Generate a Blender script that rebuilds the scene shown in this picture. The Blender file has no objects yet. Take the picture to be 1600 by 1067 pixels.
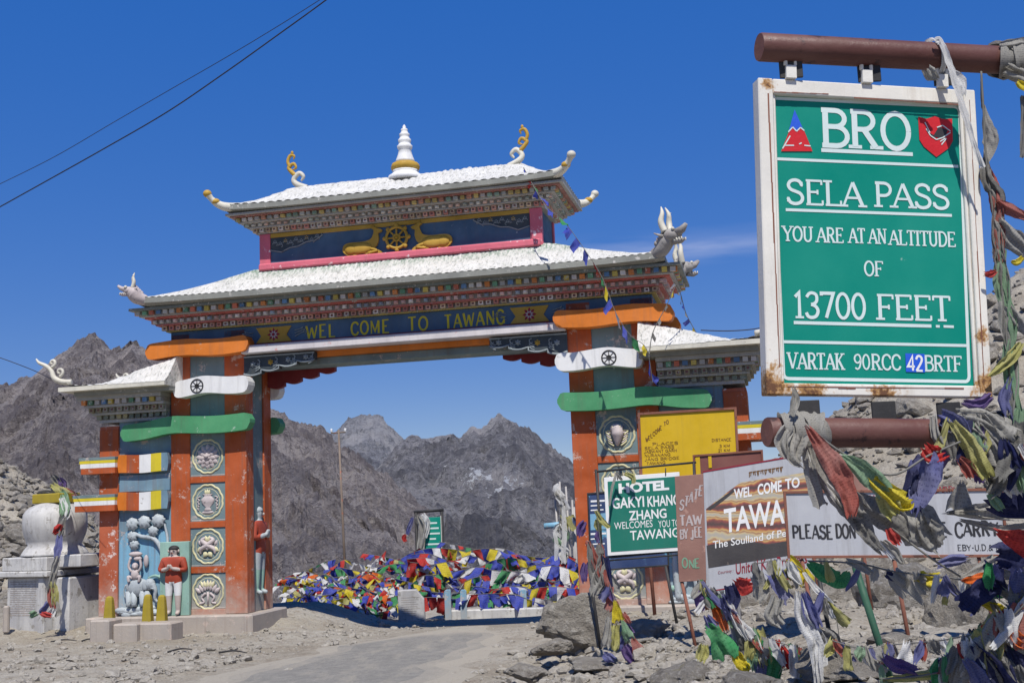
import bpy, bmesh, math, random
from mathutils import Vector, Matrix, noise as mnoise
random.seed(7)
PI = math.pi
scene = bpy.context.scene
COL = scene.collection

# ------------------------------------------------------------------ camera
F_PX, PITCH, ROLL, YAW = 1800.0, math.radians(8.15126906), math.radians(2.39459986), math.radians(12.44840272)
CAM = Vector((0, 0, 2.15))
fw = Vector((0, math.cos(PITCH), math.sin(PITCH)))
up0 = Vector((0, -math.sin(PITCH), math.cos(PITCH)))
rt0 = Vector((1, 0, 0))
RT = rt0 * math.cos(ROLL) - up0 * math.sin(ROLL)
UP = rt0 * math.sin(ROLL) + up0 * math.cos(ROLL)
cd = bpy.data.cameras.new('camera'); cam = bpy.data.objects.new('camera', cd); COL.objects.link(cam)
cam.matrix_world = Matrix(((RT.x, UP.x, -fw.x, CAM.x), (RT.y, UP.y, -fw.y, CAM.y), (RT.z, UP.z, -fw.z, CAM.z), (0, 0, 0, 1)))
cd.sensor_fit = 'HORIZONTAL'; cd.sensor_width = 36.0; cd.lens = F_PX / 1600 * 36
cd.clip_start = 0.05; cd.clip_end = 9000
scene.camera = cam

# ------------------------------------------------------------------ sky, sun, exposure
SUN_EL, SUN_AZ = math.radians(58), math.radians(3.0)          # azimuth measured right of straight behind the camera
world = bpy.data.worlds.new('World'); scene.world = world; world.use_nodes = True
wt = world.node_tree; wt.nodes.clear()
sky = wt.nodes.new('ShaderNodeTexSky'); sky.sky_type = 'NISHITA'; sky.sun_disc = False
sky.sun_elevation = SUN_EL; sky.sun_rotation = PI - SUN_AZ
sky.altitude = 4200; sky.air_density = 1.0; sky.dust_density = 0.25; sky.ozone_density = 3.0
hs = wt.nodes.new('ShaderNodeHueSaturation'); gm = wt.nodes.new('ShaderNodeGamma'); gm.inputs['Gamma'].default_value = 0.25        # polarised, evenly deep mountain sky
hs.inputs['Saturation'].default_value = 3.42; hs.inputs['Hue'].default_value = 0.529; hs.inputs['Value'].default_value = 2.4
bg = wt.nodes.new('ShaderNodeBackground'); bg.inputs['Strength'].default_value = 0.15
wo = wt.nodes.new('ShaderNodeOutputWorld')
wtc = wt.nodes.new('ShaderNodeTexCoord')
wmp = wt.nodes.new('ShaderNodeMapping'); wmp.inputs['Scale'].default_value = (7.0, 7.0, 60.0)
wns = wt.nodes.new('ShaderNodeTexNoise'); wns.inputs['Scale'].default_value = 1.0; wns.inputs['Detail'].default_value = 7; wns.inputs['Roughness'].default_value = 0.55
wrm = wt.nodes.new('ShaderNodeMapRange'); wrm.inputs['From Min'].default_value = 0.34; wrm.inputs['From Max'].default_value = 0.70; wrm.inputs['To Max'].default_value = 0.42
# the one thin bank of cirrus low in the sky to the right of the gate
wsub = wt.nodes.new('ShaderNodeVectorMath'); wsub.operation = 'DISTANCE'
def ray(px, py): return fw + RT * ((px - 800) / F_PX) - UP * ((py - 533.5) / F_PX)
wsub.inputs[1].default_value = tuple(ray(1060, 388).normalized())
wsc = wt.nodes.new('ShaderNodeMapRange'); wsc.inputs['From Min'].default_value = 0.02; wsc.inputs['From Max'].default_value = 0.17; wsc.inputs['To Min'].default_value = 1; wsc.inputs['To Max'].default_value = 0
wzd = wt.nodes.new('ShaderNodeSeparateXYZ')
wzs = wt.nodes.new('ShaderNodeMath'); wzs.operation = 'SUBTRACT'; wzs.inputs[1].default_value = ray(1060, 388).normalized().z
wza = wt.nodes.new('ShaderNodeMath'); wza.operation = 'ABSOLUTE'
wzr = wt.nodes.new('ShaderNodeMapRange'); wzr.inputs['From Max'].default_value = 0.018; wzr.inputs['To Min'].default_value = 1; wzr.inputs['To Max'].default_value = 0
wm1 = wt.nodes.new('ShaderNodeMath'); wm1.operation = 'MULTIPLY'
wm2 = wt.nodes.new('ShaderNodeMath'); wm2.operation = 'MULTIPLY'
wmx = wt.nodes.new('ShaderNodeMixRGB'); wmx.inputs['Color2'].default_value = (4.2, 4.4, 5.6, 1)
L = wt.links.new
L(wtc.outputs['Generated'], wmp.inputs['Vector']); L(wmp.outputs[0], wns.inputs['Vector']); L(wns.outputs['Fac'], wrm.inputs['Value'])
L(wtc.outputs['Generated'], wsub.inputs[0]); L(wsub.outputs['Value'], wsc.inputs['Value'])
L(wtc.outputs['Generated'], wzd.inputs[0]); L(wzd.outputs['Z'], wzs.inputs[0]); L(wzs.outputs[0], wza.inputs[0]); L(wza.outputs[0], wzr.inputs['Value'])
L(wrm.outputs[0], wm1.inputs[0]); L(wsc.outputs[0], wm1.inputs[1]); L(wm1.outputs[0], wm2.inputs[0]); L(wzr.outputs[0], wm2.inputs[1])
L(sky.outputs[0], gm.inputs['Color']); L(gm.outputs[0], hs.inputs['Color']); L(hs.outputs[0], wmx.inputs['Color1']); L(wm2.outputs[0], wmx.inputs['Fac'])
L(wmx.outputs[0], bg.inputs['Color']); L(bg.outputs[0], wo.inputs['Surface'])
sd = bpy.data.lights.new('sun', 'SUN'); sd.energy = 5.0; sd.angle = math.radians(0.53); sd.color = (1.0, 0.955, 0.88)
sun = bpy.data.objects.new('sun', sd); COL.objects.link(sun)
to_sun = Vector((math.sin(SUN_AZ) * math.cos(SUN_EL), -math.cos(SUN_AZ) * math.cos(SUN_EL), math.sin(SUN_EL)))
sun.rotation_euler = to_sun.to_track_quat('Z', 'Y').to_euler()
scene.view_settings.view_transform = 'Standard'; scene.view_settings.look = 'None'
scene.view_settings.exposure = 0.1; scene.view_settings.gamma = 1.0

# ------------------------------------------------------------------ geometry helpers
def clamp(x, a=0., b=1.): return a if x < a else b if x > b else x
def sstep(a, b, x):
    t = clamp((x - a) / (b - a)); return t * t * (3 - 2 * t)
def lerp(a, b, t): return a + (b - a) * t
def interp(x, xs, ys):
    if x <= xs[0]: return ys[0]
    for i in range(len(xs) - 1):
        if x <= xs[i + 1]: return lerp(ys[i], ys[i + 1], (x - xs[i]) / (xs[i + 1] - xs[i]))
    return ys[-1]
def at(px, py, Y):                       # world point seen at a pixel, Y metres in front
    d = ray(px, py); return CAM + d * (Y / d.y)
def smooth_path(pts, k=6):               # Catmull-Rom through points of any dimension
    out = []
    P = [Vector(p) for p in pts]
    for i in range(len(P) - 1):
        a = P[max(i - 1, 0)]; b = P[i]; c = P[i + 1]; d = P[min(i + 2, len(P) - 1)]
        for j in range(k):
            t = j / k
            out.append(0.5 * ((2 * b) + (c - a) * t + (2 * a - 5 * b + 4 * c - d) * t * t + (3 * b - a - 3 * c + d) * t ** 3))
    out.append(P[-1]); return out

class MB:
    def __init__(s): s.v = []; s.f = []; s.m = []; s.c = []; s.sm = []; s.uv = None
    def face(s, idx, m=0, c=None, smooth=False):
        s.f.append(tuple(idx)); s.m.append(m); s.c.append(c); s.sm.append(smooth)
    def add(s, verts, faces, m=0, c=None, smooth=False):
        b = len(s.v); s.v.extend(Vector(v) for v in verts)
        for f in faces: s.face([b + i for i in f], m, c, smooth)
    def box(s, x0, x1, y0, y1, z0, z1, m=0, c=None, M=None):
        if x1 < x0: x0, x1 = x1, x0
        vs = [Vector(p) for p in ((x0, y0, z0), (x1, y0, z0), (x1, y1, z0), (x0, y1, z0), (x0, y0, z1), (x1, y0, z1), (x1, y1, z1), (x0, y1, z1))]
        if M is not None: vs = [M @ v for v in vs]
        s.add(vs, [(0, 3, 2, 1), (4, 5, 6, 7), (0, 1, 5, 4), (1, 2, 6, 5), (2, 3, 7, 6), (3, 0, 4, 7)], m, c)
    def prism(s, poly, y0, y1, m=0, c=None, M=None, mside=None):    # polygon in XZ extruded along Y
        n = len(poly)
        area = sum(poly[i][0] * poly[(i + 1) % n][1] - poly[(i + 1) % n][0] * poly[i][1] for i in range(n))
        if area < 0: poly = poly[::-1]
        if y1 < y0: y0, y1 = y1, y0
        vs = [Vector((p[0], y0, p[1])) for p in poly] + [Vector((p[0], y1, p[1])) for p in poly]
        if M is not None: vs = [M @ v for v in vs]
        s.add(vs, [tuple(range(n)), tuple(range(2 * n - 1, n - 1, -1))], m, c)
        b = len(s.v) - 2 * n
        for i in range(n):
            j = (i + 1) % n; s.face((b + i, b + n + i, b + n + j, b + j), m if mside is None else mside, c)
    def tube(s, pts, r, n=8, m=0, c=None, cap=True, smooth=True):
        pts = [Vector(p) for p in pts]; k = len(pts)
        if not hasattr(r, '__len__'): r = [r] * k
        elif len(r) != k: r = [interp(i / (k - 1), [j / (len(r) - 1) for j in range(len(r))], r) for i in range(k)]
        b = len(s.v); prev = None
        for i in range(k):
            t = (pts[min(i + 1, k - 1)] - pts[max(i - 1, 0)])
            if t.length < 1e-9: t = Vector((0, 0, 1))
            t.normalize()
            if prev is None:
                a = Vector((0, 0, 1)) if abs(t.z) < 0.9 else Vector((1, 0, 0)); x = t.cross(a).normalized()
            else:
                x = (prev - t * prev.dot(t)); x = x.normalized() if x.length > 1e-6 else t.orthogonal().normalized()
            prev = x; y = t.cross(x)
            for j in range(n):
                a = 2 * PI * j / n; s.v.append(pts[i] + (x * math.cos(a) + y * math.sin(a)) * r[i])
        for i in range(k - 1):
            for j in range(n):
                q = (j + 1) % n; s.face((b + i * n + j, b + i * n + q, b + (i + 1) * n + q, b + (i + 1) * n + j), m, c, smooth)
        if cap:
            s.face([b + j for j in range(n)][::-1], m, c); s.face([b + (k - 1) * n + j for j in range(n)], m, c)
    def lathe(s, prof, n=24, cx=0, cy=0, m=0, c=None, smooth=True, rmod=None, sq=None):   # prof: (r, z)
        b = len(s.v); k = len(prof)
        for i, (r, z) in enumerate(prof):
            for j in range(n):
                a = 2 * PI * j / n; rr = r * (rmod(a, i) if rmod else 1)
                s.v.append(Vector((cx + rr * math.cos(a), cy + rr * math.sin(a), z)))
        for i in range(k - 1):
            for j in range(n):
                q = (j + 1) % n; s.face((b + i * n + j, b + i * n + q, b + (i + 1) * n + q, b + (i + 1) * n + j), m if not hasattr(m, '__len__') else m[i], c, smooth)
        s.face([b + j for j in range(n)][::-1], m if not hasattr(m, '__len__') else m[0], c); s.face([b + (k - 1) * n + j for j in range(n)], m if not hasattr(m, '__len__') else m[-1], c)
    def blob(s, cen, rad, M=None, nu=12, nv=8, m=0, c=None, fn=None):
        b = len(s.v); cen = Vector(cen)
        for i in range(nv + 1):
            th = PI * i / nv
            for j in range(nu):
                a = 2 * PI * j / nu
                p = Vector((math.sin(th) * math.cos(a), math.sin(th) * math.sin(a), math.cos(th)))
                k = fn(p) if fn else 1
                p = Vector((p.x * rad[0], p.y * rad[1], p.z * rad[2])) * k
                if M is not None: p = M @ p
                s.v.append(cen + p)
        for i in range(nv):
            for j in range(nu):
                q = (j + 1) % nu; s.face((b + i * nu + j, b + (i + 1) * nu + j, b + (i + 1) * nu + q, b + i * nu + q), m, c, True)
    def grid(s, fn, nu, nv, m=0, c=None, smooth=True, closed=False):
        b = len(s.v)
        for i in range(nu + 1):
            for j in range(nv + 1): s.v.append(Vector(fn(i / nu, j / nv)))
        for i in range(nu):
            for j in range(nv):
                a = b + i * (nv + 1) + j; s.face((a, a + nv + 1, a + nv + 2, a + 1), m if not callable(m) else m(i, j), c, smooth)
    def build(s, name, mats, parent=None, bevel=0, loc=None, rotz=0, merge=False, solid=0, sub=0):
        me = bpy.data.meshes.new(name)
        me.from_pydata([tuple(v) for v in s.v], [], s.f)
        if not isinstance(mats, (list, tuple)): mats = [mats]
        for mt in mats: me.materials.append(mt)
        me.polygons.foreach_set('material_index', s.m); me.polygons.foreach_set('use_smooth', s.sm)
        if any(c is not None for c in s.c):
            at_ = me.color_attributes.new('Col', 'FLOAT_COLOR', 'CORNER'); arr = []
            for f, c in zip(s.f, s.c):
                c = c or (0.5, 0.5, 0.5)
                for _ in f: arr.extend((c[0], c[1], c[2], 1.0))
            at_.data.foreach_set('color', arr)
        if s.uv:
            ul = me.uv_layers.new(name='UVMap'); ul.data.foreach_set('uv', [x for f in s.f for i in f for x in s.uv[i]])
        me.update()
        o = bpy.data.objects.new(name, me); COL.objects.link(o)
        if merge:
            bm = bmesh.new(); bm.from_mesh(me); bmesh.ops.remove_doubles(bm, verts=bm.verts, dist=1e-4); bm.to_mesh(me); bm.free()
        if loc is not None: o.location = loc
        o.rotation_euler.z = rotz
        if parent is not None: o.parent = parent
        if bevel:
            b = o.modifiers.new('bevel', 'BEVEL'); b.width = bevel; b.segments = 1; b.limit_method = 'ANGLE'; b.angle_limit = math.radians(40)
        if solid:
            sm_ = o.modifiers.new('thickness', 'SOLIDIFY'); sm_.thickness = solid; sm_.offset = 0
        if sub:
            sb = o.modifiers.new('sub', 'SUBSURF'); sb.levels = sub; sb.render_levels = sub
        return o

def tag(o, label=None, cat=None, group=None, kind=None):
    if label: o['label'] = label
    if cat: o['category'] = cat
    if group: o['group'] = group
    if kind: o['kind'] = kind
    return o
def empty(name, loc=(0, 0, 0), rotz=0, label=None, cat=None, group=None):
    o = bpy.data.objects.new(name, None); COL.objects.link(o); o.empty_display_size = 0.2
    o.location = loc; o.rotation_euler.z = rotz
    return tag(o, label, cat, group)
def mbx(*boxes):
    m = MB()
    for b in boxes: m.box(*b)
    return m

# ------------------------------------------------------------------ materials
class NT:
    def __init__(s, name):
        s.m = bpy.data.materials.new(name); s.m.use_nodes = True; s.t = s.m.node_tree; s.t.nodes.clear()
        s.out = s.n('ShaderNodeOutputMaterial'); s.b = s.n('ShaderNodeBsdfPrincipled'); s.l(s.b.outputs[0], s.out.inputs[0])
        s.tc = s.n('ShaderNodeTexCoord')
    def n(s, t, **kw):
        x = s.t.nodes.new(t)
        for k, v in kw.items(): setattr(x, k, v)
        return x
    def l(s, a, b): s.t.links.new(a, b)
    def noise(s, scale, detail=6, rough=0.6, vec=None, stretch=None, dist=0, off=None):
        x = s.n('ShaderNodeTexNoise'); x.inputs['Scale'].default_value = scale; x.inputs['Detail'].default_value = detail
        x.inputs['Roughness'].default_value = rough; x.inputs['Distortion'].default_value = dist
        v = vec or s.tc.outputs['Object']
        if stretch or off:
            mp = s.n('ShaderNodeMapping'); mp.inputs['Scale'].default_value = stretch or (1, 1, 1); mp.inputs['Location'].default_value = off or (0, 0, 0)
            s.l(v, mp.inputs['Vector']); v = mp.outputs[0]
        s.l(v, x.inputs['Vector']); return x.outputs['Fac']
    def rng(s, val, a, b, c=0, d=1):
        x = s.n('ShaderNodeMapRange'); s.l(val, x.inputs['Value'])
        for k, q in zip(('From Min', 'From Max', 'To Min', 'To Max'), (a, b, c, d)): x.inputs[k].default_value = q
        return x.outputs[0]
    def mix(s, fac, a, b, mode='MIX'):
        x = s.n('ShaderNodeMixRGB', blend_type=mode)
        for sock, v in ((x.inputs['Fac'], fac), (x.inputs['Color1'], a), (x.inputs['Color2'], b)):
            if hasattr(v, 'is_linked') or hasattr(v, 'links'): s.l(v, sock)
            elif hasattr(v, '__len__'): sock.default_value = (v[0], v[1], v[2], 1)
            else: sock.default_value = v
        return x.outputs[0]
    def math(s, op, a, b=0.0):
        x = s.n('ShaderNodeMath', operation=op)
        for i, v in enumerate((a, b)):
            if hasattr(v, 'links'): s.l(v, x.inputs[i])
            else: x.inputs[i].default_value = v
        return x.outputs[0]
    def bump(s, h, strength=0.3, dist=0.02, prev=None):
        x = s.n('ShaderNodeBump'); x.inputs['Strength'].default_value = strength; x.inputs['Distance'].default_value = dist
        s.l(h, x.inputs['Height'])
        if prev is not None: s.l(prev, x.inputs['Normal'])
        return x.outputs[0]
    def done(s, col, rough=0.7, nrm=None, metal=0, spec=0.3):
        if hasattr(col, 'links'): s.l(col, s.b.inputs['Base Color'])
        else: s.b.inputs['Base Color'].default_value = (*col, 1)
        if hasattr(rough, 'links'): s.l(rough, s.b.inputs['Roughness'])
        else: s.b.inputs['Roughness'].default_value = rough
        s.b.inputs['Metallic'].default_value = metal; s.b.inputs['Specular IOR Level'].default_value = spec
        if nrm is not None: s.l(nrm, s.b.inputs['Normal'])
        return s.m

def paint(name, col, rough=0.6, var=0.25, wear=None, wamt=0.1, wscale=5, bump=0.25, bscale=25, streak=0.25, spec=0.3, attr=False, dust=0.0):
    """old paint on plaster or metal: blotches, run-down streaks, chips in a second colour"""
    t = NT(name)
    base = col
    if attr:
        a = t.n('ShaderNodeAttribute', attribute_name='Col'); base = a.outputs['Color']
    bl = t.rng(t.noise(1.6, 6), 0.3, 0.7)
    dark = t.mix(1.0, base, (1 - var, 1 - var, 1 - var * 0.9), 'MULTIPLY')
    lite = t.mix(var * 0.14, base, (0.7, 0.68, 0.62))
    c = t.mix(bl, dark, lite)
    if streak:
        st = t.rng(t.noise(5, 5, 0.7, stretch=(1.6, 1.6, 0.12)), 0.5, 0.78, 0, streak)
        c = t.mix(st, c, (0.12, 0.10, 0.085))
    if wear:
        th = 0.5 + (0.5 - wamt) * 0.36
        w = t.rng(t.noise(wscale, 9, 0.72), th, th + 0.035)
        c = t.mix(w, c, wear)
    if dust:           # road dust splashed up the foot of the walls, and scuffs
        sz = t.n('ShaderNodeSeparateXYZ'); t.l(t.tc.outputs['Object'], sz.inputs[0])
        dn = t.math('ADD', t.rng(sz.outputs['Z'], 0.1, 1.3, 0.42, 0), t.math('MULTIPLY', t.noise(3.2, 9, 0.75, off=(2, 7, 4)), .7))
        c = t.mix(t.rng(dn, 0.46, 0.80, 0, dust), c, (0.40, 0.345, 0.29))
        c = t.mix(t.rng(t.noise(2.3, 10, 0.78, off=(9, 9, 1)), 0.585, 0.61, 0, .75), c, (0.50, 0.40, 0.34))
        c = t.mix(t.rng(t.noise(2.6, 7, 0.7, stretch=(3.2, 3.2, 0.10), off=(1, 4, 0)), 0.54, 0.70, 0, .5), c, (0.16, 0.10, 0.075))
    h = t.noise(bscale, 8, 0.65)
    return t.done(c, t.rng(t.noise(7, 4), 0.3, 0.7, rough - 0.12, min(1, rough + 0.15)), t.bump(h, bump, 0.012), spec=spec)

def rock_mat(name, a, b, c, s=1.0, bump=0.8, bd=0.08, moss=None):
    t = NT(name)
    n1 = t.noise(0.9 * s, 9, 0.65, dist=0.4); n2 = t.noise(4.5 * s, 9, 0.7); n3 = t.noise(18 * s, 6, 0.7)
    col = t.mix(t.rng(n1, 0.35, 0.65), a, b)
    col = t.mix(t.rng(n2, 0.5, 0.68), col, c)
    col = t.mix(t.rng(n3, 0.55, 0.75, 0, 0.7), col, (0.05, 0.045, 0.04))
    if moss: col = t.mix(t.rng(t.noise(2.2 * s, 5, 0.7, off=(3, 1, 9)), 0.58, 0.68, 0, 0.7), col, moss)
    h = t.math('ADD', t.math('MULTIPLY', n2, 0.7), t.math('MULTIPLY', n3, 0.4))
    return t.done(col, 0.92, t.bump(h, bump, bd), spec=0.15)

def cloth_mat(name, col, fade=0.25, prints=0.22, trans=0.35):
    t = NT(name)
    n1 = t.rng(t.noise(5, 5), 0.35, 0.7, 0, fade)
    c = t.mix(n1, col, (0.45, 0.43, 0.39))
    if prints:          # wood-block printed lines of script, running across the cloth
        uv = t.n('ShaderNodeUVMap'); uv.uv_map = 'UVMap'
        nz = t.noise(1.0, 3, 0.7, vec=uv.outputs['UV'], stretch=(17, 9, 1))
        wv = t.n('ShaderNodeTexWave', bands_direction='Y', wave_profile='SIN'); wv.inputs['Scale'].default_value = 2.6; t.l(uv.outputs['UV'], wv.inputs['Vector'])
        f = t.math('MULTIPLY', t.rng(nz, 0.50, 0.54), t.rng(wv.outputs['Fac'], 0.35, 0.5, 0, prints * 2.2))
        c = t.mix(f, c, (col[0] * .3, col[1] * .3, col[2] * .35))
    t.done(c, 0.9, t.bump(t.noise(45, 4), 0.15, 0.004), spec=0.1)
    tr = t.n('ShaderNodeBsdfTranslucent'); t.l(c, tr.inputs['Color'])
    ms = t.n('ShaderNodeMixShader'); ms.inputs['Fac'].default_value = trans
    t.l(t.b.outputs[0], ms.inputs[1]); t.l(tr.outputs[0], ms.inputs[2]); t.l(ms.outputs[0], t.out.inputs[0])
    return t.m

M = {}
M['orange'] = paint('orange_paint', (0.46, 0.082, 0.009), wear=(0.50, 0.33, 0.25), wamt=0.13, wscale=7, var=0.32, streak=0.45, dust=0.75)
M['orange_worn'] = paint('worn_red_paint', (0.46, 0.10, 0.035), wear=(0.62, 0.50, 0.45), wamt=0.30, wscale=4, var=0.3, dust=0.75)
M['orange_bright'] = paint('plank_orange', (0.66, 0.18, 0.012), wear=(0.45, 0.3, 0.2), wamt=0.08, var=0.25, streak=0.35)
M['maroon'] = paint('maroon_paint', (0.22, 0.020, 0.025), wear=(0.5, 0.4, 0.4), wamt=0.03, var=0.2)
M['teal'] = paint('teal_paint', (0.155, 0.225, 0.235), wear=(0.55, 0.60, 0.60), wamt=0.08, wscale=6, var=0.25, dust=0.75)
M['teal_blue'] = paint('teal_blue_paint', (0.16, 0.27, 0.34), wear=(0.6, 0.65, 0.66), wamt=0.14, wscale=5, var=0.3, dust=0.75)
M['bluep'] = paint('blue_band_paint', (0.055, 0.12, 0.20), wear=(0.35, 0.4, 0.42), wamt=0.07, wscale=7, var=0.3)
M['white'] = paint('white_paint', (0.74, 0.74, 0.72), wear=(0.42, 0.40, 0.37), wamt=0.10, var=0.16, streak=0.35)
M['green'] = paint('green_paint', (0.065, 0.30, 0.125), wear=(0.30, 0.42, 0.32), wamt=0.12, var=0.28, streak=0.35)
M['dgreen'] = paint('dark_green_paint', (0.03, 0.14, 0.06), var=0.2)
M['pink'] = paint('pink_paint', (0.62, 0.13, 0.18), wear=(0.75, 0.62, 0.62), wamt=0.22, wscale=5, var=0.2)
M['trimw'] = paint('trim_white', (0.66, 0.62, 0.61), wear=(0.55, 0.28, 0.26), wamt=0.2, wscale=6, var=0.3)
M['gold'] = paint('gold_paint', (0.48, 0.29, 0.03), wear=(0.25, 0.17, 0.05), wamt=0.12, wscale=8, var=0.3, streak=0)
M['yellowp'] = paint('yellow_paint', (0.62, 0.50, 0.02), var=0.15, wear=(0.5, 0.5, 0.4), wamt=0.05)
M['olive'] = paint('old_yellow_paint', (0.36, 0.27, 0.015), var=0.25, wear=(0.15, 0.13, 0.08), wamt=0.08)
M['cream'] = paint('cream_plaster', (0.62, 0.58, 0.34), wear=(0.22, 0.2, 0.15), wamt=0.2, wscale=12, var=0.3, streak=0)
M['creamw'] = paint('cream_white_plaster', (0.66, 0.63, 0.52), wear=(0.3, 0.28, 0.22), wamt=0.15, wscale=10, var=0.3)
M['pinkw'] = paint('pale_pink_plaster', (0.52, 0.45, 0.43), wear=(0.16, 0.14, 0.14), wamt=0.22, wscale=14, var=0.3, streak=0)
M['statue'] = paint('weathered_plaster', (0.44, 0.49, 0.50), wear=(0.14, 0.17, 0.18), wamt=0.28, wscale=11, var=0.35, bscale=14, bump=0.5)
M['pgreen'] = paint('pale_green_plaster', (0.28, 0.46, 0.38), wear=(0.2, 0.25, 0.22), wamt=0.15, wscale=9, var=0.25)
M['skyblue'] = paint('sky_blue_plaster', (0.19, 0.40, 0.54), var=0.15, wear=(0.5, 0.6, 0.62), wamt=0.08, dust=0.75)
M['dentil'] = paint('carved_painted_blocks', (0.5, 0.5, 0.5), attr=True, var=0.28, wear=(0.50, 0.47, 0.41), wamt=0.26, wscale=13, streak=0.25)
M['eave'] = paint('eave_board', (0.27, 0.275, 0.24), var=0.3, wear=(0.5, 0.48, 0.44), wamt=0.2, wscale=6)
M['carve'] = paint('carved_dark', (0.035, 0.05, 0.06), var=0.3)
M['carve_l'] = paint('carved_grey', (0.26, 0.30, 0.31), wear=(0.05, 0.06, 0.07), wamt=0.25, wscale=16, var=0.3)
M['stone'] = paint('grey_concrete', (0.33, 0.31, 0.285), wear=(0.16, 0.15, 0.14), wamt=0.25, wscale=4, var=0.35, bump=0.5, dust=0.75)
M['wstone'] = paint('whitewashed_stone', (0.56, 0.55, 0.52), wear=(0.27, 0.255, 0.23), wamt=0.3, wscale=4.5, var=0.36, bump=0.6, bscale=12, streak=0.55)
M['robe'] = paint('statue_red', (0.36, 0.05, 0.02), var=0.25, wear=(0.5, 0.4, 0.35), wamt=0.05)
M['skin'] = paint('statue_skin', (0.5, 0.42, 0.37), var=0.2)
M['hairb'] = paint('statue_black', (0.02, 0.02, 0.022), var=0.2)
M['rust'] = paint('rusty_metal', (0.24, 0.085, 0.05), wear=(0.09, 0.04, 0.03), wamt=0.3, wscale=8, var=0.35, rough=0.75)
M['pipe'] = paint('oxide_red_pipe', (0.115, 0.036, 0.028), wear=(0.045, 0.022, 0.022), wamt=0.36, wscale=5, var=0.35, rough=0.5, streak=0)
M['black'] = paint('black_metal', (0.018, 0.018, 0.02), var=0.3, wear=(0.1, 0.06, 0.04), wamt=0.1)
M['pole_g'] = paint('green_pole', (0.015, 0.085, 0.045), var=0.3, wear=(0.05, 0.05, 0.05), wamt=0.2, streak=0)
M['pole_w'] = paint('grey_pole', (0.42, 0.40, 0.38), var=0.3, streak=0)
M['frame_w'] = paint('white_sign_frame', (0.71, 0.69, 0.63), wear=(0.26, 0.13, 0.045), wamt=0.14, wscale=5, var=0.15, streak=0.3)
M['sign_g'] = paint('green_sign_sheet', (0.0, 0.245, 0.18), rough=0.55, var=0.2, wear=(0.25, 0.42, 0.37), wamt=-0.03, wscale=16, bump=0.05, streak=0.0, spec=0.08)
M['sign_g2'] = paint('hotel_green', (0.01, 0.17, 0.12), rough=0.5, var=0.12, bump=0.05, streak=0.1)
M['letters'] = paint('pale_letters', (0.60, 0.70, 0.68), rough=0.5, var=0.1, bump=0.05, streak=0.05, wear=(0.2, 0.4, 0.36), wamt=-0.02, wscale=18)
M['lettersw'] = paint('white_letters', (0.78, 0.78, 0.76), rough=0.5, var=0.1, bump=0.05, streak=0.08)
M['sign_y'] = paint('yellow_sign_sheet', (0.60, 0.385, 0.006), rough=0.5, var=0.15, bump=0.05, wear=(0.4, 0.2, 0.05), wamt=-0.02, wscale=6, streak=0.15)
M['sign_b'] = paint('brown_sign_sheet', (0.20, 0.07, 0.055), var=0.2, bump=0.1)
M['sign_w'] = paint('pale_sign_sheet', (0.47, 0.48, 0.50), rough=0.5, var=0.22, bump=0.08, wear=(0.30, 0.24, 0.20), wamt=0.07, wscale=6, streak=0.4)
M['rustboard'] = paint('rusty_brown_board', (0.33, 0.17, 0.13), var=0.35, wear=(0.42, 0.25, 0.2), wamt=0.25, wscale=5, bump=0.2)
M['red'] = paint('red_paint', (0.55, 0.012, 0.02), rough=0.5, var=0.1, streak=0.05)
M['royal'] = paint('blue_patch', (0.02, 0.10, 0.60), rough=0.5, var=0.1, streak=0)
M['ink'] = paint('black_lettering', (0.025, 0.025, 0.03), rough=0.6, var=0.2, streak=0)
M['dkred'] = paint('dark_red_lettering', (0.26, 0.012, 0.03), rough=0.6, var=0.2, streak=0)
M['brownink'] = paint('brown_lettering', (0.16, 0.07, 0.01), rough=0.6, var=0.2, streak=0)
M['greenink'] = paint('green_lettering', (0.2, 0.36, 0.24), rough=0.6, var=0.2, streak=0)
M['wire'] = paint('wire', (0.02, 0.02, 0.03), var=0.1)
M['wood'] = paint('old_timber', (0.20, 0.15, 0.11), var=0.3, wear=(0.3, 0.1, 0.06), wamt=0.25, streak=0)

def roof_mat():
    t = NT('flaking_white_roof')
    n1 = t.noise(2.2, 9, 0.7); n2 = t.noise(9, 8, 0.7, stretch=(2.2, 0.8, 0.8)); n3 = t.noise(34, 5, 0.6)
    c = t.mix(t.rng(n1, 0.35, 0.7), (0.66, 0.65, 0.62), (0.50, 0.49, 0.45))
    c = t.mix(t.rng(n2, 0.52, 0.64, 0, 0.85), c, (0.24, 0.245, 0.22))
    c = t.mix(t.rng(t.noise(1.1, 7, 0.7, off=(4, 2, 7)), 0.62, 0.72, 0, 0.4), c, (0.30, 0.36, 0.28))
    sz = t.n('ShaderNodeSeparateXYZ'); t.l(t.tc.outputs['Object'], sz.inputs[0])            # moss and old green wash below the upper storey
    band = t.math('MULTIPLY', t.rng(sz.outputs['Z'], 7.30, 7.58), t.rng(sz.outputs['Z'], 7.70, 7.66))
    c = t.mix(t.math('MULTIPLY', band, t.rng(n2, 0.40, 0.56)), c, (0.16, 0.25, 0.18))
    c = t.mix(t.rng(t.noise(26, 5, 0.7, stretch=(1, .35, .35)), 0.56, 0.64, 0, 0.55), c, (0.33, 0.33, 0.31))
    h = t.math('ADD', n2, t.math('MULTIPLY', n3, 0.35))
    return t.done(c, 0.85, t.bump(h, 0.7, 0.05), spec=0.2)
M['roof'] = roof_mat()

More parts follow.
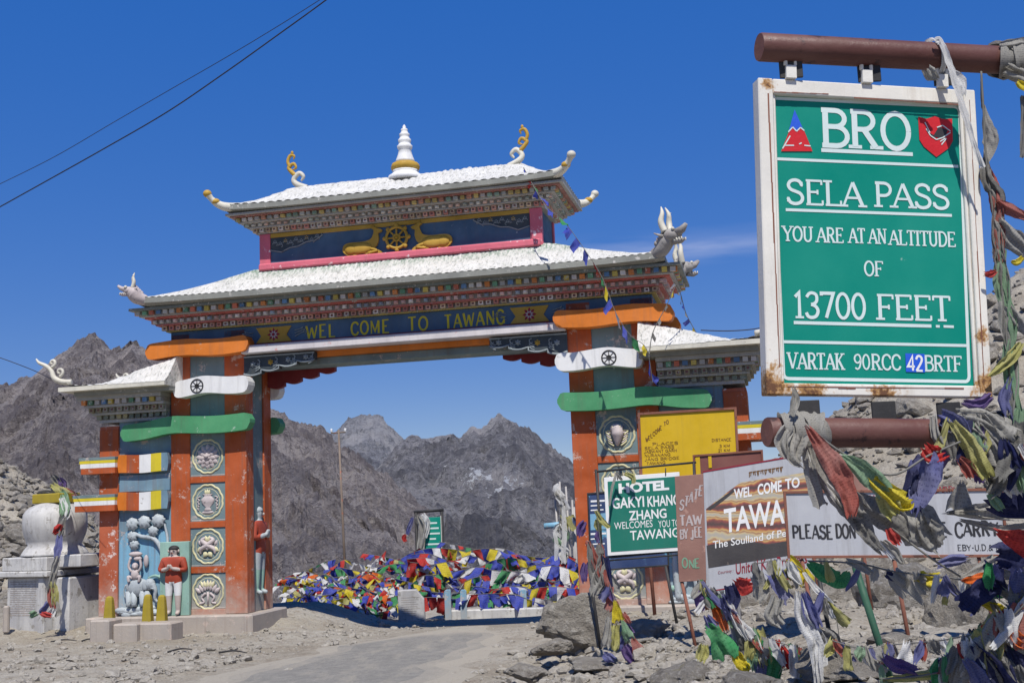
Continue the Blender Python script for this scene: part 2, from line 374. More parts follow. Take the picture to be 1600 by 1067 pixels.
def ground_mat():
    t = NT('stony_dirt')
    n1 = t.noise(0.35, 8, 0.6); n2 = t.noise(3.5, 9, 0.72); n3 = t.noise(22, 6, 0.7)
    vo = t.n('ShaderNodeTexVoronoi'); vo.inputs['Scale'].default_value = 11; t.l(t.tc.outputs['Object'], vo.inputs['Vector'])
    c = t.mix(t.rng(n1, 0.35, 0.65), (0.27, 0.24, 0.19), (0.355, 0.33, 0.28))
    c = t.mix(t.rng(n2, 0.5, 0.7), c, (0.24, 0.20, 0.155))
    c = t.mix(t.rng(vo.outputs['Distance'], 0.0, 0.22, 0.55, 0), c, (0.56, 0.53, 0.47))
    c = t.mix(t.rng(n3, 0.53, 0.66, 0, 0.85), c, (0.12, 0.10, 0.08))
    c = t.mix(t.rng(t.noise(1.3, 8, 0.75, off=(8, 2, 1)), 0.54, 0.66, 0, 0.6), c, (0.17, 0.14, 0.105))
    h = t.math('ADD', t.math('MULTIPLY', n2, 0.5), t.math('MULTIPLY', n3, 0.5))
    h2 = t.math('SUBTRACT', h, t.math('MULTIPLY', vo.outputs['Distance'], 0.5))
    return t.done(c, 0.95, t.bump(h2, 0.8, 0.06), spec=0.1)
M['ground'] = ground_mat()

def road_mat():
    t = NT('dusty_asphalt')
    n1 = t.noise(0.9, 9, 0.7, stretch=(1, 0.45, 1)); n2 = t.noise(30, 6, 0.75); n3 = t.noise(5, 8, 0.75); n4 = t.noise(2.2, 8, 0.7, stretch=(1, .3, 1))
    c = t.mix(t.rng(n3, 0.35, 0.65), (0.265, 0.252, 0.225), (0.185, 0.178, 0.162))
    c = t.mix(t.rng(n4, 0.52, 0.66, 0, .8), c, (0.32, 0.295, 0.245))
    a = t.n('ShaderNodeAttribute', attribute_name='Col')               # loose grit creeping in from the verges
    e = t.math('ADD', t.math('MULTIPLY', a.outputs['Fac'], .75), t.math('MULTIPLY', n1, .75))
    c = t.mix(t.rng(e, 0.60, 0.82), c, (0.35, 0.318, 0.262))
    c = t.mix(t.rng(n2, 0.56, 0.66, 0, 0.7), c, (0.42, 0.395, 0.35))
    c = t.mix(t.rng(t.noise(17, 6, 0.75, off=(5, 5, 5)), 0.58, 0.68, 0, 0.7), c, (0.10, 0.092, 0.08))
    return t.done(c, 0.95, t.bump(t.math('ADD', n2, t.math('MULTIPLY', n3, .6)), 0.8, 0.03), spec=0.08)
M['road'] = road_mat()

def mountain_mat(name, a, b, dark, snow=0.0, sc=1.0, snowat=None):
    t = NT(name)
    pos = t.tc.outputs['Object']
    n1 = t.noise(0.012 * sc, 10, 0.6, dist=0.6); n2 = t.noise(0.06 * sc, 12, 0.7, stretch=(1, 1, 1.6), dist=0.5); n3 = t.noise(0.35 * sc, 9, 0.75); n4 = t.noise(1.1 * sc, 6, 0.8)
    c = t.mix(t.rng(n1, 0.38, 0.62), a, b)
    c = t.mix(t.rng(n2, 0.48, 0.62, 0, 0.8), c, dark)
    c = t.mix(t.rng(n3, 0.50, 0.60, 0, 0.8), c, (dark[0] * .5, dark[1] * .5, dark[2] * .55))
    c = t.mix(t.rng(n4, 0.53, 0.62, 0, 0.75), c, (a[0] * 1.7, a[1] * 1.7, a[2] * 1.65))
    c = t.mix(t.rng(t.noise(0.8 * sc, 6, 0.8, off=(7, 3, 1)), 0.55, 0.63, 0, 0.7), c, (dark[0] * .35, dark[1] * .35, dark[2] * .4))
    at_ = t.n('ShaderNodeAttribute', attribute_name='Col')          # pale scree lying in the gullies, dark rock on the ribs
    c = t.mix(t.rng(at_.outputs['Fac'], 0.52, 0.30, 0, 0.6), c, (b[0] * 1.25, b[1] * 1.22, b[2] * 1.2)); c = t.mix(t.rng(at_.outputs['Fac'], 0.60, 0.85, 0, 0.7), c, (dark[0] * .55, dark[1] * .55, dark[2] * .6))
    if snow:
        sn = t.math('ADD', t.math('MULTIPLY', n2, 0.35), t.math('MULTIPLY', n3, 0.65))
        f = t.rng(sn, snow, snow + 0.03)
        if snowat:
            acc = None
            for (p, r) in snowat:
                d = t.n('ShaderNodeVectorMath', operation='DISTANCE'); t.l(pos, d.inputs[0]); d.inputs[1].default_value = tuple(p)
                q = t.rng(d.outputs['Value'], r * 0.2, r * 1.15, 0.155, 0.0)
                acc = q if acc is None else t.math('MAXIMUM', acc, q)
            f = t.rng(t.math('ADD', sn, acc), snow + 0.03, snow + 0.05)
        c = t.mix(f, c, (0.80, 0.82, 0.86))
    h = t.math('ADD', n2, t.math('ADD', t.math('MULTIPLY', n3, 0.7), t.math('MULTIPLY', n4, 0.3)))
    return t.done(c, 0.95, t.bump(h, 1.0, 9.0 / sc), spec=0.1)

M['rock'] = rock_mat('pale_granite', (0.36, 0.33, 0.28), (0.22, 0.195, 0.165), (0.47, 0.44, 0.385), 2.2, bump=1.0, bd=.1)
M['gravel'] = rock_mat('pale_gravel', (0.43, 0.395, 0.335), (0.33, 0.30, 0.255), (0.55, 0.52, 0.46), 3.0)
M['rock_d'] = rock_mat('grey_lichen_rock', (0.34, 0.315, 0.275), (0.20, 0.178, 0.152), (0.50, 0.475, 0.43), 3.4, bump=1.0, bd=.1, moss=(0.28, 0.25, 0.14))
CL = {}
for k, c, f in (('red', (0.50, 0.035, 0.03), .15), ('blue', (0.05, 0.075, 0.42), .18), ('yellow', (0.62, 0.50, 0.03), .15), ('green', (0.05, 0.28, 0.10), .18), ('white', (0.68, 0.68, 0.67), .1),
                ('grey', (0.34, 0.33, 0.30), .3), ('dgrey', (0.20, 0.195, 0.18), .3), ('fred', (0.36, 0.09, 0.07), .35), ('fgreen', (0.20, 0.34, 0.20), .3), ('fyellow', (0.42, 0.40, 0.13), .3), ('fblue', (0.11, 0.12, 0.30), .3), ('orange', (0.65, 0.13, 0.02), .15), ('navy', (0.02, 0.025, 0.09), .1), ('purple', (0.12, 0.07, 0.22), .2)):
    CL[k] = cloth_mat('cloth_' + k, c, f)
# ------------------------------------------------------------------ hand-made lettering (stroke glyphs; serif ends optional)
def arc(cx, cy, rx, ry, a0, a1, n=9):
    return [(cx + rx * math.cos(math.radians(a0 + (a1 - a0) * i / n)), cy + ry * math.sin(math.radians(a0 + (a1 - a0) * i / n))) for i in range(n + 1)]
def sm2(pts): return [(p[0], p[1]) for p in smooth_path([(a, b, 0) for a, b in pts], 5)]
V_, H_ = 1.0, 0.62     # thick and thin stroke factors
GL = {
 'A': (.86, [([(.06, 0), (.43, 1)], H_), ([(.43, 1), (.80, 0)], V_), ([(.2, .34), (.68, .34)], H_)], [(.06, 0), (.80, 0)]),
 'B': (.76, [([(.16, 0), (.16, 1)], V_), ([(.06, 1), (.42, 1)] + arc(.42, .77, .24, .23, 90, -90) + [(.16, .54)], .85), ([(.42, .54)] + arc(.44, .27, .28, .27, 90, -90) + [(.06, 0)], .85)], []),
 'C': (.78, [(sm2([(.72, .78), (.60, .95), (.40, 1), (.18, .86), (.09, .5), (.18, .14), (.40, 0), (.60, .05), (.73, .24)]), .9)], [(.72, .80, 1)]),
 'D': (.82, [([(.16, 0), (.16, 1)], V_), ([(.06, 1), (.36, 1)] + arc(.36, .5, .38, .5, 90, -90, 14) + [(.06, 0)], .85)], []),
 'E': (.74, [([(.16, 0), (.16, 1)], V_), ([(.06, 1), (.66, 1)], H_), ([(.16, .52), (.5, .52)], H_), ([(.06, 0), (.69, 0)], H_)], [(.66, .93, 1), (.69, .08, 1), (.5, .52, 1)]),
 'F': (.70, [([(.16, 0), (.16, 1)], V_), ([(.06, 1), (.66, 1)], H_), ([(.16, .50), (.5, .50)], H_)], [(.16, 0), (.66, .93, 1), (.5, .5, 1)]),
 'G': (.84, [(sm2([(.72, .80), (.60, .95), (.40, 1), (.18, .86), (.09, .5), (.18, .14), (.42, 0), (.62, .06), (.72, .2)]), .9), ([(.46, .44), (.74, .44), (.74, .02)], .8)], []),
 'H': (.84, [([(.16, 0), (.16, 1)], V_), ([(.70, 0), (.70, 1)], V_), ([(.16, .52), (.70, .52)], H_)], [(.16, 0), (.16, 1), (.7, 0), (.7, 1)]),
 'I': (.38, [([(.19, 0), (.19, 1)], V_)], [(.19, 0), (.19, 1)]),
 'J': (.6, [([(.42, 1), (.42, .25)] + arc(.26, .22, .16, .22, 0, -170), V_)], [(.42, 1)]),
 'K': (.80, [([(.16, 0), (.16, 1)], V_), ([(.68, 1), (.18, .42)], H_), ([(.32, .58), (.70, 0)], V_)], [(.16, 0), (.16, 1), (.68, 1), (.70, 0)]),
 'L': (.70, [([(.16, 0), (.16, 1)], V_), ([(.06, 0), (.66, 0)], H_)], [(.16, 1), (.66, .1, 1)]),
 'M': (.98, [([(.14, 0), (.14, 1)], H_), ([(.14, 1), (.48, .15), (.82, 1)], .85), ([(.82, 1), (.82, 0)], V_)], [(.14, 0), (.82, 0), (.14, 1), (.82, 1)]),
 'N': (.86, [([(.14, 0), (.14, 1)], H_), ([(.14, 1), (.72, 0)], V_), ([(.72, 0), (.72, 1)], H_)], [(.14, 0), (.14, 1), (.72, 1)]),
 'O': (.84, [(arc(.42, .5, .34, .5, 0, 360, 24), .9)], []),
 'P': (.72, [([(.16, 0), (.16, 1)], V_), ([(.06, 1), (.40, 1)] + arc(.40, .73, .26, .27, 90, -90) + [(.16, .46)], .85)], [(.16, 0)]),
 'R': (.82, [([(.16, 0), (.16, 1)], V_), ([(.06, 1), (.40, 1)] + arc(.40, .75, .25, .25, 90, -90) + [(.16, .5)], .85), ([(.40, .5), (.70, 0)], V_)], [(.16, 0), (.72, 0)]),
 'S': (.72, [(sm2([(.62, .78), (.54, .94), (.36, 1), (.18, .93), (.11, .76), (.2, .6), (.38, .52), (.56, .43), (.64, .25), (.56, .07), (.36, 0), (.17, .06), (.08, .24)]), .9)], [(.62, .83, 1), (.08, .17, 1)]),
 'T': (.76, [([(.38, 0), (.38, 1)], V_), ([(.06, 1), (.70, 1)], H_)], [(.38, 0), (.06, .93, 1), (.70, .93, 1)]),
 'U': (.82, [([(.15, 1), (.15, .32)] + arc(.41, .32, .26, .32, 180, 360, 12) + [(.67, 1)], .9)], [(.15, 1), (.67, 1)]),
 'V': (.84, [([(.07, 1), (.42, 0)], V_), ([(.42, 0), (.77, 1)], H_)], [(.07, 1), (.77, 1)]),
 'W': (1.1, [([(.06, 1), (.30, 0)], V_), ([(.30, 0), (.55, .85)], H_), ([(.55, .85), (.80, 0)], V_), ([(.80, 0), (1.04, 1)], H_)], [(.06, 1), (1.04, 1)]),
 'Y': (.80, [([(.06, 1), (.40, .45)], V_), ([(.74, 1), (.40, .45)], H_), ([(.40, .48), (.40, 0)], V_)], [(.06, 1), (.74, 1), (.40, 0)]),
 'Z': (.72, [([(.10, 1), (.64, 1), (.08, 0), (.66, 0)], .85)], []),
 '0': (.66, [(arc(.33, .5, .25, .5, 0, 360, 22), .85)], []),
 '1': (.46, [([(.08, .82), (.25, 1), (.25, 0)], .95)], [(.25, 0)]),
 '2': (.66, [(sm2([(.1, .76), (.2, .95), (.36, 1), (.54, .9), (.56, .68), (.38, .38), (.09, 0)]), .9), ([(.08, 0), (.6, 0)], .8)], []),
 '3': (.64, [(sm2([(.1, .82), (.2, .96), (.34, 1), (.5, .92), (.52, .7), (.42, .57), (.28, .53)]), .85), (sm2([(.28, .53), (.46, .46), (.56, .28), (.48, .07), (.3, 0), (.14, .05), (.07, .2)]), .9)], []),
 '4': (.68, [([(.48, 0), (.48, 1), (.06, .28), (.64, .28)], .85)], []),
 '5': (.66, [(sm2([(.54, 1), (.16, 1), (.12, .56), (.32, .62), (.5, .54), (.57, .32), (.48, .08), (.3, 0), (.14, .05), (.07, .18)]), .85)], []),
 '6': (.66, [(sm2([(.52, .9), (.36, 1), (.18, .84), (.09, .5), (.1, .25), (.2, .05), (.35, 0), (.52, .1), (.56, .3), (.48, .52), (.34, .58), (.2, .52), (.1, .34)]), .85)], []),
 '7': (.64, [([(.08, .9), (.08, 1), (.58, 1), (.26, 0)], .9)], []),
 '8': (.66, [(arc(.33, .76, .2, .24, 0, 360, 14), .8), (arc(.33, .27, .25, .27, 0, 360, 16), .85)], []),
 '9': (.66, [(sm2([(.12, .1), (.28, 0), (.46, .14), (.56, .5), (.55, .75), (.46, .95), (.31, 1), (.14, .9), (.08, .7), (.16, .5), (.31, .43), (.46, .5), (.55, .66)]), .85)], []),
 "'": (.3, [([(.15, 1), (.13, .8)], .8)], []), '.': (.3, [([(.1, .02), (.2, .02)], 1.0)], []), '-': (.5, [([(.1, .45), (.4, .45)], .8)], []), '&': (.8, [(sm2([(.75, 0), (.25, .7), (.35, 1), (.5, .75), (.12, .3), (.3, 0), (.7, .35)]), .8)], []),
}
def ribbon2(pts, w, closed=False):
    """flat stroke of width w along a 2-D polyline -> left and right points"""
    pts = [p for i, p in enumerate(pts) if i == 0 or (abs(p[0] - pts[i - 1][0]) + abs(p[1] - pts[i - 1][1])) > 1e-7]
    out = []
    n = len(pts)
    for i in range(n):
        a = Vector((*pts[max(i - 1, 0)], 0)); b = Vector((*pts[min(i + 1, n - 1)], 0))
        if closed and i in (0, n - 1): a = Vector((*pts[-2], 0)); b = Vector((*pts[1], 0))
        p = Vector((*pts[i], 0))
        d0 = (p - a).normalized() if 0 < i else (b - p).normalized()
        d1 = (b - p).normalized() if i < n - 1 else (p - a).normalized()
        d = (d0 + d1)
        d = d.normalized() if d.length > 1e-5 else d1
        k = max(0.5, abs(d.dot(d1)))
        nrm = Vector((-d.y, d.x, 0)) * (w * 0.5 / k)
        out.append(((p + nrm)[:2], (p - nrm)[:2]))
    return out
def lettering(mb, text, x0, x1, z0, z1, fr, weight=0.15, serif=True, m=0, track=0.0, jitter=0.0, off=0.0015, fit=True, slant=0.0):
    """write text into box (x0..x1, z0..z1) of frame fr(x, z, off) -> world or local point"""
    sp = 0.42
    wid = []
    for ch in text: wid.append(sp if ch == ' ' else GL[ch][0] + track)
    tot = sum(wid); h = z1 - z0
    sx = (x1 - x0) / tot if fit else h
    x = x0; k = 0
    for ch, w in zip(text, wid):
        if ch != ' ':
            _, strokes, ser = GL[ch]
            jz = random.uniform(-jitter, jitter) * h; js = 1 + random.uniform(-jitter, jitter); rx = x + random.uniform(-jitter, jitter) * .3 * h
            wx = weight * h
            st = [([(rx + p[0] * sx + slant * p[1] * h, z0 + jz + p[1] * h * js) for p in pts], f) for pts, f in strokes]
            if serif:
                for q in ser:
                    px_, pz_ = rx + q[0] * sx + slant * q[1] * h, z0 + jz + q[1] * h * js
                    if len(q) == 3: st.append(([(px_, pz_ - .10 * h), (px_, pz_ + .10 * h)], .55))
                    else: st.append(([(px_ - .155 * sx - .02 * h, pz_), (px_ + .155 * sx + .02 * h, pz_)], .6))
            for pts, f in st:
                k += 1; cl = (Vector((*pts[0], 0)) - Vector((*pts[-1], 0))).length < 1e-6 and len(pts) > 5
                rb = ribbon2(pts, wx * f, cl)
                b = len(mb.v); o_ = off + 0.00012 * (k % 7)
                for l_, r_ in rb: mb.v.append(Vector(fr(l_[0], l_[1], o_))); mb.v.append(Vector(fr(r_[0], r_[1], o_)))
                for i in range(len(rb) - 1): mb.face((b + 2 * i, b + 2 * i + 2, b + 2 * i + 3, b + 2 * i + 1), m)
        x += w * sx
def font_text(mb, text, x0, x1, z0, z1, fr, m=0, bold=0.0, off=0.004):
    """Blender's built-in sans lettering, flattened into faces in frame fr"""
    cu = bpy.data.curves.new('txt', 'FONT'); cu.body = text; cu.offset = bold; cu.resolution_u = 3
    o = bpy.data.objects.new('txt', cu); COL.objects.link(o)
    me = bpy.data.meshes.new_from_object(o.evaluated_get(bpy.context.evaluated_depsgraph_get()))
    bpy.data.objects.remove(o); bpy.data.curves.remove(cu)
    xs = [v.co.x for v in me.vertices]; ys = [v.co.y for v in me.vertices]
    ax, bx, ay, by = min(xs), max(xs), min(ys), max(ys)
    b = len(mb.v)
    for v in me.vertices: mb.v.append(Vector(fr(lerp(x0, x1, (v.co.x - ax) / (bx - ax)), lerp(z0, z1, (v.co.y - ay) / (by - ay)), off)))
    for p in me.polygons: mb.face([b + i for i in p.vertices], m)
    bpy.data.meshes.remove(me)

# ------------------------------------------------------------------ the lie of the land
def fbm(x, y, z=0., o=5): return mnoise.fractal(Vector((x, y, z)), 0.9, 2.1, o)
def road_c(y): return interp(y, [-20, 6, 10, 15.2, 20.8, 24, 30, 45], [-7.5, -5.3, -4.4, -3.05, -1.75, -1.0, -.4, 0.3])
def road_w(y): return interp(y, [-20, 10, 15.2, 20.8, 23.5, 30], [2.6, 2.4, 2.1, 1.45, 1.0, 1.0])
def land(x, y):
    z = interp(y, [-60, 0, 8, 14, 20, 24, 27.5, 30.6, 33, 45, 80, 200, 900], [.3, .3, .12, -.06, -.12, -.2, -.60, -.68, -1.0, -1.6, -5, -14, -30])
    z += 0.78 * sstep(0.0, 3.6, x) * (1 - 0.72 * sstep(16, 22.5, y)) * sstep(1, 6, y)
    z += 0.72 * max(0, min(16, -x - 12.2)) * sstep(29, 44, y) * (1 - sstep(46, 66, y))
    z += 0.6 * sstep(-3.3, -5.5, x) * sstep(24.5, 28, y) * (1 - sstep(34, 60, y))
    d = max(0, x - 1.8)
    z += 0.52 * min(d, 22) * sstep(23.5, 39, y) * (1 - sstep(41, 62, y))
    z += 0.16 * max(0, min(20, x - 5.5)) * sstep(10, 22, y) * (1 - sstep(41, 62, y))
    return z
def roadness(x, y):
    d = abs(x - road_c(y)) - road_w(y)
    return 1 - sstep(-0.25, 0.9, d)
def ground_z(x, y):
    r = roadness(x, y); z = land(x, y)
    rough = (0.10 + 0.22 * sstep(.5, 3, x) + 0.35 * sstep(11, 16, -x) * sstep(28, 36, y)) * (1 + sstep(26, 40, y) * 1.2)
    near = 1 if y < 120 else 120 / y
    return z + (1 - r * .9) * near * (fbm(x * .45, y * .45, 3) * rough * .55 + fbm(x * 2.1, y * 2.1, 8, 4) * 0.05)
def axis(a, b, fine0, fine1, step, grow=1.16):
    xs = []; x = fine0
    while x < fine1: xs.append(x); x += step
    s = step
    while x < b: xs.append(x); s *= grow; x += s
    xs.append(b); lo = []; x = fine0; s = step
    while x > a:
        s *= grow; x -= s
        if x > a: lo.append(x)
    return [a] + lo[::-1] + xs
gx = axis(-4000, 4000, -20, 24, 0.16); gy = axis(-3000, 4500, 4.5, 50, 0.17)
g = MB()
for y in gy:
    for x in gx: g.v.append(Vector((x, y, ground_z(x, y))))
nx = len(gx)
for j in range(len(gy) - 1):
    for i in range(nx - 1): g.face((j * nx + i, j * nx + i + 1, (j + 1) * nx + i + 1, (j + 1) * nx + i), 0, None, True)
tag(g.build('ground', M['ground']), kind='structure')

r = MB(); N = 150; K = 14
for i in range(N + 1):
    y = lerp(-18, 23.5, i / N)
    for k in range(K + 1):
        w = road_w(y) * (1.12 + .26 * fbm(y * .9, 5 if k < K / 2 else 9, 0, 3)) * (1 if y < 21 else 1 - .6 * sstep(21, 23.5, y))
        x = road_c(y) + (k / K * 2 - 1) * w
        r.v.append(Vector((x, y, ground_z(x, y) + 0.030 - 0.05 * abs(k / K * 2 - 1) ** 6)))
for i in range(N):
    for k in range(K):
        a = i * (K + 1) + k; ed = abs((k + .5) / K * 2 - 1) ** 1.5; ed = max(ed, sstep(20, 23.5, lerp(-18, 23.5, i / N))); r.face((a, a + 1, a + K + 2, a + K + 1), 0, (ed, ed, ed), True)
tag(r.build('road', M['road']), kind='structure')

# ------------------------------------------------------------------ mountains: real ridges at real distances
def mountain(name, prof, Y, Ynear, zbase, mat, amp, ns, cols=260, rows=120, back=0.5, crest=1.0, powr=1.25, seed=0.):
    pts = [at(px, py, Y) for px, py in prof]
    xs = [p.x for p in pts]; zs = [p.z for p in pts]
    m = MB(); nb = rows // 4; gv = []
    def rid(x, y, z): return mnoise.ridged_multi_fractal(Vector((x, y, z + seed)), 1.0, 2.1, 6, 1.0, 2.0)
    for i in range(cols + 1):
        x0 = lerp(xs[0], xs[-1], i / cols); zr = interp(x0, xs, zs)
        fx = x0 / Y
        for j in range(-nb, rows + 1):
            if j < 0: t = j / nb; y = Y - t * (Y - Ynear) * back; z = zr + t * (zr - zbase) * .6
            else:
                t = j / rows; y = lerp(Y, Ynear, t); z = lerp(zr, zbase, 1 - (1 - t) ** powr) if powr >= 1 else lerp(zr, zbase, t ** powr)
            x = fx * y if j >= 0 else x0
            k = rid(x * ns, y * ns, 1.7) - 1.1
            k2 = fbm(x * ns * 5, y * ns * 5, 4.2 + seed, 6)
            gul = mnoise.ridged_multi_fractal(Vector((x * ns * 2.6 + .6 * k2, y * ns * .55, 6.1 + seed)), 1.0, 2.2, 5, 1.0, 2.0) - 1.0    # gullies running down the slope
            k3 = mnoise.ridged_multi_fractal(Vector((x * ns * 9, y * ns * 9, 2.2 + seed)), .8, 2.1, 4, 1.0, 2.0) - 1.1
            e = min(1, abs(t) * 9) if j >= 0 else 1
            ee = lerp(crest, 1, e)
            z += amp * (k * .55 * e + k2 * .34 * ee + gul * .55 * e + k3 * .26 * ee)
            gv.append(clamp(.5 + .35 * gul + .25 * k3))
            m.v.append(Vector((x, y + amp * .6 * k2 * e + amp * .2 * k3, z)))
    R_ = rows + nb + 1
    for i in range(cols):
        for j in range(R_ - 1): a = i * R_ + j; q = gv[a]; m.face((a, a + 1, a + R_ + 1, a + R_), 0, (q, q, q), False)
    return tag(m.build(name, mat), kind='structure')
R_PROF = [(470, 880), (560, 780), (600, 720), (630, 690), (650, 686), (675, 690), (690, 682), (705, 677), (720, 680), (738, 668), (752, 672), (765, 668), (782, 657), (800, 664), (822, 678), (845, 700), (870, 722), (895, 745), (940, 770), (1000, 790), (1100, 800), (1250, 790), (1500, 800), (1900, 790)]
def on_right_slope(px, py):
    pts = [at(a, b, 800) for a, b in R_PROF]; xs = [p.x for p in pts]; zs = [p.z for p in pts]; best = None
    for i in range(200):
        y = lerp(800, 130, i / 200); p = at(px, py, y); zr = interp(p.x / y * 800, xs, zs)
        z = lerp(zr, -14, 1 - (1 - i / 200) ** 1.25)
        if best is None or abs(z - p.z) < best[0]: best = (abs(z - p.z), p)
    return best[1]
snow_pts = [(on_right_slope(a, b), r_) for a, b, r_ in ((771, 738, 9), (770, 752, 13), (755, 762, 12), (778, 764, 13), (800, 768, 9), (788, 780, 14), (812, 778, 10), (886, 742, 20), (872, 768, 13), (860, 778, 9), (707, 738, 8), (848, 756, 9), (838, 750, 7), (782, 700, 8), (760, 690, 6), (690, 700, 6))]
m_left = mountain_mat('brown_scree_slope', (0.37, 0.335, 0.325), (0.46, 0.415, 0.40), (0.235, 0.205, 0.205), sc=2.2)
m_mid = mountain_mat('grey_peak_rock', (0.30, 0.305, 0.335), (0.40, 0.40, 0.42), (0.21, 0.217, 0.24), snow=0.655, sc=1.0)
m_right = mountain_mat('snow_streaked_rock', (0.34, 0.335, 0.355), (0.45, 0.435, 0.445), (0.20, 0.20, 0.215), snow=0.60, sc=1.0, snowat=snow_pts)
mountain('mountain', [(-700, 700), (-420, 660), (-200, 650), (0, 612), (50, 588), (95, 553), (120, 542), (140, 536), (152, 548), (172, 556), (190, 550), (205, 538), (222, 548), (245, 560), (300, 575), (360, 612), (430, 648), (470, 676), (505, 695), (560, 735), (640, 800), (720, 860), (800, 930)], 330, 70, -7, m_left, 7.5, 0.016, cols=520, rows=220, crest=.6, seed=1.)
mountain('mountain', [(300, 780), (430, 730), (500, 694), (515, 680), (540, 660), (560, 653), (580, 651), (597, 655), (612, 668), (628, 684), (645, 700), (690, 730), (760, 780), (860, 840)], 1100, 500, -40, m_mid, 20, 0.006, cols=300, rows=120, crest=.8, seed=5.)
mountain('mountain', R_PROF, 800, 130, -14, m_right, 16, 0.0075, cols=440, rows=200, crest=.9, seed=9.)
# ------------------------------------------------------------------ the welcome gate
GB = Vector((-2.38903492, 24.52737957, 0.0))
gate = empty('welcome_gate', GB, -YAW, 'tall painted gateway with white tiered roofs, orange pillars and a welcome beam spanning the road', 'gateway')
V0, V1 = 0.0, 1.3
def mir(s, x): return s * x
PAL = [((.66, .62, .55), 5), ((.62, .26, .22), 2.2), ((.60, .19, .05), 2.2), ((.15, .34, .19), 1.6), ((.12, .24, .42), 1.6), ((.62, .47, .10), 1.5), ((.42, .10, .09), 1.2), ((.72, .70, .65), 2.5)]
def pick(): return random.choices([p[0] for p in PAL], [p[1] for p in PAL])[0]
def jit(c, k=.25):
    q = 1 + random.uniform(-k, k); return tuple(clamp(a * q) for a in c)
DK = (.27, .245, .215)
def cornice(name, u0, u1, v0, v1, z0, z1, o, parent, rows, bw=.15, sides=(True, True)):
    """stack of ledges stepping outwards under an eave, every other ledge set with small carved blocks"""
    m = MB(); n = len(rows); z = z0; tot = sum(r_[0] for r_ in rows)
    for k, (hh, kind, cfun) in enumerate(rows):
        h = hh / tot * (z1 - z0); e0 = o * (k / n) ** 1.05; e = o * ((k + 1) / n) ** 1.05
        a0, a1, b0, b1 = u0 - (e if sides[0] else -.02), u1 + (e if sides[1] else -.02), v0 - e, v1 + e
        if kind == 'band':
            m.box(a0, a1, b0, b1, z + .001, z + h - .001, 0, cfun())
        else:
            ins = .07
            m.box(a0 + (ins if sides[0] else 0), a1 - (ins if sides[1] else 0), b0 + ins, b1 - ins, z + .001, z + h - .001, 0, DK)
            def run(L_, place):
                q = max(1, int(L_ / bw)); st = L_ / q
                for i in range(q):
                    c = jit(cfun(i)); w = st * .62
                    place((i + .5) * st, w, c)
            zt, zb = z + h * .94, z + h * .08
            def blk(x0, x1, y0, y1, c, front):
                if kind == 'dent': m.box(x0, x1, y0, y1, zb, zt, 0, c)
                elif kind == 'eye':      # block with a darker hollow eye in its face
                    m.box(x0, x1, y0, y1, zb, zt, 0, c)
                    cx, cy = (x0 + x1) / 2, (y0 + y1) / 2; e_ = (zt - zb) * .24
                    if front: m.box(cx - (x1 - x0) * .24, cx + (x1 - x0) * .24, y0 - .006, y0 + .01, (zb + zt) / 2 - e_, (zb + zt) / 2 + e_, 0, (.16, .06, .05))
                else:                    # little pyramid-cut stone
                    xs, ys = (x0, x1), (y0, y1)
                    mm = (x1 - x0) * .22; hh_ = (zt - zb) * .25
                    if front: 
                        vs = [(x0, y1 - .03, zb), (x1, y1 - .03, zb), (x1, y1 - .03, zt), (x0, y1 - .03, zt), (x0 + mm, y0, zb + hh_), (x1 - mm, y0, zb + hh_), (x1 - mm, y0, zt - hh_), (x0 + mm, y0, zt - hh_)]
                        m.add(vs, [(4, 5, 6, 7), (0, 1, 5, 4), (1, 2, 6, 5), (2, 3, 7, 6), (3, 0, 4, 7)], 0, c)
                    else: m.box(x0, x1, y0, y1, zb, zt, 0, c)
            run(a1 - a0, lambda p, w, c: blk(a0 + p - w / 2, a0 + p + w / 2, b0, b0 + ins + .01, c, True))
            run(a1 - a0, lambda p, w, c: m.box(a0 + p - w / 2, a0 + p + w / 2, b1 - ins - .01, b1, zb, zt, 0, c))
            if sides[1]: run(b1 - b0, lambda p, w, c: m.box(a1 - ins - .01, a1, b0 + p - w / 2, b0 + p + w / 2, zb, zt, 0, c))
            if sides[0]: run(b1 - b0, lambda p, w, c: m.box(a0, a0 + ins + .01, b0 + p - w / 2, b0 + p + w / 2, zb, zt, 0, c))
        z += h
    for v in m.v: k_ = .014; v.x += k_ * fbm(v.x * 3, v.y * 3, v.z * 3, 2); v.z += k_ * .8 * fbm(v.x * 2.2 + 9, v.y * 2.2, v.z * 5, 2)
    return m.build(name, M['dentil'], parent)
GREY = lambda i=0: (.42, .41, .37)
ALT = lambda i=0: [(.66, .22, .05), (.15, .34, .20), (.58, .15, .08), (.12, .24, .42), (.66, .50, .10), (.66, .60, .55)][i % 6] if random.random() < .8 else (.5, .48, .44)
WHITE = lambda i=0: random.choice([(.76, .72, .67), (.68, .50, .47), (.64, .62, .58), (.60, .36, .32), (.30, .38, .46)])
EYE = lambda i=0: random.choice([(.64, .48, .30), (.66, .36, .26), (.68, .62, .54), (.60, .24, .18)])

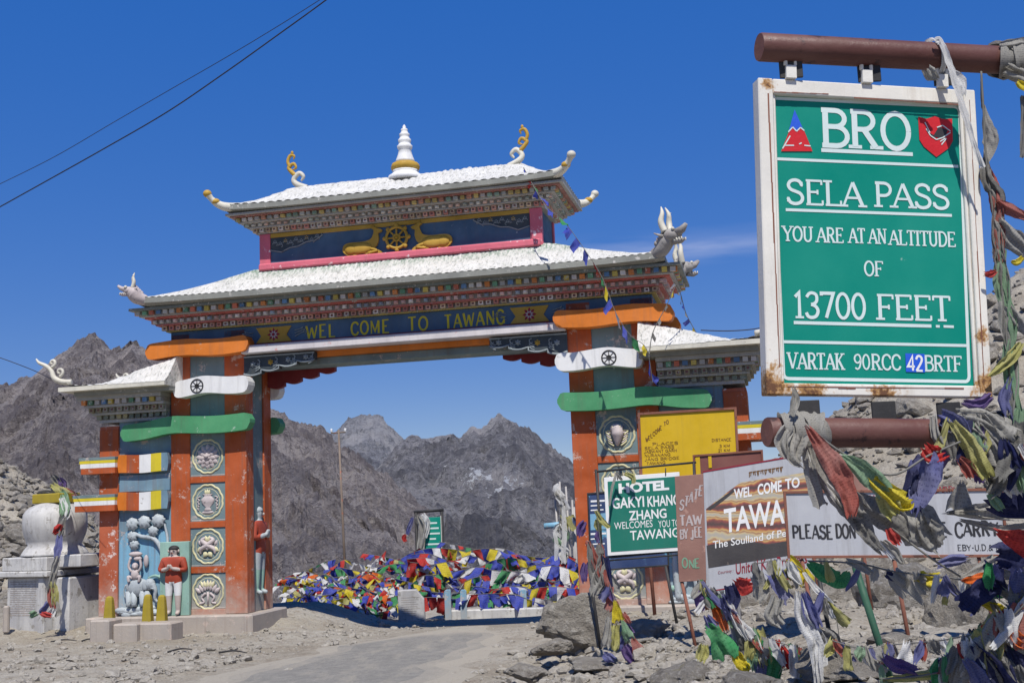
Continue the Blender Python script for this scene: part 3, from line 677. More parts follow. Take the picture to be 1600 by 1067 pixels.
def hip_roof(name, eave, top, parent, lift=.16, pw=1.5, thick=.15, rib=.16, amp=.022, nt=14, lift_pow=5, sag=None, clipu=None):
    """curved hipped roof: eave rectangle (u0,u1,v0,v1,z) up to top rectangle; ribs run down the slope; fascia and soffit included"""
    e0, e1, f0, f1, ez = eave; t0, t1, g0, g1, tz = top
    sides = [((e0, f0), (e1, f0), (t0, g0), (t1, g0)), ((e1, f0), (e1, f1), (t1, g0), (t1, g1)), ((e1, f1), (e0, f1), (t1, g1), (t0, g1)), ((e0, f1), (e0, f0), (t0, g1), (t0, g0))]
    m = MB(); rim = []
    for si, (a, b, c, d) in enumerate(sides):
        Ls = math.hypot(b[0] - a[0], b[1] - a[1]); n = max(10, int(Ls / .045))
        base = len(m.v)
        for i in range(n + 1):
            p = i / n; cr = abs(2 * p - 1) ** lift_pow
            for j in range(nt + 1):
                t = j / nt
                x = lerp(lerp(a[0], b[0], p), lerp(c[0], d[0], p), t); y = lerp(lerp(a[1], b[1], p), lerp(c[1], d[1], p), t)
                z = ez + (tz - ez) * t ** pw + lift * cr * (1 - t) ** 2
                ribv = abs(math.sin(p * Ls / rib * PI)) ** .6
                edge = min(1, min(i, n - i) / 4)
                z += edge * amp * (ribv + (.55 * fbm(x * 5, y * 5, z * 5, 4) + .8 * fbm(x * 1.3, y * 1.3, 2, 3)) * min(1, t * 5)) * (1 if t < .99 else .3) + .012
                m.v.append(Vector((x, y, z)))
            rim.append(Vector((lerp(a[0], b[0], p), lerp(a[1], b[1], p), ez + lift * cr)))
        for i in range(n):
            for j in range(nt): q = base + i * (nt + 1) + j; m.face((q, q + nt + 1, q + nt + 2, q + 1), 0, None, True)
    # top cap
    b = len(m.v); m.v += [Vector((t0, g0, tz)), Vector((t1, g0, tz)), Vector((t1, g1, tz)), Vector((t0, g1, tz))]; m.face((b, b + 1, b + 2, b + 3), 0)
    # fascia board and soffit
    cx, cy = (e0 + e1) / 2, (f0 + f1) / 2; b = len(m.v); n = len(rim)
    for q in rim:
        s1 = Vector((cx + (q.x - cx) * .998, cy + (q.y - cy) * .998, q.z + .012)); s2 = Vector((q.x, q.y, q.z + .012 - thick))
        kx = 1 - .28 / max(.3, abs(e1 - cx)); ky = 1 - .28 / max(.3, abs(f1 - cy))
        s3 = Vector((cx + (q.x - cx) * kx, cy + (q.y - cy) * ky, ez - thick - .01))
        m.v += [q + Vector((0, 0, .03)), s2, s3]
    for i in range(n):
        j = (i + 1) % n
        m.face((b + 3 * i, b + 3 * i + 1, b + 3 * j + 1, b + 3 * j), 1); m.face((b + 3 * i + 1, b + 3 * i + 2, b + 3 * j + 2, b + 3 * j + 1), 1)
    b = len(m.v); kx = 1 - .28 / max(.3, abs(e1 - cx)); ky = 1 - .28 / max(.3, abs(f1 - cy)); zz = ez - thick - .008
    m.v += [Vector((cx + (sx - cx) * kx, cy + (sy - cy) * ky, zz)) for sx, sy in ((e0, f0), (e0, f1), (e1, f1), (e1, f0))]; m.face((b, b + 1, b + 2, b + 3), 1)
    return m.build(name, [M['roof'], M['eave']], parent)

def plank(name, s, ui, uo, zc, h, v0, depth, mats, parent, wave=.035, drop=0.0, ph=0.0, mfun=None, rnd=.42):
    """wavy painted ribbon board with rounded ends, between |u|=ui and uo"""
    n = 44; top = []; bot = []; R_ = h * rnd
    for i in range(n + 1):
        t = i / n; u = lerp(ui, uo, t); de = min(u - ui, uo - u)
        rr = 1 - (1 - math.sqrt(max(0, 1 - (1 - min(1, de / R_)) ** 2))) * .8
        w = wave * math.sin(t * 2 * PI * 1.15 + ph) - drop * sstep(.55, .85, t)
        top.append((s * u, zc + w + h / 2 * rr)); bot.append((s * u, zc + w - h / 2 * rr))
    m = MB()
    for i in range(n):
        a, b, c, d = top[i], top[i + 1], bot[i + 1], bot[i]
        mm = mfun((abs(a[0]) + abs(b[0])) / 2) if mfun else 0
        F0, F1 = v0, v0 + depth
        vs = [(a[0], F0, a[1]), (b[0], F0, b[1]), (c[0], F0, c[1]), (d[0], F0, d[1]), (a[0], F1, a[1]), (b[0], F1, b[1]), (c[0], F1, c[1]), (d[0], F1, d[1])]
        fs = [(3, 2, 1, 0), (4, 5, 6, 7), (0, 1, 5, 4), (2, 3, 7, 6)]
        if i == 0: fs.append((0, 4, 7, 3))
        if i == n - 1: fs.append((1, 2, 6, 5))
        if s < 0: fs = [f[::-1] for f in fs]
        m.add(vs, fs, mm)
    return m.build(name, mats, parent, merge=True)

def wheel_mb(cx, cz, y, R_, th, nsp=8, knobs=True, depth=.03, m=0):
    mb = MB()
    mb.tube([(cx + R_ * math.cos(a * PI / 16), y, cz + R_ * math.sin(a * PI / 16)) for a in range(33)], th, 8, m, cap=False)
    mb.tube([(cx + R_ * .3 * math.cos(a * PI / 10), y, cz + R_ * .3 * math.sin(a * PI / 10)) for a in range(21)], th * .8, 6, m, cap=False)
    mb.blob((cx, y, cz), (R_ * .13, th * 1.3, R_ * .13), m=m)
    for k in range(nsp):
        a = k * 2 * PI / nsp
        mb.tube([(cx + R_ * .1 * math.cos(a), y, cz + R_ * .1 * math.sin(a)), (cx + R_ * math.cos(a), y, cz + R_ * math.sin(a))], th * .62, 6, m)
        if knobs: mb.blob((cx + R_ * 1.16 * math.cos(a), y, cz + R_ * 1.16 * math.sin(a)), (th * 1.5, th, th * 1.5), m=m)
    return mb

def rotY(a): return Matrix.Rotation(a, 3, 'Y')
def petal(mb, cx, cz, y, L_, W_, ang, m=0, dep=.03):     # a pointed leaf swelling out of the wall, tip along ang (0 = up)
    ca, sa = math.cos(ang), math.sin(ang)
    def f(t, b):
        w = W_ * .5 * (math.sin(PI * min(1, t * 1.02) ** .72) ** .8 if 0 < t < .98 else 0)
        x = (b * 2 - 1) * w; z = t * L_
        yy = y - dep * math.sin(PI * clamp(t * .9 + .1)) * math.sqrt(max(0, 1 - (b * 2 - 1) ** 2)) + .012
        return Vector((cx + x * ca + z * sa, yy, cz + z * ca - x * sa))
    mb.grid(f, 7, 6, m)

def medallion(s, z, kind, parent):
    cx = s * 4.555; y = V0 + .05
    m = MB(); n = 72
    # scalloped rim
    pts = []
    for i in range(n + 1):
        a = 2 * PI * i / n; r_ = .345 + .018 * abs(math.sin(a * 6)); pts.append((cx + r_ * math.sin(a), y - .015, z + r_ * math.cos(a) * 1.03))
    m.tube(pts, .026, 8, 0, cap=False)
    m.tube([(cx + .285 * math.sin(2 * PI * i / 48), y - .01, z + .29 * math.cos(2 * PI * i / 48)) for i in range(49)], .014, 6, 0, cap=False)
    disc = [(cx + .35 * math.sin(2 * PI * i / 40), z + .355 * math.cos(2 * PI * i / 40)) for i in range(40)]
    m.prism(disc, y, y + .05, 2)
    Y = y - .03
    if kind == 'lotus':
        for ring, (k, L_, W_, r0) in enumerate(((12, .16, .12, .13), (9, .15, .11, .06), (6, .10, .09, .0))):
            for i in range(k):
                a = 2 * PI * (i + ring * .5) / k
                petal(m, cx + r0 * math.sin(a), z - .01 + r0 * math.cos(a), Y - ring * .02, L_, W_, a, 1, .03)
        m.blob((cx, Y - .06, z), (.05, .03, .04), m=1)
    elif kind == 'vase':
        m.lathe([(.001, -.2), (.10, -.19), (.07, -.15), (.05, -.12), (.15, -.02), (.16, .06), (.10, .11), (.075, .14), (.13, .17), (.001, .17)], 16, m=1)
        k = len(m.v) - 160
        for i in range(k, len(m.v)): v = m.v[i]; m.v[i] = Vector((cx + v.x, Y + .01 + v.y * .35, z + v.z))
        for a in (-.5, 0, .5): petal(m, cx, z + .15, Y - .02, .13, .09, a, 0)
        for q in (-1, 1):
            for k2 in range(4): m.tube(smooth_path([(cx + q * (.17 + .03 * k2 * .4), Y, z + .12 - .08 * k2), (cx + q * .24, Y, z + .09 - .08 * k2), (cx + q * .2, Y, z + .04 - .07 * k2)], 4), .014, 5, 1)
        petal(m, cx, z - .27, Y, .1, .3, 0, 1)
    elif kind == 'fish':
        for q in (-1, 1):
            m.tube(smooth_path([(cx + q * .03, Y, z + .2), (cx + q * .13, Y - .01, z + .13), (cx - q * .02, Y - .02, z + .02), (cx - q * .15, Y - .01, z - .06), (cx - q * .17, Y, z - .16)], 6), [.02, .05, .06, .045, .02], 8, 1)
            petal(m, cx + q * .12, z - .05, Y - .01, .15, .13, q * 1.9, 0); petal(m, cx + q * .02, z - .12, Y - .02, .14, .12, q * 2.5, 0)
            petal(m, cx + q * .16, z + .02, Y, .14, .08, q * .5, 1)
        for a in (-.4, .4): petal(m, cx, z + .1, Y - .02, .15, .09, a, 0)
        m.blob((cx, Y - .03, z - .02), (.05, .03, .06), m=1)
    elif kind == 'parasol':
        for i in range(7): petal(m, cx + (i - 3) * .055, z - .02 + .02 * (3 - abs(i - 3)), Y - .02, .17 + .02 * (3 - abs(i - 3)), .10, (i - 3) * .30, 1)
        for i in range(5): petal(m, cx + (i - 2) * .05, z + .09, Y - .03, .16, .07, (i - 2) * .2, 0)
        for q in (-1, 1): m.tube(smooth_path([(cx + q * .05, Y, z - .03), (cx + q * .15, Y, z - .12), (cx + q * .09, Y, z - .22), (cx + q * .2, Y, z - .25)], 5), [.03, .025, .02, .03], 6, 1)
        m.tube([(cx, Y, z), (cx, Y, z - .28)], .022, 6, 1)
    else:   # conch shell
        m.blob((cx, Y - .03, z + .12), (.14, .05, .10), m=1)
        m.tube(smooth_path([(cx - .02, Y - .03, z + .15), (cx + .02, Y - .04, z), (cx, Y - .03, z - .24)], 6), [.10, .13, .02], 10, 1)
        for q in (-1, 1):
            for k2 in range(5): m.tube(smooth_path([(cx + q * (.12 + .01 * k2), Y - .01, z + .08 - .05 * k2), (cx + q * (.23 - .012 * k2), Y, z + .06 - .055 * k2), (cx + q * (.15 - .02 * k2), Y - .02, z - .02 - .055 * k2)], 4), .018, 5, k2 % 2)
        m.tube(smooth_path([(cx - .09, Y - .08, z + .15), (cx, Y - .09, z + .11), (cx + .09, Y - .08, z + .15)], 5), .016, 6, 0)
    return m.build('medallion', [M['cream'], M['pinkw'], M['teal'] if kind != 'vase' else M['pgreen']], parent)

def scallop_bracket(s, v0, v1, ulen, h, mats, parent, z1, name, carved=True):
    """corbel hung in the corner between pillar and beam with a lobed lower edge"""
    ui = 3.63; poly = [(s * ui, z1), (s * (ui - ulen), z1), (s * (ui - ulen), z1 - h * .42)]
    lob = 4
    for k in range(lob):
        a0 = ui - ulen + ulen * k / lob; a1 = ui - ulen + ulen * (k + 1) / lob; zb = z1 - h * (.42 + .58 * ((k + .0) / (lob - 1)) ** 1.0 * .9)
        for i in range(7):
            t = i / 6; poly.append((s * lerp(a0, a1, t), zb - math.sin(t * PI) * h * .10))
    poly.append((s * ui, z1 - h))
    m = MB(); m.prism(poly, v0, v1, 0)
    if carved:
        edge = [(p[0], v0 - .012, p[1]) for p in poly[2:-1]]
        m.tube(edge, .022, 6, 1)
        m.box(s * ui, s * (ui - ulen), v0 - .022, v0 + .01, z1 - .04, z1 - .005, 1)
        for k in range(4):
            u = ui - ulen * (.88 - .25 * k); zc = z1 - h * (.26 + .1 * k * .7)
            for i in range(6): petal(m, s * u, zc, v0 - .01, h * .17, h * .13, i * PI / 3, 2 if k == 2 else 1, .018)
            m.blob((s * u, v0 - .03, zc), (.03, .02, .03), m=2 if k == 2 else 1)
            for q in range(3):
                uu = u - .12; m.tube(smooth_path([(s * (uu + .02 * q), v0 - .005, zc + .10 - .09 * q), (s * (uu - .05), v0 - .012, zc + .06 - .07 * q), (s * (uu - .01), v0 - .01, zc - .02 - .05 * q), (s * (uu + .06), v0 - .008, zc - .05 - .05 * q)], 4), .013, 5, 1)
    return m.build(name, mats, parent)

def figure(parent, name, cx, y, z0, H, red=True, rot=0.0, face=True):
    """small standing plaster figure, hands folded at the chest, one skinned body"""
    k = H / 1.7
    J = {'pel': (0, 0, .92), 'bel': (0, 0, 1.08), 'ch': (0, -.01, 1.30), 'nk': (0, 0, 1.43), 'hd0': (0, 0, 1.50), 'hd': (0, 0, 1.58), 'top': (0, 0, 1.66)}
    R_ = {'pel': .16, 'bel': .16, 'ch': .17, 'nk': .065, 'hd0': .085, 'hd': .105, 'top': .07}
    E_ = [('pel', 'bel'), ('bel', 'ch'), ('ch', 'nk'), ('nk', 'hd0'), ('hd0', 'hd'), ('hd', 'top')]
    for q, s in (('l', -1), ('r', 1)):
        J.update({q + 'sh': (s * .20, 0, 1.34), q + 'el': (s * .27, -.03, 1.08), q + 'ha': (s * .035, -.19, 1.15), q + 'fi': (s * .012, -.22, 1.25), q + 'hp': (s * .09, 0, .84), q + 'kn': (s * .10, -.01, .48), q + 'an': (s * .10, 0, .09), q + 'to': (s * .12, -.13, .04)})
        R_.update({q + 'sh': .095, q + 'el': .085, q + 'ha': .04, q + 'fi': .028, q + 'hp': .11, q + 'kn': .075, q + 'an': .05, q + 'to': .04})
        E_ += [('ch', q + 'sh'), (q + 'sh', q + 'el'), (q + 'el', q + 'ha'), (q + 'ha', q + 'fi'), ('pel', q + 'hp'), (q + 'hp', q + 'kn'), (q + 'kn', q + 'an'), (q + 'an', q + 'to')]
    nm = list(J); me = bpy.data.meshes.new('tmp'); me.from_pydata([J[n] for n in nm], [(nm.index(a), nm.index(b)) for a, b in E_], [])
    o = bpy.data.objects.new('tmp', me); COL.objects.link(o)
    sk = o.modifiers.new('skin', 'SKIN'); sk.use_smooth_shade = True
    for i, n in enumerate(nm):
        d = me.skin_vertices[0].data[i]; d.radius = (R_[n], R_[n] * (.75 if n in ('pel', 'bel', 'ch') else 1)); d.use_root = (n == 'pel')
    sb = o.modifiers.new('s', 'SUBSURF'); sb.levels = 2; sb.render_levels = 2
    me2 = bpy.data.meshes.new_from_object(o.evaluated_get(bpy.context.evaluated_depsgraph_get()))
    bpy.data.objects.remove(o)
    me2.materials.clear()
    mats = [M['robe'], M['white'], M['skin'], M['pgreen']] if red else [M['robe'], M['statue'], M['statue'], M['pgreen']]
    for mt in mats: me2.materials.append(mt)
    for p in me2.polygons:
        c = p.center; p.use_smooth = True
        if c.z > 1.42: mi = 2
        elif c.y < -.14 and c.z > 1.08: mi = 2
        elif c.z > .80: mi = 0
        elif c.z > .50: mi = 1
        elif c.z > .10: mi = 3 if not red else 2
        else: mi = 2
        p.material_index = mi
    me2.transform(Matrix.Rotation(rot, 4, 'Z') @ Matrix.Scale(k, 4)); me2.transform(Matrix.Translation((cx, y, z0)))
    ob = bpy.data.objects.new(name, me2); COL.objects.link(ob); ob.parent = parent
    MT = Matrix.Translation((cx, y, z0)) @ Matrix.Rotation(rot, 4, 'Z') @ Matrix.Scale(k, 4)
    def tr(mb):
        mb.v = [MT @ v for v in mb.v]; return mb
    hb = MB(); hb.blob((0, .02, 1.615), (.112, .115, .085), nu=14, nv=8); hb.blob((0, .05, 1.55), (.108, .09, .10))
    tr(hb).build('hair', M['hairb'] if red else M['statue'], ob)
    fb = MB()
    for s in (-1, 1): fb.blob((s * .042, -.102, 1.575), (.013, .010, .007), m=0); fb.tube([(s * .065, -.098, 1.602), (s * .022, -.108, 1.606)], .007, 5, 0); fb.blob((s * .112, 0, 1.56), (.02, .03, .04), m=1)
    fb.blob((0, -.115, 1.545), (.016, .022, .028), m=1); fb.tube([(-.03, -.098, 1.505), (.03, -.098, 1.505)], .008, 5, 2)
    tr(fb).build('face', [M['hairb'], M['skin'], M['robe']], ob)
    return ob

for s in (-1, 1):
    # ---- pillar: teal core, orange pilasters, cross bars framing the medallions
    m = MB()
    m.box(s * 3.66, s * 5.41, V0 + .03, V1 - .03, .12, 6.35, 0)
    for a, b in ((3.62, 4.13), (4.97, 5.43)):
        m.box(s * a, s * b, V0, V0 + .14, .125, 6.30, 1); m.box(s * a, s * b, V1 - .14, V1, .125, 6.30, 1)
    m.box(s * 3.62, s * 3.74, V0 + .141, V0 + .36, .125, 6.30, 1); m.box(s * 3.62, s * 3.74, V1 - .38, V1 - .141, .125, 6.30, 1)
    for z in (.17, 1.075, 2.05, 3.03): m.box(s * 4.131, s * 4.969, V0 + .004, V0 + .06, z - .075, z + .06, 1)
    # stepped inner frames and the deep top lip of each panel
    for z in (.17, 1.075, 2.05, 3.03):
        m.box(s * 4.14, s * 4.96, V0 + .022, V0 + .05, z + .0605, z + .10, 2)
    pil = m.build('pillar', [M['teal'], M['orange'], M['stone']], gate, bevel=.008)
    if s < 0:
        kinds = ('lotus', 'vase', 'fish', 'parasol')
    else: kinds = ('conch', 'parasol', 'lotus', 'fish')
    for z, k in zip((3.53, 2.535, 1.57, .60), kinds): medallion(s, z, k, pil)
    # plinth
    mbx((s * 2.98 + s * .40, s * 7.35, V0 - .28, V1 + .25, -.9, .118, 0)).build('plinth', M['stone'], gate, bevel=.03)
    # ---- ribbon boards, front and back
    for nm, zc, h, uo, pf, mt, ph in (('orange_plank', 5.935, .36, 5.88, -.33, 'orange_bright', 2.6), ('white_plank', 5.065, .375, 5.20, -.33, 'white', 3.4), ('green_plank', 4.235, .375, 6.52, -.27, 'green', 2.9)):
        p_ = plank(nm, s, 3.40, uo, zc, h, pf, -pf - .004, M[mt], gate, ph=ph, drop=.10 if nm == 'green_plank' else .03, wave=.03)
        if nm == 'white_plank':
            wheel_mb(s * 4.62 if s < 0 else 4.52, zc - .0, pf - .004, .145, .014, knobs=False).build('wheel_emblem', M['black'], p_)
        plank(nm, s, 3.40, uo, zc, h, V1 + .004, .30, M[mt], gate, ph=ph, drop=.04, wave=.03)
    # ---- corbels under the beam
    scallop_bracket(s, V0 - .05, V0 + .12, 1.66, .42, [M['carve'], M['carve_l'], M['gold']], gate, 5.685, 'carved_bracket')
    scallop_bracket(s, V1 - .16, V1 - .02, 1.66, .52, [M['maroon'], M['carve_l'], M['gold']], gate, 5.60, 'red_bracket', carved=False)
    # ---- wing
    m = MB()
    m.box(s * 5.432, s * 6.74, V0 + .05, V1 - .05, .119, 4.6, 0)
    m.box(s * 6.73, s * 7.2, V0 + .01, V1 - .01, .121, 4.32, 1)
    wing = m.build('wing', [M['teal_blue'], M['orange_worn']], gate, bevel=.008)
    mbx((s * 6.735, s * 7.204, V0 + .002, V1, 2.45, 4.25)).build('upper_pilaster', M['orange'], wing, bevel=.006)
    # striped ribbon boards round the wing: two of them
    for zc, uo in ((3.43, 7.60), (2.60, 7.74)):
        def mf(u): return 0 if u > 6.70 else 1 if u > 6.45 else 2 if u > 6.16 else 3 if u > 5.86 else 4 if u > 5.62 else 5
        plank('striped_plank', s, 5.44, 6.69, zc + .02, .40, V0 - .10, .145, [M['orange_bright'], M['orange_bright'], M['orange'], M['white'], M['yellowp'], M['teal_blue']], gate, wave=.012, ph=.8, mfun=mf, rnd=.06)
        e = MB()
        for k, (q0, q1) in enumerate(((.13, .20), (.06, .13), (-.04, .06), (-.17, -.04))):
            e.box(s * 6.692, s * (uo - .02 * k), V0 - .20, V0 + .85, zc + q0 + .0005, zc + q1 - .0005, k)
        e.build('striped_end', [M['teal'], M['yellowp'], M['white'], M['orange']], gate, bevel=.004)
    mbx((s * 5.46, s * 6.70, V0 + .0, V0 + .045, 2.83, 3.21)).build('blue_band', M['teal_blue'], wing, bevel=.01)
    # ---- relief panel: tree, elephant and small animals on a sky-blue arch
    ac = s * 6.08
    pm = MB()
    pm.prism([(ac - .62, .16)] + [(ac + .62 * math.cos(a * PI / 16) * -1, 1.66 + .42 * math.sin(a * PI / 16)) for a in range(17)] + [(ac + .62, .16)], V0 + .025, V0 + .047, 0)
    pan = pm.build('relief_panel', [M['skyblue']], wing)
    rm = MB(); Y = V0 - .01; q = s
    rm.tube(smooth_path([(ac - q * .47, Y, .2), (ac - q * .50, Y - .02, .9), (ac - q * .47, Y, 1.42), (ac - q * .28, Y - .02, 1.76), (ac + q * .05, Y - .02, 1.84), (ac + q * .25, Y, 1.93)], 6), [.075, .06, .055, .05, .045, .03], 8)
    rm.tube(smooth_path([(ac - q * .50, Y, 1.2), (ac - q * .58, Y, 1.7), (ac - q * .50, Y, 2.1)], 5), [.04, .035, .02], 6)
    for (dx, z, r_) in ((.27, 2.12, .145), (-.02, 2.15, .15), (-.36, 2.17, .155), (.27, 1.85, .12), (-.24, 1.95, .12), (.22, 1.66, .11)):
        fnl = lambda p: 1 + .12 * math.sin(8 * math.atan2(p.z, p.x)) + .1 * math.sin(5 * p.x * 4 + p.z * 9)
        rm.blob((ac + q * dx, Y - .02, z), (r_, .07, r_ * .92), nu=22, nv=12, fn=fnl)
    rm.build('carved_tree', M['statue'], pan)
    em = MB(); ex = ac + q * .12; hd_ = -q          # the elephant faces inwards
    em.blob((ex, Y - .03, .74), (.30, .11, .20), nu=16, nv=10)
    em.blob((ex + hd_ * .30, Y - .06, .80), (.13, .10, .13)); em.blob((ex + hd_ * .22, Y - .12, .78), (.08, .03, .11))
    em.tube(smooth_path([(ex + hd_ * .38, Y - .08, .80), (ex + hd_ * .45, Y - .08, .66), (ex + hd_ * .44, Y - .08, .50), (ex + hd_ * .50, Y - .08, .42)], 5), [.065, .05, .035, .025], 8)
    em.tube([(ex + hd_ * .36, Y - .12, .72), (ex + hd_ * .46, Y - .16, .70)], [.018, .008], 6)
    for dx in (-.21, -.08, .12, .24): em.tube([(ex + dx, Y - .04, .66), (ex + dx, Y - .05, .40), (ex + dx, Y - .05, .33)], [.085, .06, .068], 8)
    em.tube(smooth_path([(ex - hd_ * .30, Y - .03, .80), (ex - hd_ * .34, Y - .03, .66), (ex - hd_ * .32, Y - .03, .52)], 4), .015, 5)
    em.build('carved_elephant', M['statue'], pan)
    om = MB(); ox = ex + q * .05
    om.blob((ox, Y - .06, 1.02), (.10, .08, .13)); om.blob((ox, Y - .07, 1.20), (.075, .07, .08)); om.blob((ox + .02, Y - .12, 1.18), (.035, .03, .03))
    for t in (-1, 1):
        om.tube(smooth_path([(ox + t * .08, Y - .07, 1.08), (ox + t * .15, Y - .08, 1.2), (ox + t * .10, Y - .07, 1.40)], 4), .03, 6); om.tube(smooth_path([(ox + t * .06, Y - .08, .94), (ox + t * .14, Y - .12, .98), (ox + t * .12, Y - .12, .86)], 4), .035, 6)
    om.blob((ox, Y - .05, 1.46), (.17, .07, .06)); om.blob((ox + .06, Y - .06, 1.36), (.10, .06, .05)); om.blob((ox - q * .24, Y - .02, 1.30), (.06, .05, .14))
    om.build('carved_monkey', M['pinkw'], pan)
    gm = MB()
    for i in range(16): gm.blob((ac + random.uniform(-.58, .58), Y, random.uniform(.14, .30)), (random.uniform(.12, .2), .06, random.uniform(.04, .09)), nu=8, nv=6)
    gm.build('carved_rocks', M['statue'], pan); gm = MB()
    for i in range(7): gm.blob((ac - q * random.uniform(.38, .6), Y, random.uniform(.35, 1.2)), (.06, .04, .06), nu=8, nv=6, m=1)
    gm.tube(smooth_path([(ac - q * .5, Y - .02, .9), (ac - q * .3, Y - .03, .98), (ac - q * .12, Y - .03, .93)], 5), [.02, .035, .02], 6, 1)
    gm.build('carved_foliage', [M['statue'], M['pgreen']], pan)
    # ---- painted guardian on the inner face
    gd = figure(pil, 'painted_guardian', s * 3.69, .72, .45, 1.95, red=False, rot=(PI / 2 if s < 0 else -PI / 2))
    # ---- wing roof
    u0, u1 = sorted((s * 5.36, s * 7.72))
    cornice('wing_cornice', min(s * 5.44, s * 7.12), max(s * 5.44, s * 7.12), V0 + .0, V1, 4.40, 4.99, .42, gate,
            [(.8, 'band', GREY), (1.2, 'dent', lambda i=0: random.choice([(.26, .26, .17), (.32, .27, .12), (.22, .24, .17), (.14, .17, .12)])), (.6, 'band', lambda i=0: (.40, .38, .30)), (1.3, 'eye', lambda i=0: random.choice([(.33, .32, .22), (.28, .27, .2), (.36, .3, .16)])), (.6, 'band', GREY), (1.3, 'dent', ALT), (1.0, 'band', GREY)], .16, (s < 0, s > 0))
    m = MB(); nu, nv = 60, 40
    EZ = 5.16
    def wr(a, b):   # a 0 at pillar, 1 at outer eave ; b across depth
        u = lerp(5.14, 7.74, a); v = lerp(V0 - .80, V1 + .80, b)
        hb = 1 - abs(2 * b - 1)
        k = min(1, hb * 2.6) ** 1.25
        rise = .46 * clamp(1 - a / .70) ** 1.1 * k + .16 * k * (1 - a ** 3)
        rib_ = .02 * abs(math.sin(u * PI / .17)) ** .6
        cr = a ** 6 * (abs(2 * b - 1) ** 5) * .14 + .05 * sstep(.86, 1, a)
        return Vector((s * u, v, EZ + rise + rib_ + cr + .025 * fbm(u * 4, v * 4, 3, 4)))
    m.grid(lambda a, b: wr(a, b), nu, nv, 0)
    m.grid(lambda a, b: (lambda p: Vector((p.x, p.y, lerp(EZ - .07, p.z, a))))(wr(0, b)), 4, nv, 0)
    m.box(s * 5.145, s * 7.74, V0 - .795, V1 + .795, EZ - .075, EZ + .02, 2); m.box(s * 5.15, s * 7.50, V0 - .56, V1 + .56, EZ - .17, EZ - .076, 1)
    wrf = m.build('wing_roof', [M['roof'], M['eave'], M['creamw']], gate)
    # curled scroll ornaments on the wing roof corners
    for vv, dv in ((V0 - .77, -1), (V1 + .77, 1)):
        o = MB(); a = Vector((s * 7.66, vv, EZ + .12))
        pts = [a + Vector((s * p, dv * p * .35, z)) for p, z in ((-.2, .02), (0, .03), (.16, .12), (.22, .28), (.34, .40), (.47, .47), (.53, .56))]
        o.tube(smooth_path(pts, 4), [.06, .065, .06, .05, .045, .035, .012], 8)
        for (cx_, cz_, r_, a0) in ((.05, .25, .10, -90), (.20, .46, .09, -80)):
            o.tube([a + Vector((s * (cx_ + r_ * (1 - i / 26) * math.cos(math.radians(a0 - i * 18))), dv * .35 * cx_, cz_ + r_ * (1 - i / 26) * math.sin(math.radians(a0 - i * 18)))) for i in range(23)], [.035, .03, .022], 7)
        o.build('scroll_ornament', M['creamw'], gate)
# small figure board standing before the left pillar
st = empty('statue', GB, -YAW, 'plaster figure in red robe with folded hands on a green board by the pillar', 'statue')
mbx((-5.63, -4.93, -.12, -.03, .12, 1.70)).build('back_board', M['pgreen'], st, bevel=.01)
fg_ = figure(st, 'figure', -5.27, -.17, .125, 1.50)
for o_ in [fg_] + list(fg_.children):
    for v_ in o_.data.vertices: v_.co.x = -5.27 + (v_.co.x + 5.27) * 1.22
# ---- beam
m = MB()
m.box(-5.43, 5.43, V0 + .0, V1, 5.902, 6.36, 0)
m.box(-3.62, 3.62, V0 - .02, V0 + .05, 5.90, 5.955, 1)
beam = m.build('beam', [M['bluep'], M['maroon']], gate, bevel=.006)
mbx((-3.615, 3.615, V0 - .24, V1 + .2, 5.715, 5.897)).build('beam_ledge', M['trimw'], gate, bevel=.02)
m = MB()
m.box(-3.615, 3.615, V0 + .12, V1 - .12, 5.60, 5.713, 0); m.box(-3.615, 3.615, V0 + .35, V1 - .3, 5.44, 5.598, 1)
m.build('beam_soffit', [M['orange_bright'], M['teal']], gate, bevel=.01)
def gfr(x, z, o): return (x, V0 - o - .002, z)
for wd, x0, x1, z0 in (('WEL', -2.18, -1.46, 5.985), ('COME', -1.14, -.22, 5.985), ('TO', .16, .66, 5.985), ('TAWANG', .98, 2.34, 5.975)):
    m = MB(); lettering(m, wd, x0, x1, z0, 6.265, gfr, .17, False, track=.11, jitter=.03); m.build('welcome_lettering', M['yellowp'], beam)
for cx in (-2.93, 2.85):
    m = MB(); z = 6.13; y = -.02
    m.prism([(cx - .42, z - .17), (cx - .30, z - .02), (cx - .42, z + .17), (cx + .42, z + .17), (cx + .30, z - .02), (cx + .42, z - .17)], y, y + .018, 0)
    for i in range(8): petal(m, cx, z, y - .005, .17, .075, i * PI / 4, 1, .018)
    for i in range(8): petal(m, cx, z, y - .015, .10, .05, (i + .5) * PI / 4, 2, .016)
    m.blob((cx, y - .02, z), (.035, .02, .035), m=1)
    m.build('flower_motif', [M['gold'], M['dkred'], M['pinkw']], beam)
    for q in (-1, 1):
        w = MB()
        for k in range(3): w.tube(smooth_path([(cx + q * .50, y, z - .08 + .07 * k), (cx + q * .62, y, z - .02 + .05 * k), (cx + q * (.78 - .04 * k), y, z + .02 + .05 * k), (cx + q * (.74 - .04 * k), y, z - .04 + .06 * k)], 4), .010, 5)
        w.build('cloud_motif', M['carve_l'], beam)
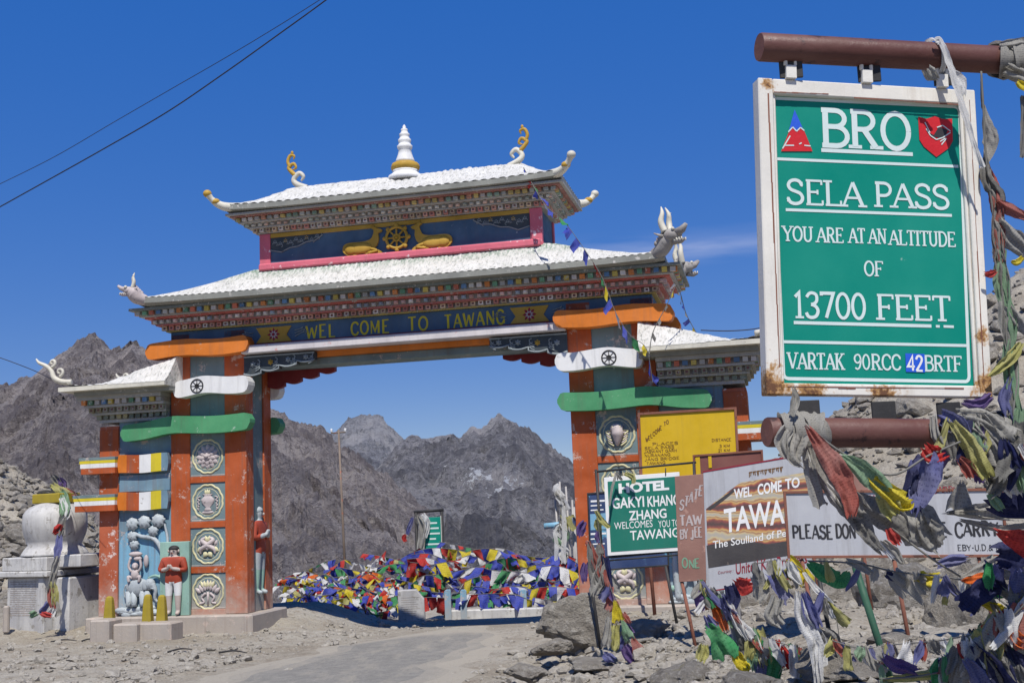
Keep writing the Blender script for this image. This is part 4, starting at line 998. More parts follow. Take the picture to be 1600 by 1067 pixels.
# ---- lower cornice and roof
cornice('lower_cornice', -5.44, 5.44, V0, V1, 6.362, 6.85, .66, gate,
        [(.35, 'band', lambda i=0: (.60, .45, .12)), (1.5, 'eye', EYE), (.5, 'band', lambda i=0: (.52, .15, .12)), (1.5, 'pyr', WHITE), (.55, 'band', lambda i=0: (.56, .13, .10)), (.4, 'band', GREY), (1.5, 'dent', ALT), (.8, 'band', lambda i=0: (.20, .22, .20))], .165)
hip_roof('lower_roof', (-5.80, 5.80, V0 - .86, V1 + .86, 6.96), (-3.30, 3.30, -.06, 1.42, 7.60), gate, lift=.05, pw=1.25, thick=.10, amp=.036)
# ---- upper storey
m = MB()
m.box(-3.18, 3.18, -.05, 1.40, 7.56, 8.40, 0)
m.box(-3.23, 3.23, -.10, 1.45, 7.52, 7.66, 1)
m.box(-3.27, 3.27, -.16, 1.50, 7.30, 7.519, 2)
for sx in (-1, 1):
    for v in (-.085, 1.30): m.box(sx * 3.215, sx * 2.96, v, v + .14, 7.661, 8.395, 1)
m.box(-2.958, 2.958, -.078, -.04, 8.30, 8.392, 3)
up = m.build('upper_storey', [M['bluep'], M['pink'], M['roof'], M['gold']], gate, bevel=.008)
m = MB()
m.box(-3.19, 3.19, -.22, -.11, 7.54, 7.70, 0); m.build('pink_sill', M['pink'], up, bevel=.03)
def deer(q):
    o = [(-1.12, 7.74), (-1.24, 7.84), (-1.22, 7.98), (-1.08, 8.03), (-.80, 8.03), (-.62, 8.06), (-.55, 8.14), (-.52, 8.26), (-.58, 8.31), (-.50, 8.33), (-.44, 8.30), (-.33, 8.26), (-.36, 8.21), (-.42, 8.19), (-.41, 8.06), (-.46, 7.92), (-.54, 7.84), (-.42, 7.82), (-.34, 7.75), (-.44, 7.72), (-.70, 7.75), (-.86, 7.78), (-.98, 7.72)]
    pts = [(p[0], p[1]) for p in smooth_path([(a, b, 0) for a, b in o + [o[0]]], 3)][:-1]
    mm = MB(); mm.prism([(q * (a * 1.0), b - .02) for a, b in pts], -.105, -.051, 0)
    mm.blob((q * -.85, -.10, 7.87), (.30, .05, .13)); mm.blob((q * -1.05, -.10, 7.86), (.15, .055, .12)); mm.tube([(q * -.47, -.09, 8.27), (q * -.56, -.085, 8.37)], [.025, .008], 5)
    mm.tube(smooth_path([(q * -.6, -.10, 7.84), (q * -.45, -.115, 7.78), (q * -.66, -.11, 7.74)], 4), .03, 6)
    return mm.build('deer', M['gold'], up)
deer(1); deer(-1)
wheel_mb(0, 8.03, -.10, .235, .034).build('wheel', M['gold'], up)
for q in (-1, 1):       # cloud scrolls in the upper corners of the band
    m = MB()
    edge = [(q * 2.95, 8.02), (q * 2.7, 7.96), (q * 2.5, 8.04), (q * 2.3, 8.06), (q * 2.1, 8.14), (q * 1.9, 8.15), (q * 1.72, 8.26), (q * 1.75, 8.295), (q * 2.95, 8.295)]
    m.prism(edge, -.066, -.0505, 0); m.tube([(a, -.068, b) for a, b in edge[:-1]], .014, 5, 1)
    for k in range(9):
        cx, cz = q * (2.85 - .125 * k), 8.20 - .05 * (k % 2) + .006 * k
        for i in range(5): petal(m, cx, cz, -.068, .07, .045, i * 2 * PI / 5, 2 if k % 4 == 2 else 1, .012)
        m.tube([(cx + q * .06 * math.cos(i * .6), -.066, cz - .05 + .04 * math.sin(i * .6)) for i in range(8)], .008, 4, 1)
    m.build('cloud_motif', [M['carve'], M['carve_l'], M['gold']], up)
cornice('upper_cornice', -3.22, 3.22, -.05, 1.42, 8.402, 8.80, .56, gate,
        [(.35, 'band', lambda i=0: (.45, .42, .36)), (1.5, 'eye', EYE), (.4, 'band', GREY), (1.3, 'pyr', lambda i=0: random.choice([(.52, .52, .47), (.40, .45, .38), (.58, .42, .34)])), (.5, 'band', GREY), (1.3, 'dent', lambda i=0: random.choice([(.46, .48, .42), (.58, .54, .47), (.55, .26, .16), (.24, .36, .26), (.6, .46, .14)])), (.5, 'band', lambda i=0: (.36, .15, .12)), (.8, 'band', GREY)], .15)
hip_roof('upper_roof', (-3.76, 3.76, -.70, 2.05, 8.90), (-2.62, 2.62, .62, .74, 9.60), gate, lift=.06, pw=1.2, thick=.09, rib=.20, amp=.042)
# ---- finial and ridge scrolls
m = MB()
m.lathe([(.50, 9.50), (.46, 9.62), (.36, 9.68), (.33, 9.72), (.36, 9.75)], 28, 0, .68, 0)
m.lathe([(.28, 9.74), (.36, 9.79), (.375, 9.85), (.35, 9.92), (.27, 9.96)], 28, 0, .68, 1, rmod=lambda a, i: 1 + (.05 * abs(math.sin(a * 8)) if 0 < i < 4 else 0))
m.lathe([(.27, 9.95), (.25, 10.02), (.20, 10.14), (.165, 10.28), (.20, 10.31), (.21, 10.37), (.175, 10.40), (.15, 10.45), (.175, 10.48), (.175, 10.53), (.14, 10.56), (.12, 10.61), (.14, 10.635), (.14, 10.67), (.105, 10.70), (.085, 10.75), (.10, 10.775), (.085, 10.80), (.04, 10.82), (.05, 10.86), (.01, 10.91)], 24, 0, .68, 0)
for v in m.v: v.x *= .84; v.y = .68 + (v.y - .68) * .84; v.z = 9.5 + (v.z - 9.5) * .94
m.build('finial', [M['white'], M['gold']], gate)
for q in (-1, 1):
    m = MB(); b = Vector((q * 2.62, .68, 9.60))
    def P_(x, z): return b + Vector((q * x, 0, z))
    m.tube(smooth_path([P_(-.25, .0), P_(.0, .10), (P_(.08, .22)), P_(-.05, .36), P_(-.16, .27), P_(-.10, .17)], 6), [.06, .07, .06, .055, .045, .02], 8, 0)
    m.tube(smooth_path([P_(.04, .32), P_(.14, .42), P_(.20, .52), P_(.08, .60), P_(.02, .50), P_(.10, .46)], 6), [.055, .05, .045, .04, .03, .015], 8, 1)
    m.tube(smooth_path([P_(.16, .52), P_(.22, .66), P_(.16, .80), P_(.06, .78), P_(.08, .70)], 6), [.045, .04, .04, .03, .012], 8, 1)
    m.blob(P_(.11, .86), (.035, .035, .05), m=1)
    m.build('ridge_scroll', [M['creamw'], M['gold']], gate)
    # eave-corner knobs of the upper roof
    for vv, dv in ((-.70, -1), (2.05, 1)):
        k = MB(); c = Vector((q * 3.72, vv - dv * .04, 8.94))
        k.tube(smooth_path([c + Vector((-q * .25, -dv * .16, .02)), c, c + Vector((q * .16, dv * .12, .06)), c + Vector((q * .26, dv * .20, .16)), c + Vector((q * .31, dv * .24, .24))], 5), [.09, .10, .08, .06, .075], 10, 0)
        k.blob(c + Vector((q * .33, dv * .25, .27)), (.095, .095, .085), m=0 if q > 0 else 1); k.blob(c + Vector((q * .19, dv * .14, .10)), (.10, .10, .075), m=1)
        k.build('corner_knob', [M['creamw'], M['gold']], gate)
    # horned beast heads on the corners of the lower roof
    for vv, dv in ((V0 - .86, -1), (V1 + .86, 1)):
        k = MB(); c = Vector((q * 5.78, vv, 6.98)); big = 1.25 if q > 0 else .8
        d1 = Vector((q * .8, dv * .55, 0)).normalized()
        def W(a, z, s_=0): return c + (d1 * a + Vector((-d1.y, d1.x, 0)) * s_ + Vector((0, 0, z))) * big
        k.tube(smooth_path([W(-.25, .0), W(-.02, .08), W(.10, .20), W(.22, .26)], 5), [.11, .15, .16, .11], 10, 0)
        k.blob(W(.22, .27), (.15 * big, .13 * big, .11 * big), m=0); k.tube([W(.25, .28), W(.42, .33), W(.50, .40)], [.085 * big, .06 * big, .03 * big], 8, 0)
        k.tube([W(.24, .17), W(.38, .15), W(.46, .17)], [.06 * big, .045 * big, .02 * big], 8, 0)
        for t in (-1, 1):
            k.tube(smooth_path([W(.12, .34, t * .07), W(.08, .50, t * .10), W(.10, .64, t * .08), W(.06, .76, t * .05)], 5), [.055 * big, .05 * big, .035 * big, .008], 8, 1)
            k.blob(W(.30, .35, t * .09), (.035, .035, .035), m=1); k.tube([W(.10, .26, t * .10), W(.0, .32, t * .2)], [.04, .01], 6, 0)
            for i in range(4): k.tube([W(.28 + .05 * i, .20, t * .05), W(.29 + .05 * i, .145, t * .05)], [.016, .005], 5, 1)
        for i in range(5): k.blob(W(-.12 + .05 * i, .20 + .05 * i, 0), (.05, .05, .06), m=0)
        for i in range(9): k.tube([W(.10, .42 + .03 * i, .10 - .003 * i), W(.115, .43 + .03 * i, .13)], [.02, .006], 5, 1) if i % 2 == 0 else None
        k.build('beast_head', [M['stone'] if q > 0 else M['pinkw'], M['creamw']], gate)
# ------------------------------------------------------------------ signboards
class Board:
    """a flat board standing where its four corners are seen, in a vertical plane between distances yl and yr"""
    def __init__(s, c, yl, yr):
        TL, TR, BR, BL = c
        A = at((TL[0] + BL[0]) / 2, (TL[1] + BL[1]) / 2, yl); B = at((TR[0] + BR[0]) / 2, (TR[1] + BR[1]) / 2, yr)
        h = Vector((B.x - A.x, B.y - A.y, 0)).normalized(); s.n = Vector((h.y, -h.x, 0)); s.A = A      # n faces the viewer
        P = [s.hit(*p) for p in c]
        s.o = P[3]; s.ex = (P[2] - P[3] + P[1] - P[0]) * .5; s.ez = (P[0] - P[3] + P[1] - P[2]) * .5
        s.o = (P[0] + P[1] + P[2] + P[3]) / 4 - (s.ex + s.ez) / 2
        s.w = s.ex.length; s.h = s.ez.length; s.X = s.ex / s.w; s.Z = s.ez / s.h; s.org = Vector((0, 0, 0))
        s.foot = None
    def hit(s, px, py):
        d = ray(px, py); return CAM + d * ((s.A - CAM).dot(s.n) / d.dot(s.n))
    def loc(s, px, py):
        d = s.hit(px, py) - s.o; a, b = s.X.dot(s.X), s.X.dot(s.Z); c = s.Z.dot(s.Z); e, f = d.dot(s.X), d.dot(s.Z)
        D = a * c - b * b; return ((e * c - f * b) / D, (f * a - e * b) / D)
    def base(s, name, label, cat, foot=None, group=None):
        s.org = foot or (s.o + s.ex * .5)
        return empty(name, s.org, 0, label, cat, group)
    def fr(s, x, z, off): return s.o + s.X * x + s.Z * z + s.n * off - s.org
    def box(s, mb, x0, x1, z0, z1, f0, f1, m=0):
        if x1 < x0: x0, x1 = x1, x0
        if z1 < z0: z0, z1 = z1, z0
        vs = [s.fr(x, z, f) for f in (f1, f0) for x, z in ((x0, z0), (x1, z0), (x1, z1), (x0, z1))]
        mb.add(vs, [(0, 1, 2, 3), (7, 6, 5, 4), (0, 4, 5, 1), (1, 5, 6, 2), (2, 6, 7, 3), (3, 7, 4, 0)], m)
    def line(s, mb, p, q, wpx, off=.003, m=0):
        a, b = s.loc(*p), s.loc(*q); k = wpx * s.h / s.hpx
        rb = ribbon2([a, b], k); base = len(mb.v)
        for l_, r_ in rb: mb.v += [s.fr(l_[0], l_[1], off), s.fr(r_[0], r_[1], off)]
        mb.face((base, base + 2, base + 3, base + 1), m)
    def text(s, mb, txt, pl, pr, zb, zt, w=.15, serif=True, off=.0015, m=0, **k):
        """pl/pr: left and right pixel x; zb/zt: pixel y of foot and top at the left end"""
        a = s.loc(pl, zb); t = s.loc(pl, zt); yb = zb; b = s.loc(pr, yb)
        # follow the board's own horizontal
        lettering(mb, txt, a[0], b[0], a[1], t[1], s.fr, w, serif, m, off=off, **k)
    def ftext(s, mb, txt, pl, pr, zb, zt, bold=.0, off=.003, m=0):
        a = s.loc(pl, zb); t = s.loc(pl, zt); b = s.loc(pr, zb)
        font_text(mb, txt, a[0], b[0], a[1], t[1], s.fr, m, bold, off)
    def poly(s, mb, pts, off=.003, m=0, th=0):
        b = len(mb.v); q = [s.loc(*p) for p in pts]
        ar = sum(q[i][0] * q[(i + 1) % len(q)][1] - q[(i + 1) % len(q)][0] * q[i][1] for i in range(len(q)))
        if ar < 0: q = q[::-1]
        mb.v += [s.fr(x, z, off) for x, z in q]; mb.face(range(b, b + len(q)), m)
def foot_at(px, Y, dz=0.0):
    p = at(px, 700, Y); return Vector((p.x, p.y, ground_z(p.x, p.y) + dz))
def post_mb(mb, top, px_bot, Y, r, m=0, n=10, rel=Vector((0, 0, 0)), sink=.25):
    b = foot_at(px_bot, Y, -sink); mb.tube([b - rel, top - rel], r, n, m)

# --- the big green altitude sign hanging between two steel pipes
B = Board([(1178, 125), (1520, 145), (1543, 622), (1197, 618)], 4.40, 4.55); B.hpx = 485
s_ = B.base('altitude_sign', 'large green altitude signboard in a white rust-stained frame hung below a steel pipe', 'signboard')
m = MB(); B.box(m, .02, B.w - .02, .02, B.h - .02, -.012, .0, 0); m.build('board', M['sign_g'], s_)
fw_ = .052; fr_ = MB()
fx, ft, fb_, fx2 = .062, .062, .046, .050
B.box(fr_, 0, fx, 0, B.h, -.035, .028); B.box(fr_, B.w - fx2, B.w, 0, B.h, -.035, .028)
B.box(fr_, fx + .0005, B.w - fx2 - .0005, B.h - ft, B.h - .001, -.034, .027); B.box(fr_, fx + .0005, B.w - fx2 - .0005, .001, fb_, -.034, .027)
B.box(fr_, fx + .0005, fx + .014, fb_, B.h - ft, .0, .016); B.box(fr_, B.w - fx2 - .014, B.w - fx2 - .0005, fb_, B.h - ft, .0, .016)
def rusty_frame():
    t = NT('rust_stained_white_frame'); pos = t.tc.outputs['Object']; acc = None
    for (x, z, r_) in ((.02, .03, .17), (B.w - .02, .05, .13), (.5 * B.w, .0, .12), (B.w - .03, .25, .06), (.2 * B.w, .0, .12), (.04, B.h - .02, .06)):
        d = t.n('ShaderNodeVectorMath', operation='DISTANCE'); t.l(pos, d.inputs[0]); d.inputs[1].default_value = tuple(B.fr(x, z, .03))
        q = t.rng(d.outputs['Value'], 0, r_, .30, 0); acc = q if acc is None else t.math('MAXIMUM', acc, q)
    n = t.math('ADD', t.math('ADD', t.math('MULTIPLY', t.noise(14, 8, .7), .6), t.math('MULTIPLY', t.noise(60, 6, .7), .4)), acc)
    c = t.mix(t.rng(t.noise(3, 6), .3, .7), (.74, .71, .64), (.60, .58, .53))
    c = t.mix(t.rng(t.noise(9, 6, .7, stretch=(1.5, 1.5, .15)), .52, .75, 0, .45), c, (.34, .27, .20))
    c = t.mix(t.rng(n, .62, .72), c, (.40, .22, .08)); c = t.mix(t.rng(n, .72, .80), c, (.13, .06, .03))
    return t.done(c, .65, t.bump(n, .3, .006))
fro = fr_.build('frame', rusty_frame(), s_, bevel=.004)
for pq in (((1196, 150), (1214, 575)), ((1509, 160), (1531, 590)), ((1205, 148), (1290, 151)), ((1330, 157), (1500, 168)), ((1305, 608), (1332, 608)), ((1226, 605), (1500, 608))):
    m = MB(); n_ = 9; w_ = []
    for i in range(n_): w_.append(.0012 + .0014 * rnd_.random()) if False else w_.append(.0010 + .0018 * random.random())
    a_, b_ = B.loc(*pq[0]), B.loc(*pq[1]); ax = (a_[0] - b_[0]) ** 2 > (a_[1] - b_[1]) ** 2
    k = 0
    for i in range(n_):
        t0, t1 = i / n_, (i + 1.0) / n_
        p, q = (lerp(a_[0], b_[0], t0), lerp(a_[1], b_[1], t0)), (lerp(a_[0], b_[0], t1), lerp(a_[1], b_[1], t1))
        B.box(m, p[0] - (0 if ax else w_[i]), q[0] + (0 if ax else w_[i]), q[1] - (w_[i] if ax else 0), p[1] + (w_[i] if ax else 0), .026, .0288)
    m.build('crack', M['rust'], fro)
m = MB()
for px, py in ((1190, 232), (1196, 365), (1205, 470), (1350, 606), (1500, 605), (1519, 440), (1508, 300), (1353, 152), (1288, 148), (1484, 163), (1214, 600)):
    x, z = B.loc(px, py); m.blob(B.fr(x, z, .027), (.006, .006, .006), nu=6, nv=4)
rv = m
def border(mb, wid, off):
    P = [B.loc(*p) for p in ((1213, 154), (1490, 167), (1499, 178), (1514, 587), (1506, 596), (1235, 591.5), (1224, 582), (1206, 163))]
    pts = []
    cs = [((1206, 154), (1213, 154), (1206, 163)), ((1499, 168), (1499, 178), (1490, 167)), ((1514, 597), (1506, 596), (1514, 587)), ((1224, 592), (1224, 582), (1235, 591.5))]
    order = [((1206, 163), (1206, 154), (1213, 154)), ((1490, 167), (1499, 168), (1499, 178)), ((1514, 587), (1514, 597), (1506, 596)), ((1235, 591.5), (1224, 592), (1224, 582))]
    for a, b, c in order:
        a, b, c = Vector((*B.loc(*a), 0)), Vector((*B.loc(*b), 0)), Vector((*B.loc(*c), 0))
        for i in range(7):
            t = i / 6; p = a * (1 - t) ** 2 + b * 2 * t * (1 - t) + c * t * t; pts.append((p.x, p.y))
    pts.append(pts[0]); rb = ribbon2(pts, wid, True); b = len(mb.v)
    for l_, r_ in rb: mb.v += [B.fr(l_[0], l_[1], off), B.fr(r_[0], r_[1], off)]
    for i in range(len(rb) - 1): mb.face((b + 2 * i, b + 2 * i + 2, b + 2 * i + 3, b + 2 * i + 1), 0)
m = MB(); border(m, .013, .0012)
for p, q, w in (((1283, 235), (1426, 241.5), 6), ((1210, 248.5), (1497, 260.5), 4.5), ((1227.5, 328), (1487, 337), 4.5), ((1240, 504), (1455, 509.5), 5), ((1462, 509.8), (1468, 510), 4), ((1474, 510), (1490, 510.6), 4), ((1224, 534), (1511, 540), 4.5)): B.line(m, p, q, w, .0016)
m.build('border_line', M['letters'], s_)
for txts in ((('BRO', 1281, 1425, 227, 172, .165),), (('SELA', 1228, 1350, 318, 281, .155), ('PASS', 1366, 1484, 322, 286, .155)),
             (('YOU', 1223, 1270, 376, 354, .15), ('ARE', 1276, 1318, 378, 356, .15), ('AT', 1326, 1352, 379, 357, .15), ('AN', 1357, 1385, 380, 358, .15), ('ALTITUDE', 1389, 1493, 382, 360, .15)),
             (('OF', 1350, 1380, 430.5, 408.5, .15),), (('13700', 1240, 1354, 495.5, 457, .15), ('FEET', 1369, 1487, 498, 461, .155)),
             (('VARTAK', 1231, 1319, 575.5, 551.5, .15), ('90', 1334, 1360, 576.5, 554, .14), ('RCC', 1361, 1408, 577, 554, .15), ('BRTF', 1444, 1503, 579, 556, .15))):
    for t in txts: m = MB(); B.text(m, *t[:6]); m.build('lettering', M['letters'], s_)
m = MB(); B.poly(m, [(1414, 552), (1444, 553), (1445, 582), (1415, 581)], .003)
pt = m.build('blue_patch', M['royal'], s_); m = MB(); B.text(m, '42', 1417, 1442, 579, 556, .17, off=.0035); m.build('lettering', M['lettersw'], pt)
m = MB()
B.poly(m, [(1220, 237), (1269, 237), (1256, 205), (1250, 200), (1244, 206), (1238, 199), (1232, 207)], .0035, 0)
B.poly(m, [(1232, 205), (1238, 198), (1244, 204.5), (1250, 198.5), (1255, 204), (1241, 172)], .0035, 1)
for a, b in (((1222, 233), (1234, 213)), ((1231, 207), (1238, 199.5)), ((1238, 199.5), (1244, 206)), ((1244, 206), (1250, 200)), ((1250, 200), (1256, 205)), ((1226, 228), (1240, 228)), ((1248, 226), (1252, 224)), ((1256, 228), (1266, 229))): B.line(m, a, b, 1.8, .0048, 2)
m.build('mountain_emblem', [M['red'], M['royal'], M['letters']], s_)
m = MB()
B.poly(m, [(1434, 183), (1447, 186.5), (1460, 182.5), (1473, 187), (1487, 186), (1488, 221), (1482, 232), (1462.5, 246), (1443, 230), (1436, 219)], .0035, 0)
B.poly(m, [(1449, 207), (1458, 212), (1466, 199), (1480, 204), (1476, 214), (1470, 218), (1462, 215), (1454, 216)], .0048, 1)
for a, b in (((1446, 202), (1453, 213)), ((1453, 213), (1462, 219)), ((1462, 219), (1472, 216)), ((1472, 216), (1484, 208)), ((1463, 200), (1472, 197)), ((1472, 197), (1484, 206)), ((1468, 222), (1476, 217)), ((1470, 227), (1478, 217)), ((1444, 192), (1452, 208))): B.line(m, a, b, 1.7, .0056, 2)
m.build('shield_emblem', [M['red'], M['ink'], M['letters']], s_)
# hanger lugs welded to the frame
for px in (1231, 1349, 1466):
    x, _ = B.loc(px, 130); m = MB(); B.box(m, x - .022, x + .022, B.h, B.h + .055, -.012 + .03, .012 + .03); 
    m.tube([B.fr(x - .02, B.h + .055, .03), B.fr(x - .02, B.h + .085, .03), B.fr(x, B.h + .10, .03), B.fr(x + .02, B.h + .085, .03), B.fr(x + .02, B.h + .055, .03)], .009, 8)
    m.build('hanger', M['frame_w'], s_, bevel=.002)
# --- the pipe frame that carries it
ptop = (at(1186, 74, 4.38), at(1740, 104, 4.64)); pbot = (at(1198, 675, 4.34), at(1740, 679, 4.67))
pf = at(1728, 700, 4.63); pf = Vector((pf.x, pf.y, ground_z(pf.x, pf.y)))
gs = empty('sign_post', pf, 0, 'dark red steel pipes reaching out above and below the green altitude sign', 'post')
for nm, (a, b) in (('pipe', ptop), ('pipe', pbot)):
    m = MB(); dx = (b - a).normalized(); m.tube([a, a + dx * .006, b], [.054, .0565, .0565], 28, 0, cap=False)
    pts = [a + (dx.orthogonal().normalized() * .054 * math.cos(t) + dx.cross(dx.orthogonal().normalized()) * .054 * math.sin(t)) for t in [i * 2 * PI / 28 for i in range(28)]]
    k = len(m.v); m.v += pts; m.face(range(k, k + 28), 1)
    for i in range(len(m.v)): m.v[i] = m.v[i] - pf
    po = m.build(nm, [M['pipe'], M['rust']], gs)
    for px in ((1231, 1349, 1466) if a is ptop[0] else (1250, 1367, 1470)):
        t = (px - 1186) / (1740 - 1186); c = a.lerp(b, t) - pf; q = MB(); sg = -1 if a is ptop[0] else 1
        q.box(c.x - .046, c.x + .046, c.y - .006, c.y + .006, c.z + sg * .05, c.z + sg * .122)
        q.build('lug_plate', M['black'], po, bevel=.002)
m = MB(); m.tube([(0, 0, -.4), (0, 0, 4.0 - pf.z)], .06, 24); m.build('pole', M['pipe'], gs)

def simple_frame(b, t=.02, d=.012, mats=None, parent=None, name='frame'):
    m = MB(); b.box(m, 0, t, 0, b.h, -d, d); b.box(m, b.w - t, b.w, 0, b.h, -d, d); b.box(m, t + .0005, b.w - t - .0005, b.h - t, b.h, -d + .001, d - .001); b.box(m, t + .0005, b.w - t - .0005, 0, t, -d + .001, d - .001)
    return m.build(name, mats, parent, bevel=.002)

# --- yellow distance board before the right pillar
B = Board([(997, 645), (1150, 636), (1157, 742), (1000, 750)], 22.25, 21.95); B.hpx = 105
s_ = B.base('distance_sign', 'yellow board with a list of place names and distances before the right pillar', 'signboard', foot_at(1075, 22.1))
m = MB(); B.box(m, .02, B.w - .02, .02, B.h - .02, -.01, .0); m.build('board', M['sign_y'], s_)
simple_frame(B, .045, .03, M['rust'], s_)
m = MB()
for i, ch in enumerate('WELCOME'):
    x, z = B.loc(1009 + i * 3.6, 690 - i * 3.1); lettering(m, ch, x, x + .048, z, z + .075, B.fr, .2, False, off=.004)
m.build('lettering', M['brownink'], s_); m = MB()
for i, ch in enumerate('TO'):
    x, z = B.loc(1037 + i * 4, 665 - i * 2.5); lettering(m, ch, x, x + .048, z, z + .075, B.fr, .2, False, off=.004)
m.build('lettering', M['brownink'], s_)
rows = [('PLACES', 1019, 1060, 696), ('SELA PASS', 1007, 1054, 702.5), ('JASWANT GARH', 1006, 1058, 708), ('NURANANG', 1007, 1048, 714), ('JANG BRIDGE', 1007, 1062, 720), ('TAWANG', 1010, 1040, 726)]
for t, a, b, y in rows: m = MB(); B.text(m, t, a, b, y, y - 4.2, .2, False, off=.004, jitter=.05); m.build('lettering', M['brownink'], s_)
for t, a, b, y in (('DISTANCE', 1112, 1143, 690), ('3 KM', 1124, 1141, 699), ('21 KM', 1122, 1141, 706), ('25 KM', 1122, 1141, 713), ('78 KM', 1122, 1141, 727)): m = MB(); B.text(m, t, a, b, y, y - 4.2, .2, False, off=.004, jitter=.05); m.build('lettering', M['brownink'], s_)
for px in (1003, 1150):
    m = MB(); post_mb(m, B.hit(px, 742), px + 6, 22.1, .035, rel=s_.location); m.build('leg', M['rust'], s_)

# --- brown board in a yellow frame half hidden behind the banner
B = Board([(1082, 711), (1192, 702), (1196, 776), (1086, 783)], 18.2, 18.0); B.hpx = 72
s_ = B.base('notice_board', 'plain brown board in a yellow frame behind the welcome banner and the hotel board', 'signboard', foot_at(1140, 18.1))
m = MB(); B.box(m, .02, B.w - .02, .02, B.h - .02, -.01, .0); m.build('board', M['sign_b'], s_)
m = MB(); B.box(m, .04, .11, .04, B.h - .04, .0, .012); B.box(m, .24, .29, B.h - .22, B.h - .04, .0, .012); m.build('yellow_strip', M['sign_y'], s_)
simple_frame(B, .03, .022, M['rust'], s_)
for px in (1086, 1190):
    m = MB(); post_mb(m, B.hit(px, 776), px + 4, 18.1, .028, rel=s_.location); m.build('leg', M['rust'], s_)

B = Board([(1242, 737), (1356, 735), (1358, 800), (1245, 801)], 13.6, 13.5); B.hpx = 63
s_ = B.base('notice_board', 'reddish brown blank board behind the long pale board and the knotted grey flags', 'signboard', foot_at(1300, 13.5))
m = MB(); B.box(m, 0, B.w, 0, B.h, -.01, .0); m.build('board', M['rustboard'], s_, bevel=.003)
for px in (1262, 1340):
    m = MB(); m.tube([B.hit(px, 798) - B.n * .03 - s_.location, foot_at(px + 4, 13.55, -.3) - s_.location], .02, 8); m.build('leg', M['rust'], s_)

# --- blue poster behind the hotel board
B = Board([(917, 770), (1040, 760), (1046, 884), (922, 893)], 16.6, 16.5); B.hpx = 123
s_ = B.base('poster_board', 'dark blue printed poster board in a thin black frame behind the green hotel board', 'signboard', foot_at(985, 16.55))
pm_ = paint('navy_poster', (0.03, 0.06, 0.16), rough=.45, var=.3, wear=(0.12, 0.32, 0.45), wamt=.3, wscale=3, streak=.1)
m = MB(); B.box(m, .02, B.w - .02, .02, B.h - .02, -.008, .0); m.build('board', pm_, s_)
simple_frame(B, .022, .014, M['black'], s_)
m = MB(); B.poly(m, [(922, 803), (948, 801), (950, 826), (923, 828)], .003); m.build('photo_panel', M['skyblue'], s_)
m = MB()
for i, y in enumerate((783, 790, 797, 834, 842, 850, 858, 868)): m = MB(); B.line(m, (923, y), (923 + (22, 17, 20, 24, 14, 22, 12, 18)[i], y - 1.2), 2.0 if i % 3 else 3.0, .004); m.build('white_rule', M['lettersw'], s_)
for px in (920, 1040):
    m = MB(); post_mb(m, B.hit(px, 884), px + 5, 16.55, .022, rel=s_.location); m.build('leg', M['black'], s_)

# --- green hotel board in its black hanging frame
B = Board([(943, 746), (1062, 737), (1068, 860), (950, 868)], 15.05, 14.95); B.hpx = 122
s_ = B.base('hotel_sign', 'green hotel board with white border and white lettering hung in a thin black metal frame', 'signboard', foot_at(937, 15.0))
m = MB(); B.box(m, 0, B.w, 0, B.h, -.012, .0); m.build('board', M['lettersw'], s_, bevel=.003)
m = MB(); a = B.loc(948, 753); 
B.box(m, .045, B.w - .045, .048, B.h - .055, .0005, .004); m.build('green_panel', M['sign_g2'], s_)
for ln in ((('HOTEL', 967, 1046, 771, 755, .05),), (('GAKYI', 957, 1007, 795, 778, .02), ('KHANG', 1012, 1062, 792, 775, .02)), (('ZHANG', 983, 1042, 813, 798, .02),), (('WELCOMES', 960, 1020, 827, 816, .0), ('YOU TO', 1029, 1062, 824, 813, .0)), (('TAWANG', 985, 1062, 844, 829, .01),)):
    for t, a, b, yb, yt, bo in ln: m = MB(); B.ftext(m, t, a, b, yb, yt, bo, off=.006); m.build('lettering', M['lettersw'], s_)
fm = MB(); R0 = s_.location
for a, b, r_ in (((929, 737), (1088, 722), .014), ((945, 871), (1088, 858), .016), ((946, 876), (1070, 866), .010), ((931, 733), (946, 940), .018), ((1084, 722), (1092, 930), .016)):
    m = MB(); m.tube([B.hit(*a) - R0 - B.n * .03, B.hit(*b) - R0 - B.n * .03], r_, 8); m.build('frame_bar', M['black'], s_)
for px, py in ((965, 741), (1040, 735)):
    m = MB(); m.tube([B.hit(px, py - 4) - R0, B.hit(px, py + 8) - R0], .008, 6); m.build('hook', M['black'], s_)

# --- narrow rusty board on a rusty stake
B = Board([(1055, 743), (1099, 741), (1108, 905), (1060, 910)], 14.1, 14.0); B.hpx = 163
s_ = B.base('narrow_sign', 'tall narrow rusty brown board with faded hand-painted letters on a rusty stake', 'signboard', foot_at(1072, 14.1))
m = MB(); B.box(m, 0, B.w, 0, B.h, -.008, .0); m.build('board', M['rustboard'], s_, bevel=.003)
m = MB()
for i, ch in enumerate('STATE'):
    x, z = B.loc(1061 + i * 7.4, 796 - i * 5.4); lettering(m, ch, x, x + .055, z, z + .12, B.fr, .17, False, off=.004, slant=.15, jitter=.05)
m.build('lettering', M['pinkw'], s_); m = MB(); B.text(m, 'TAW', 1062, 1098, 822, 806, .2, False, off=.004, jitter=.08); m.build('lettering', M['pinkw'], s_); m = MB(); B.text(m, 'BY JEE', 1062, 1098, 842, 827, .17, False, off=.004, jitter=.1)
m.build('lettering', M['pinkw'], s_)
m = MB(); B.text(m, 'ONE', 1066, 1094, 888, 874, .2, False, off=.004, jitter=.1); m.build('lettering', M['greenink'], s_)
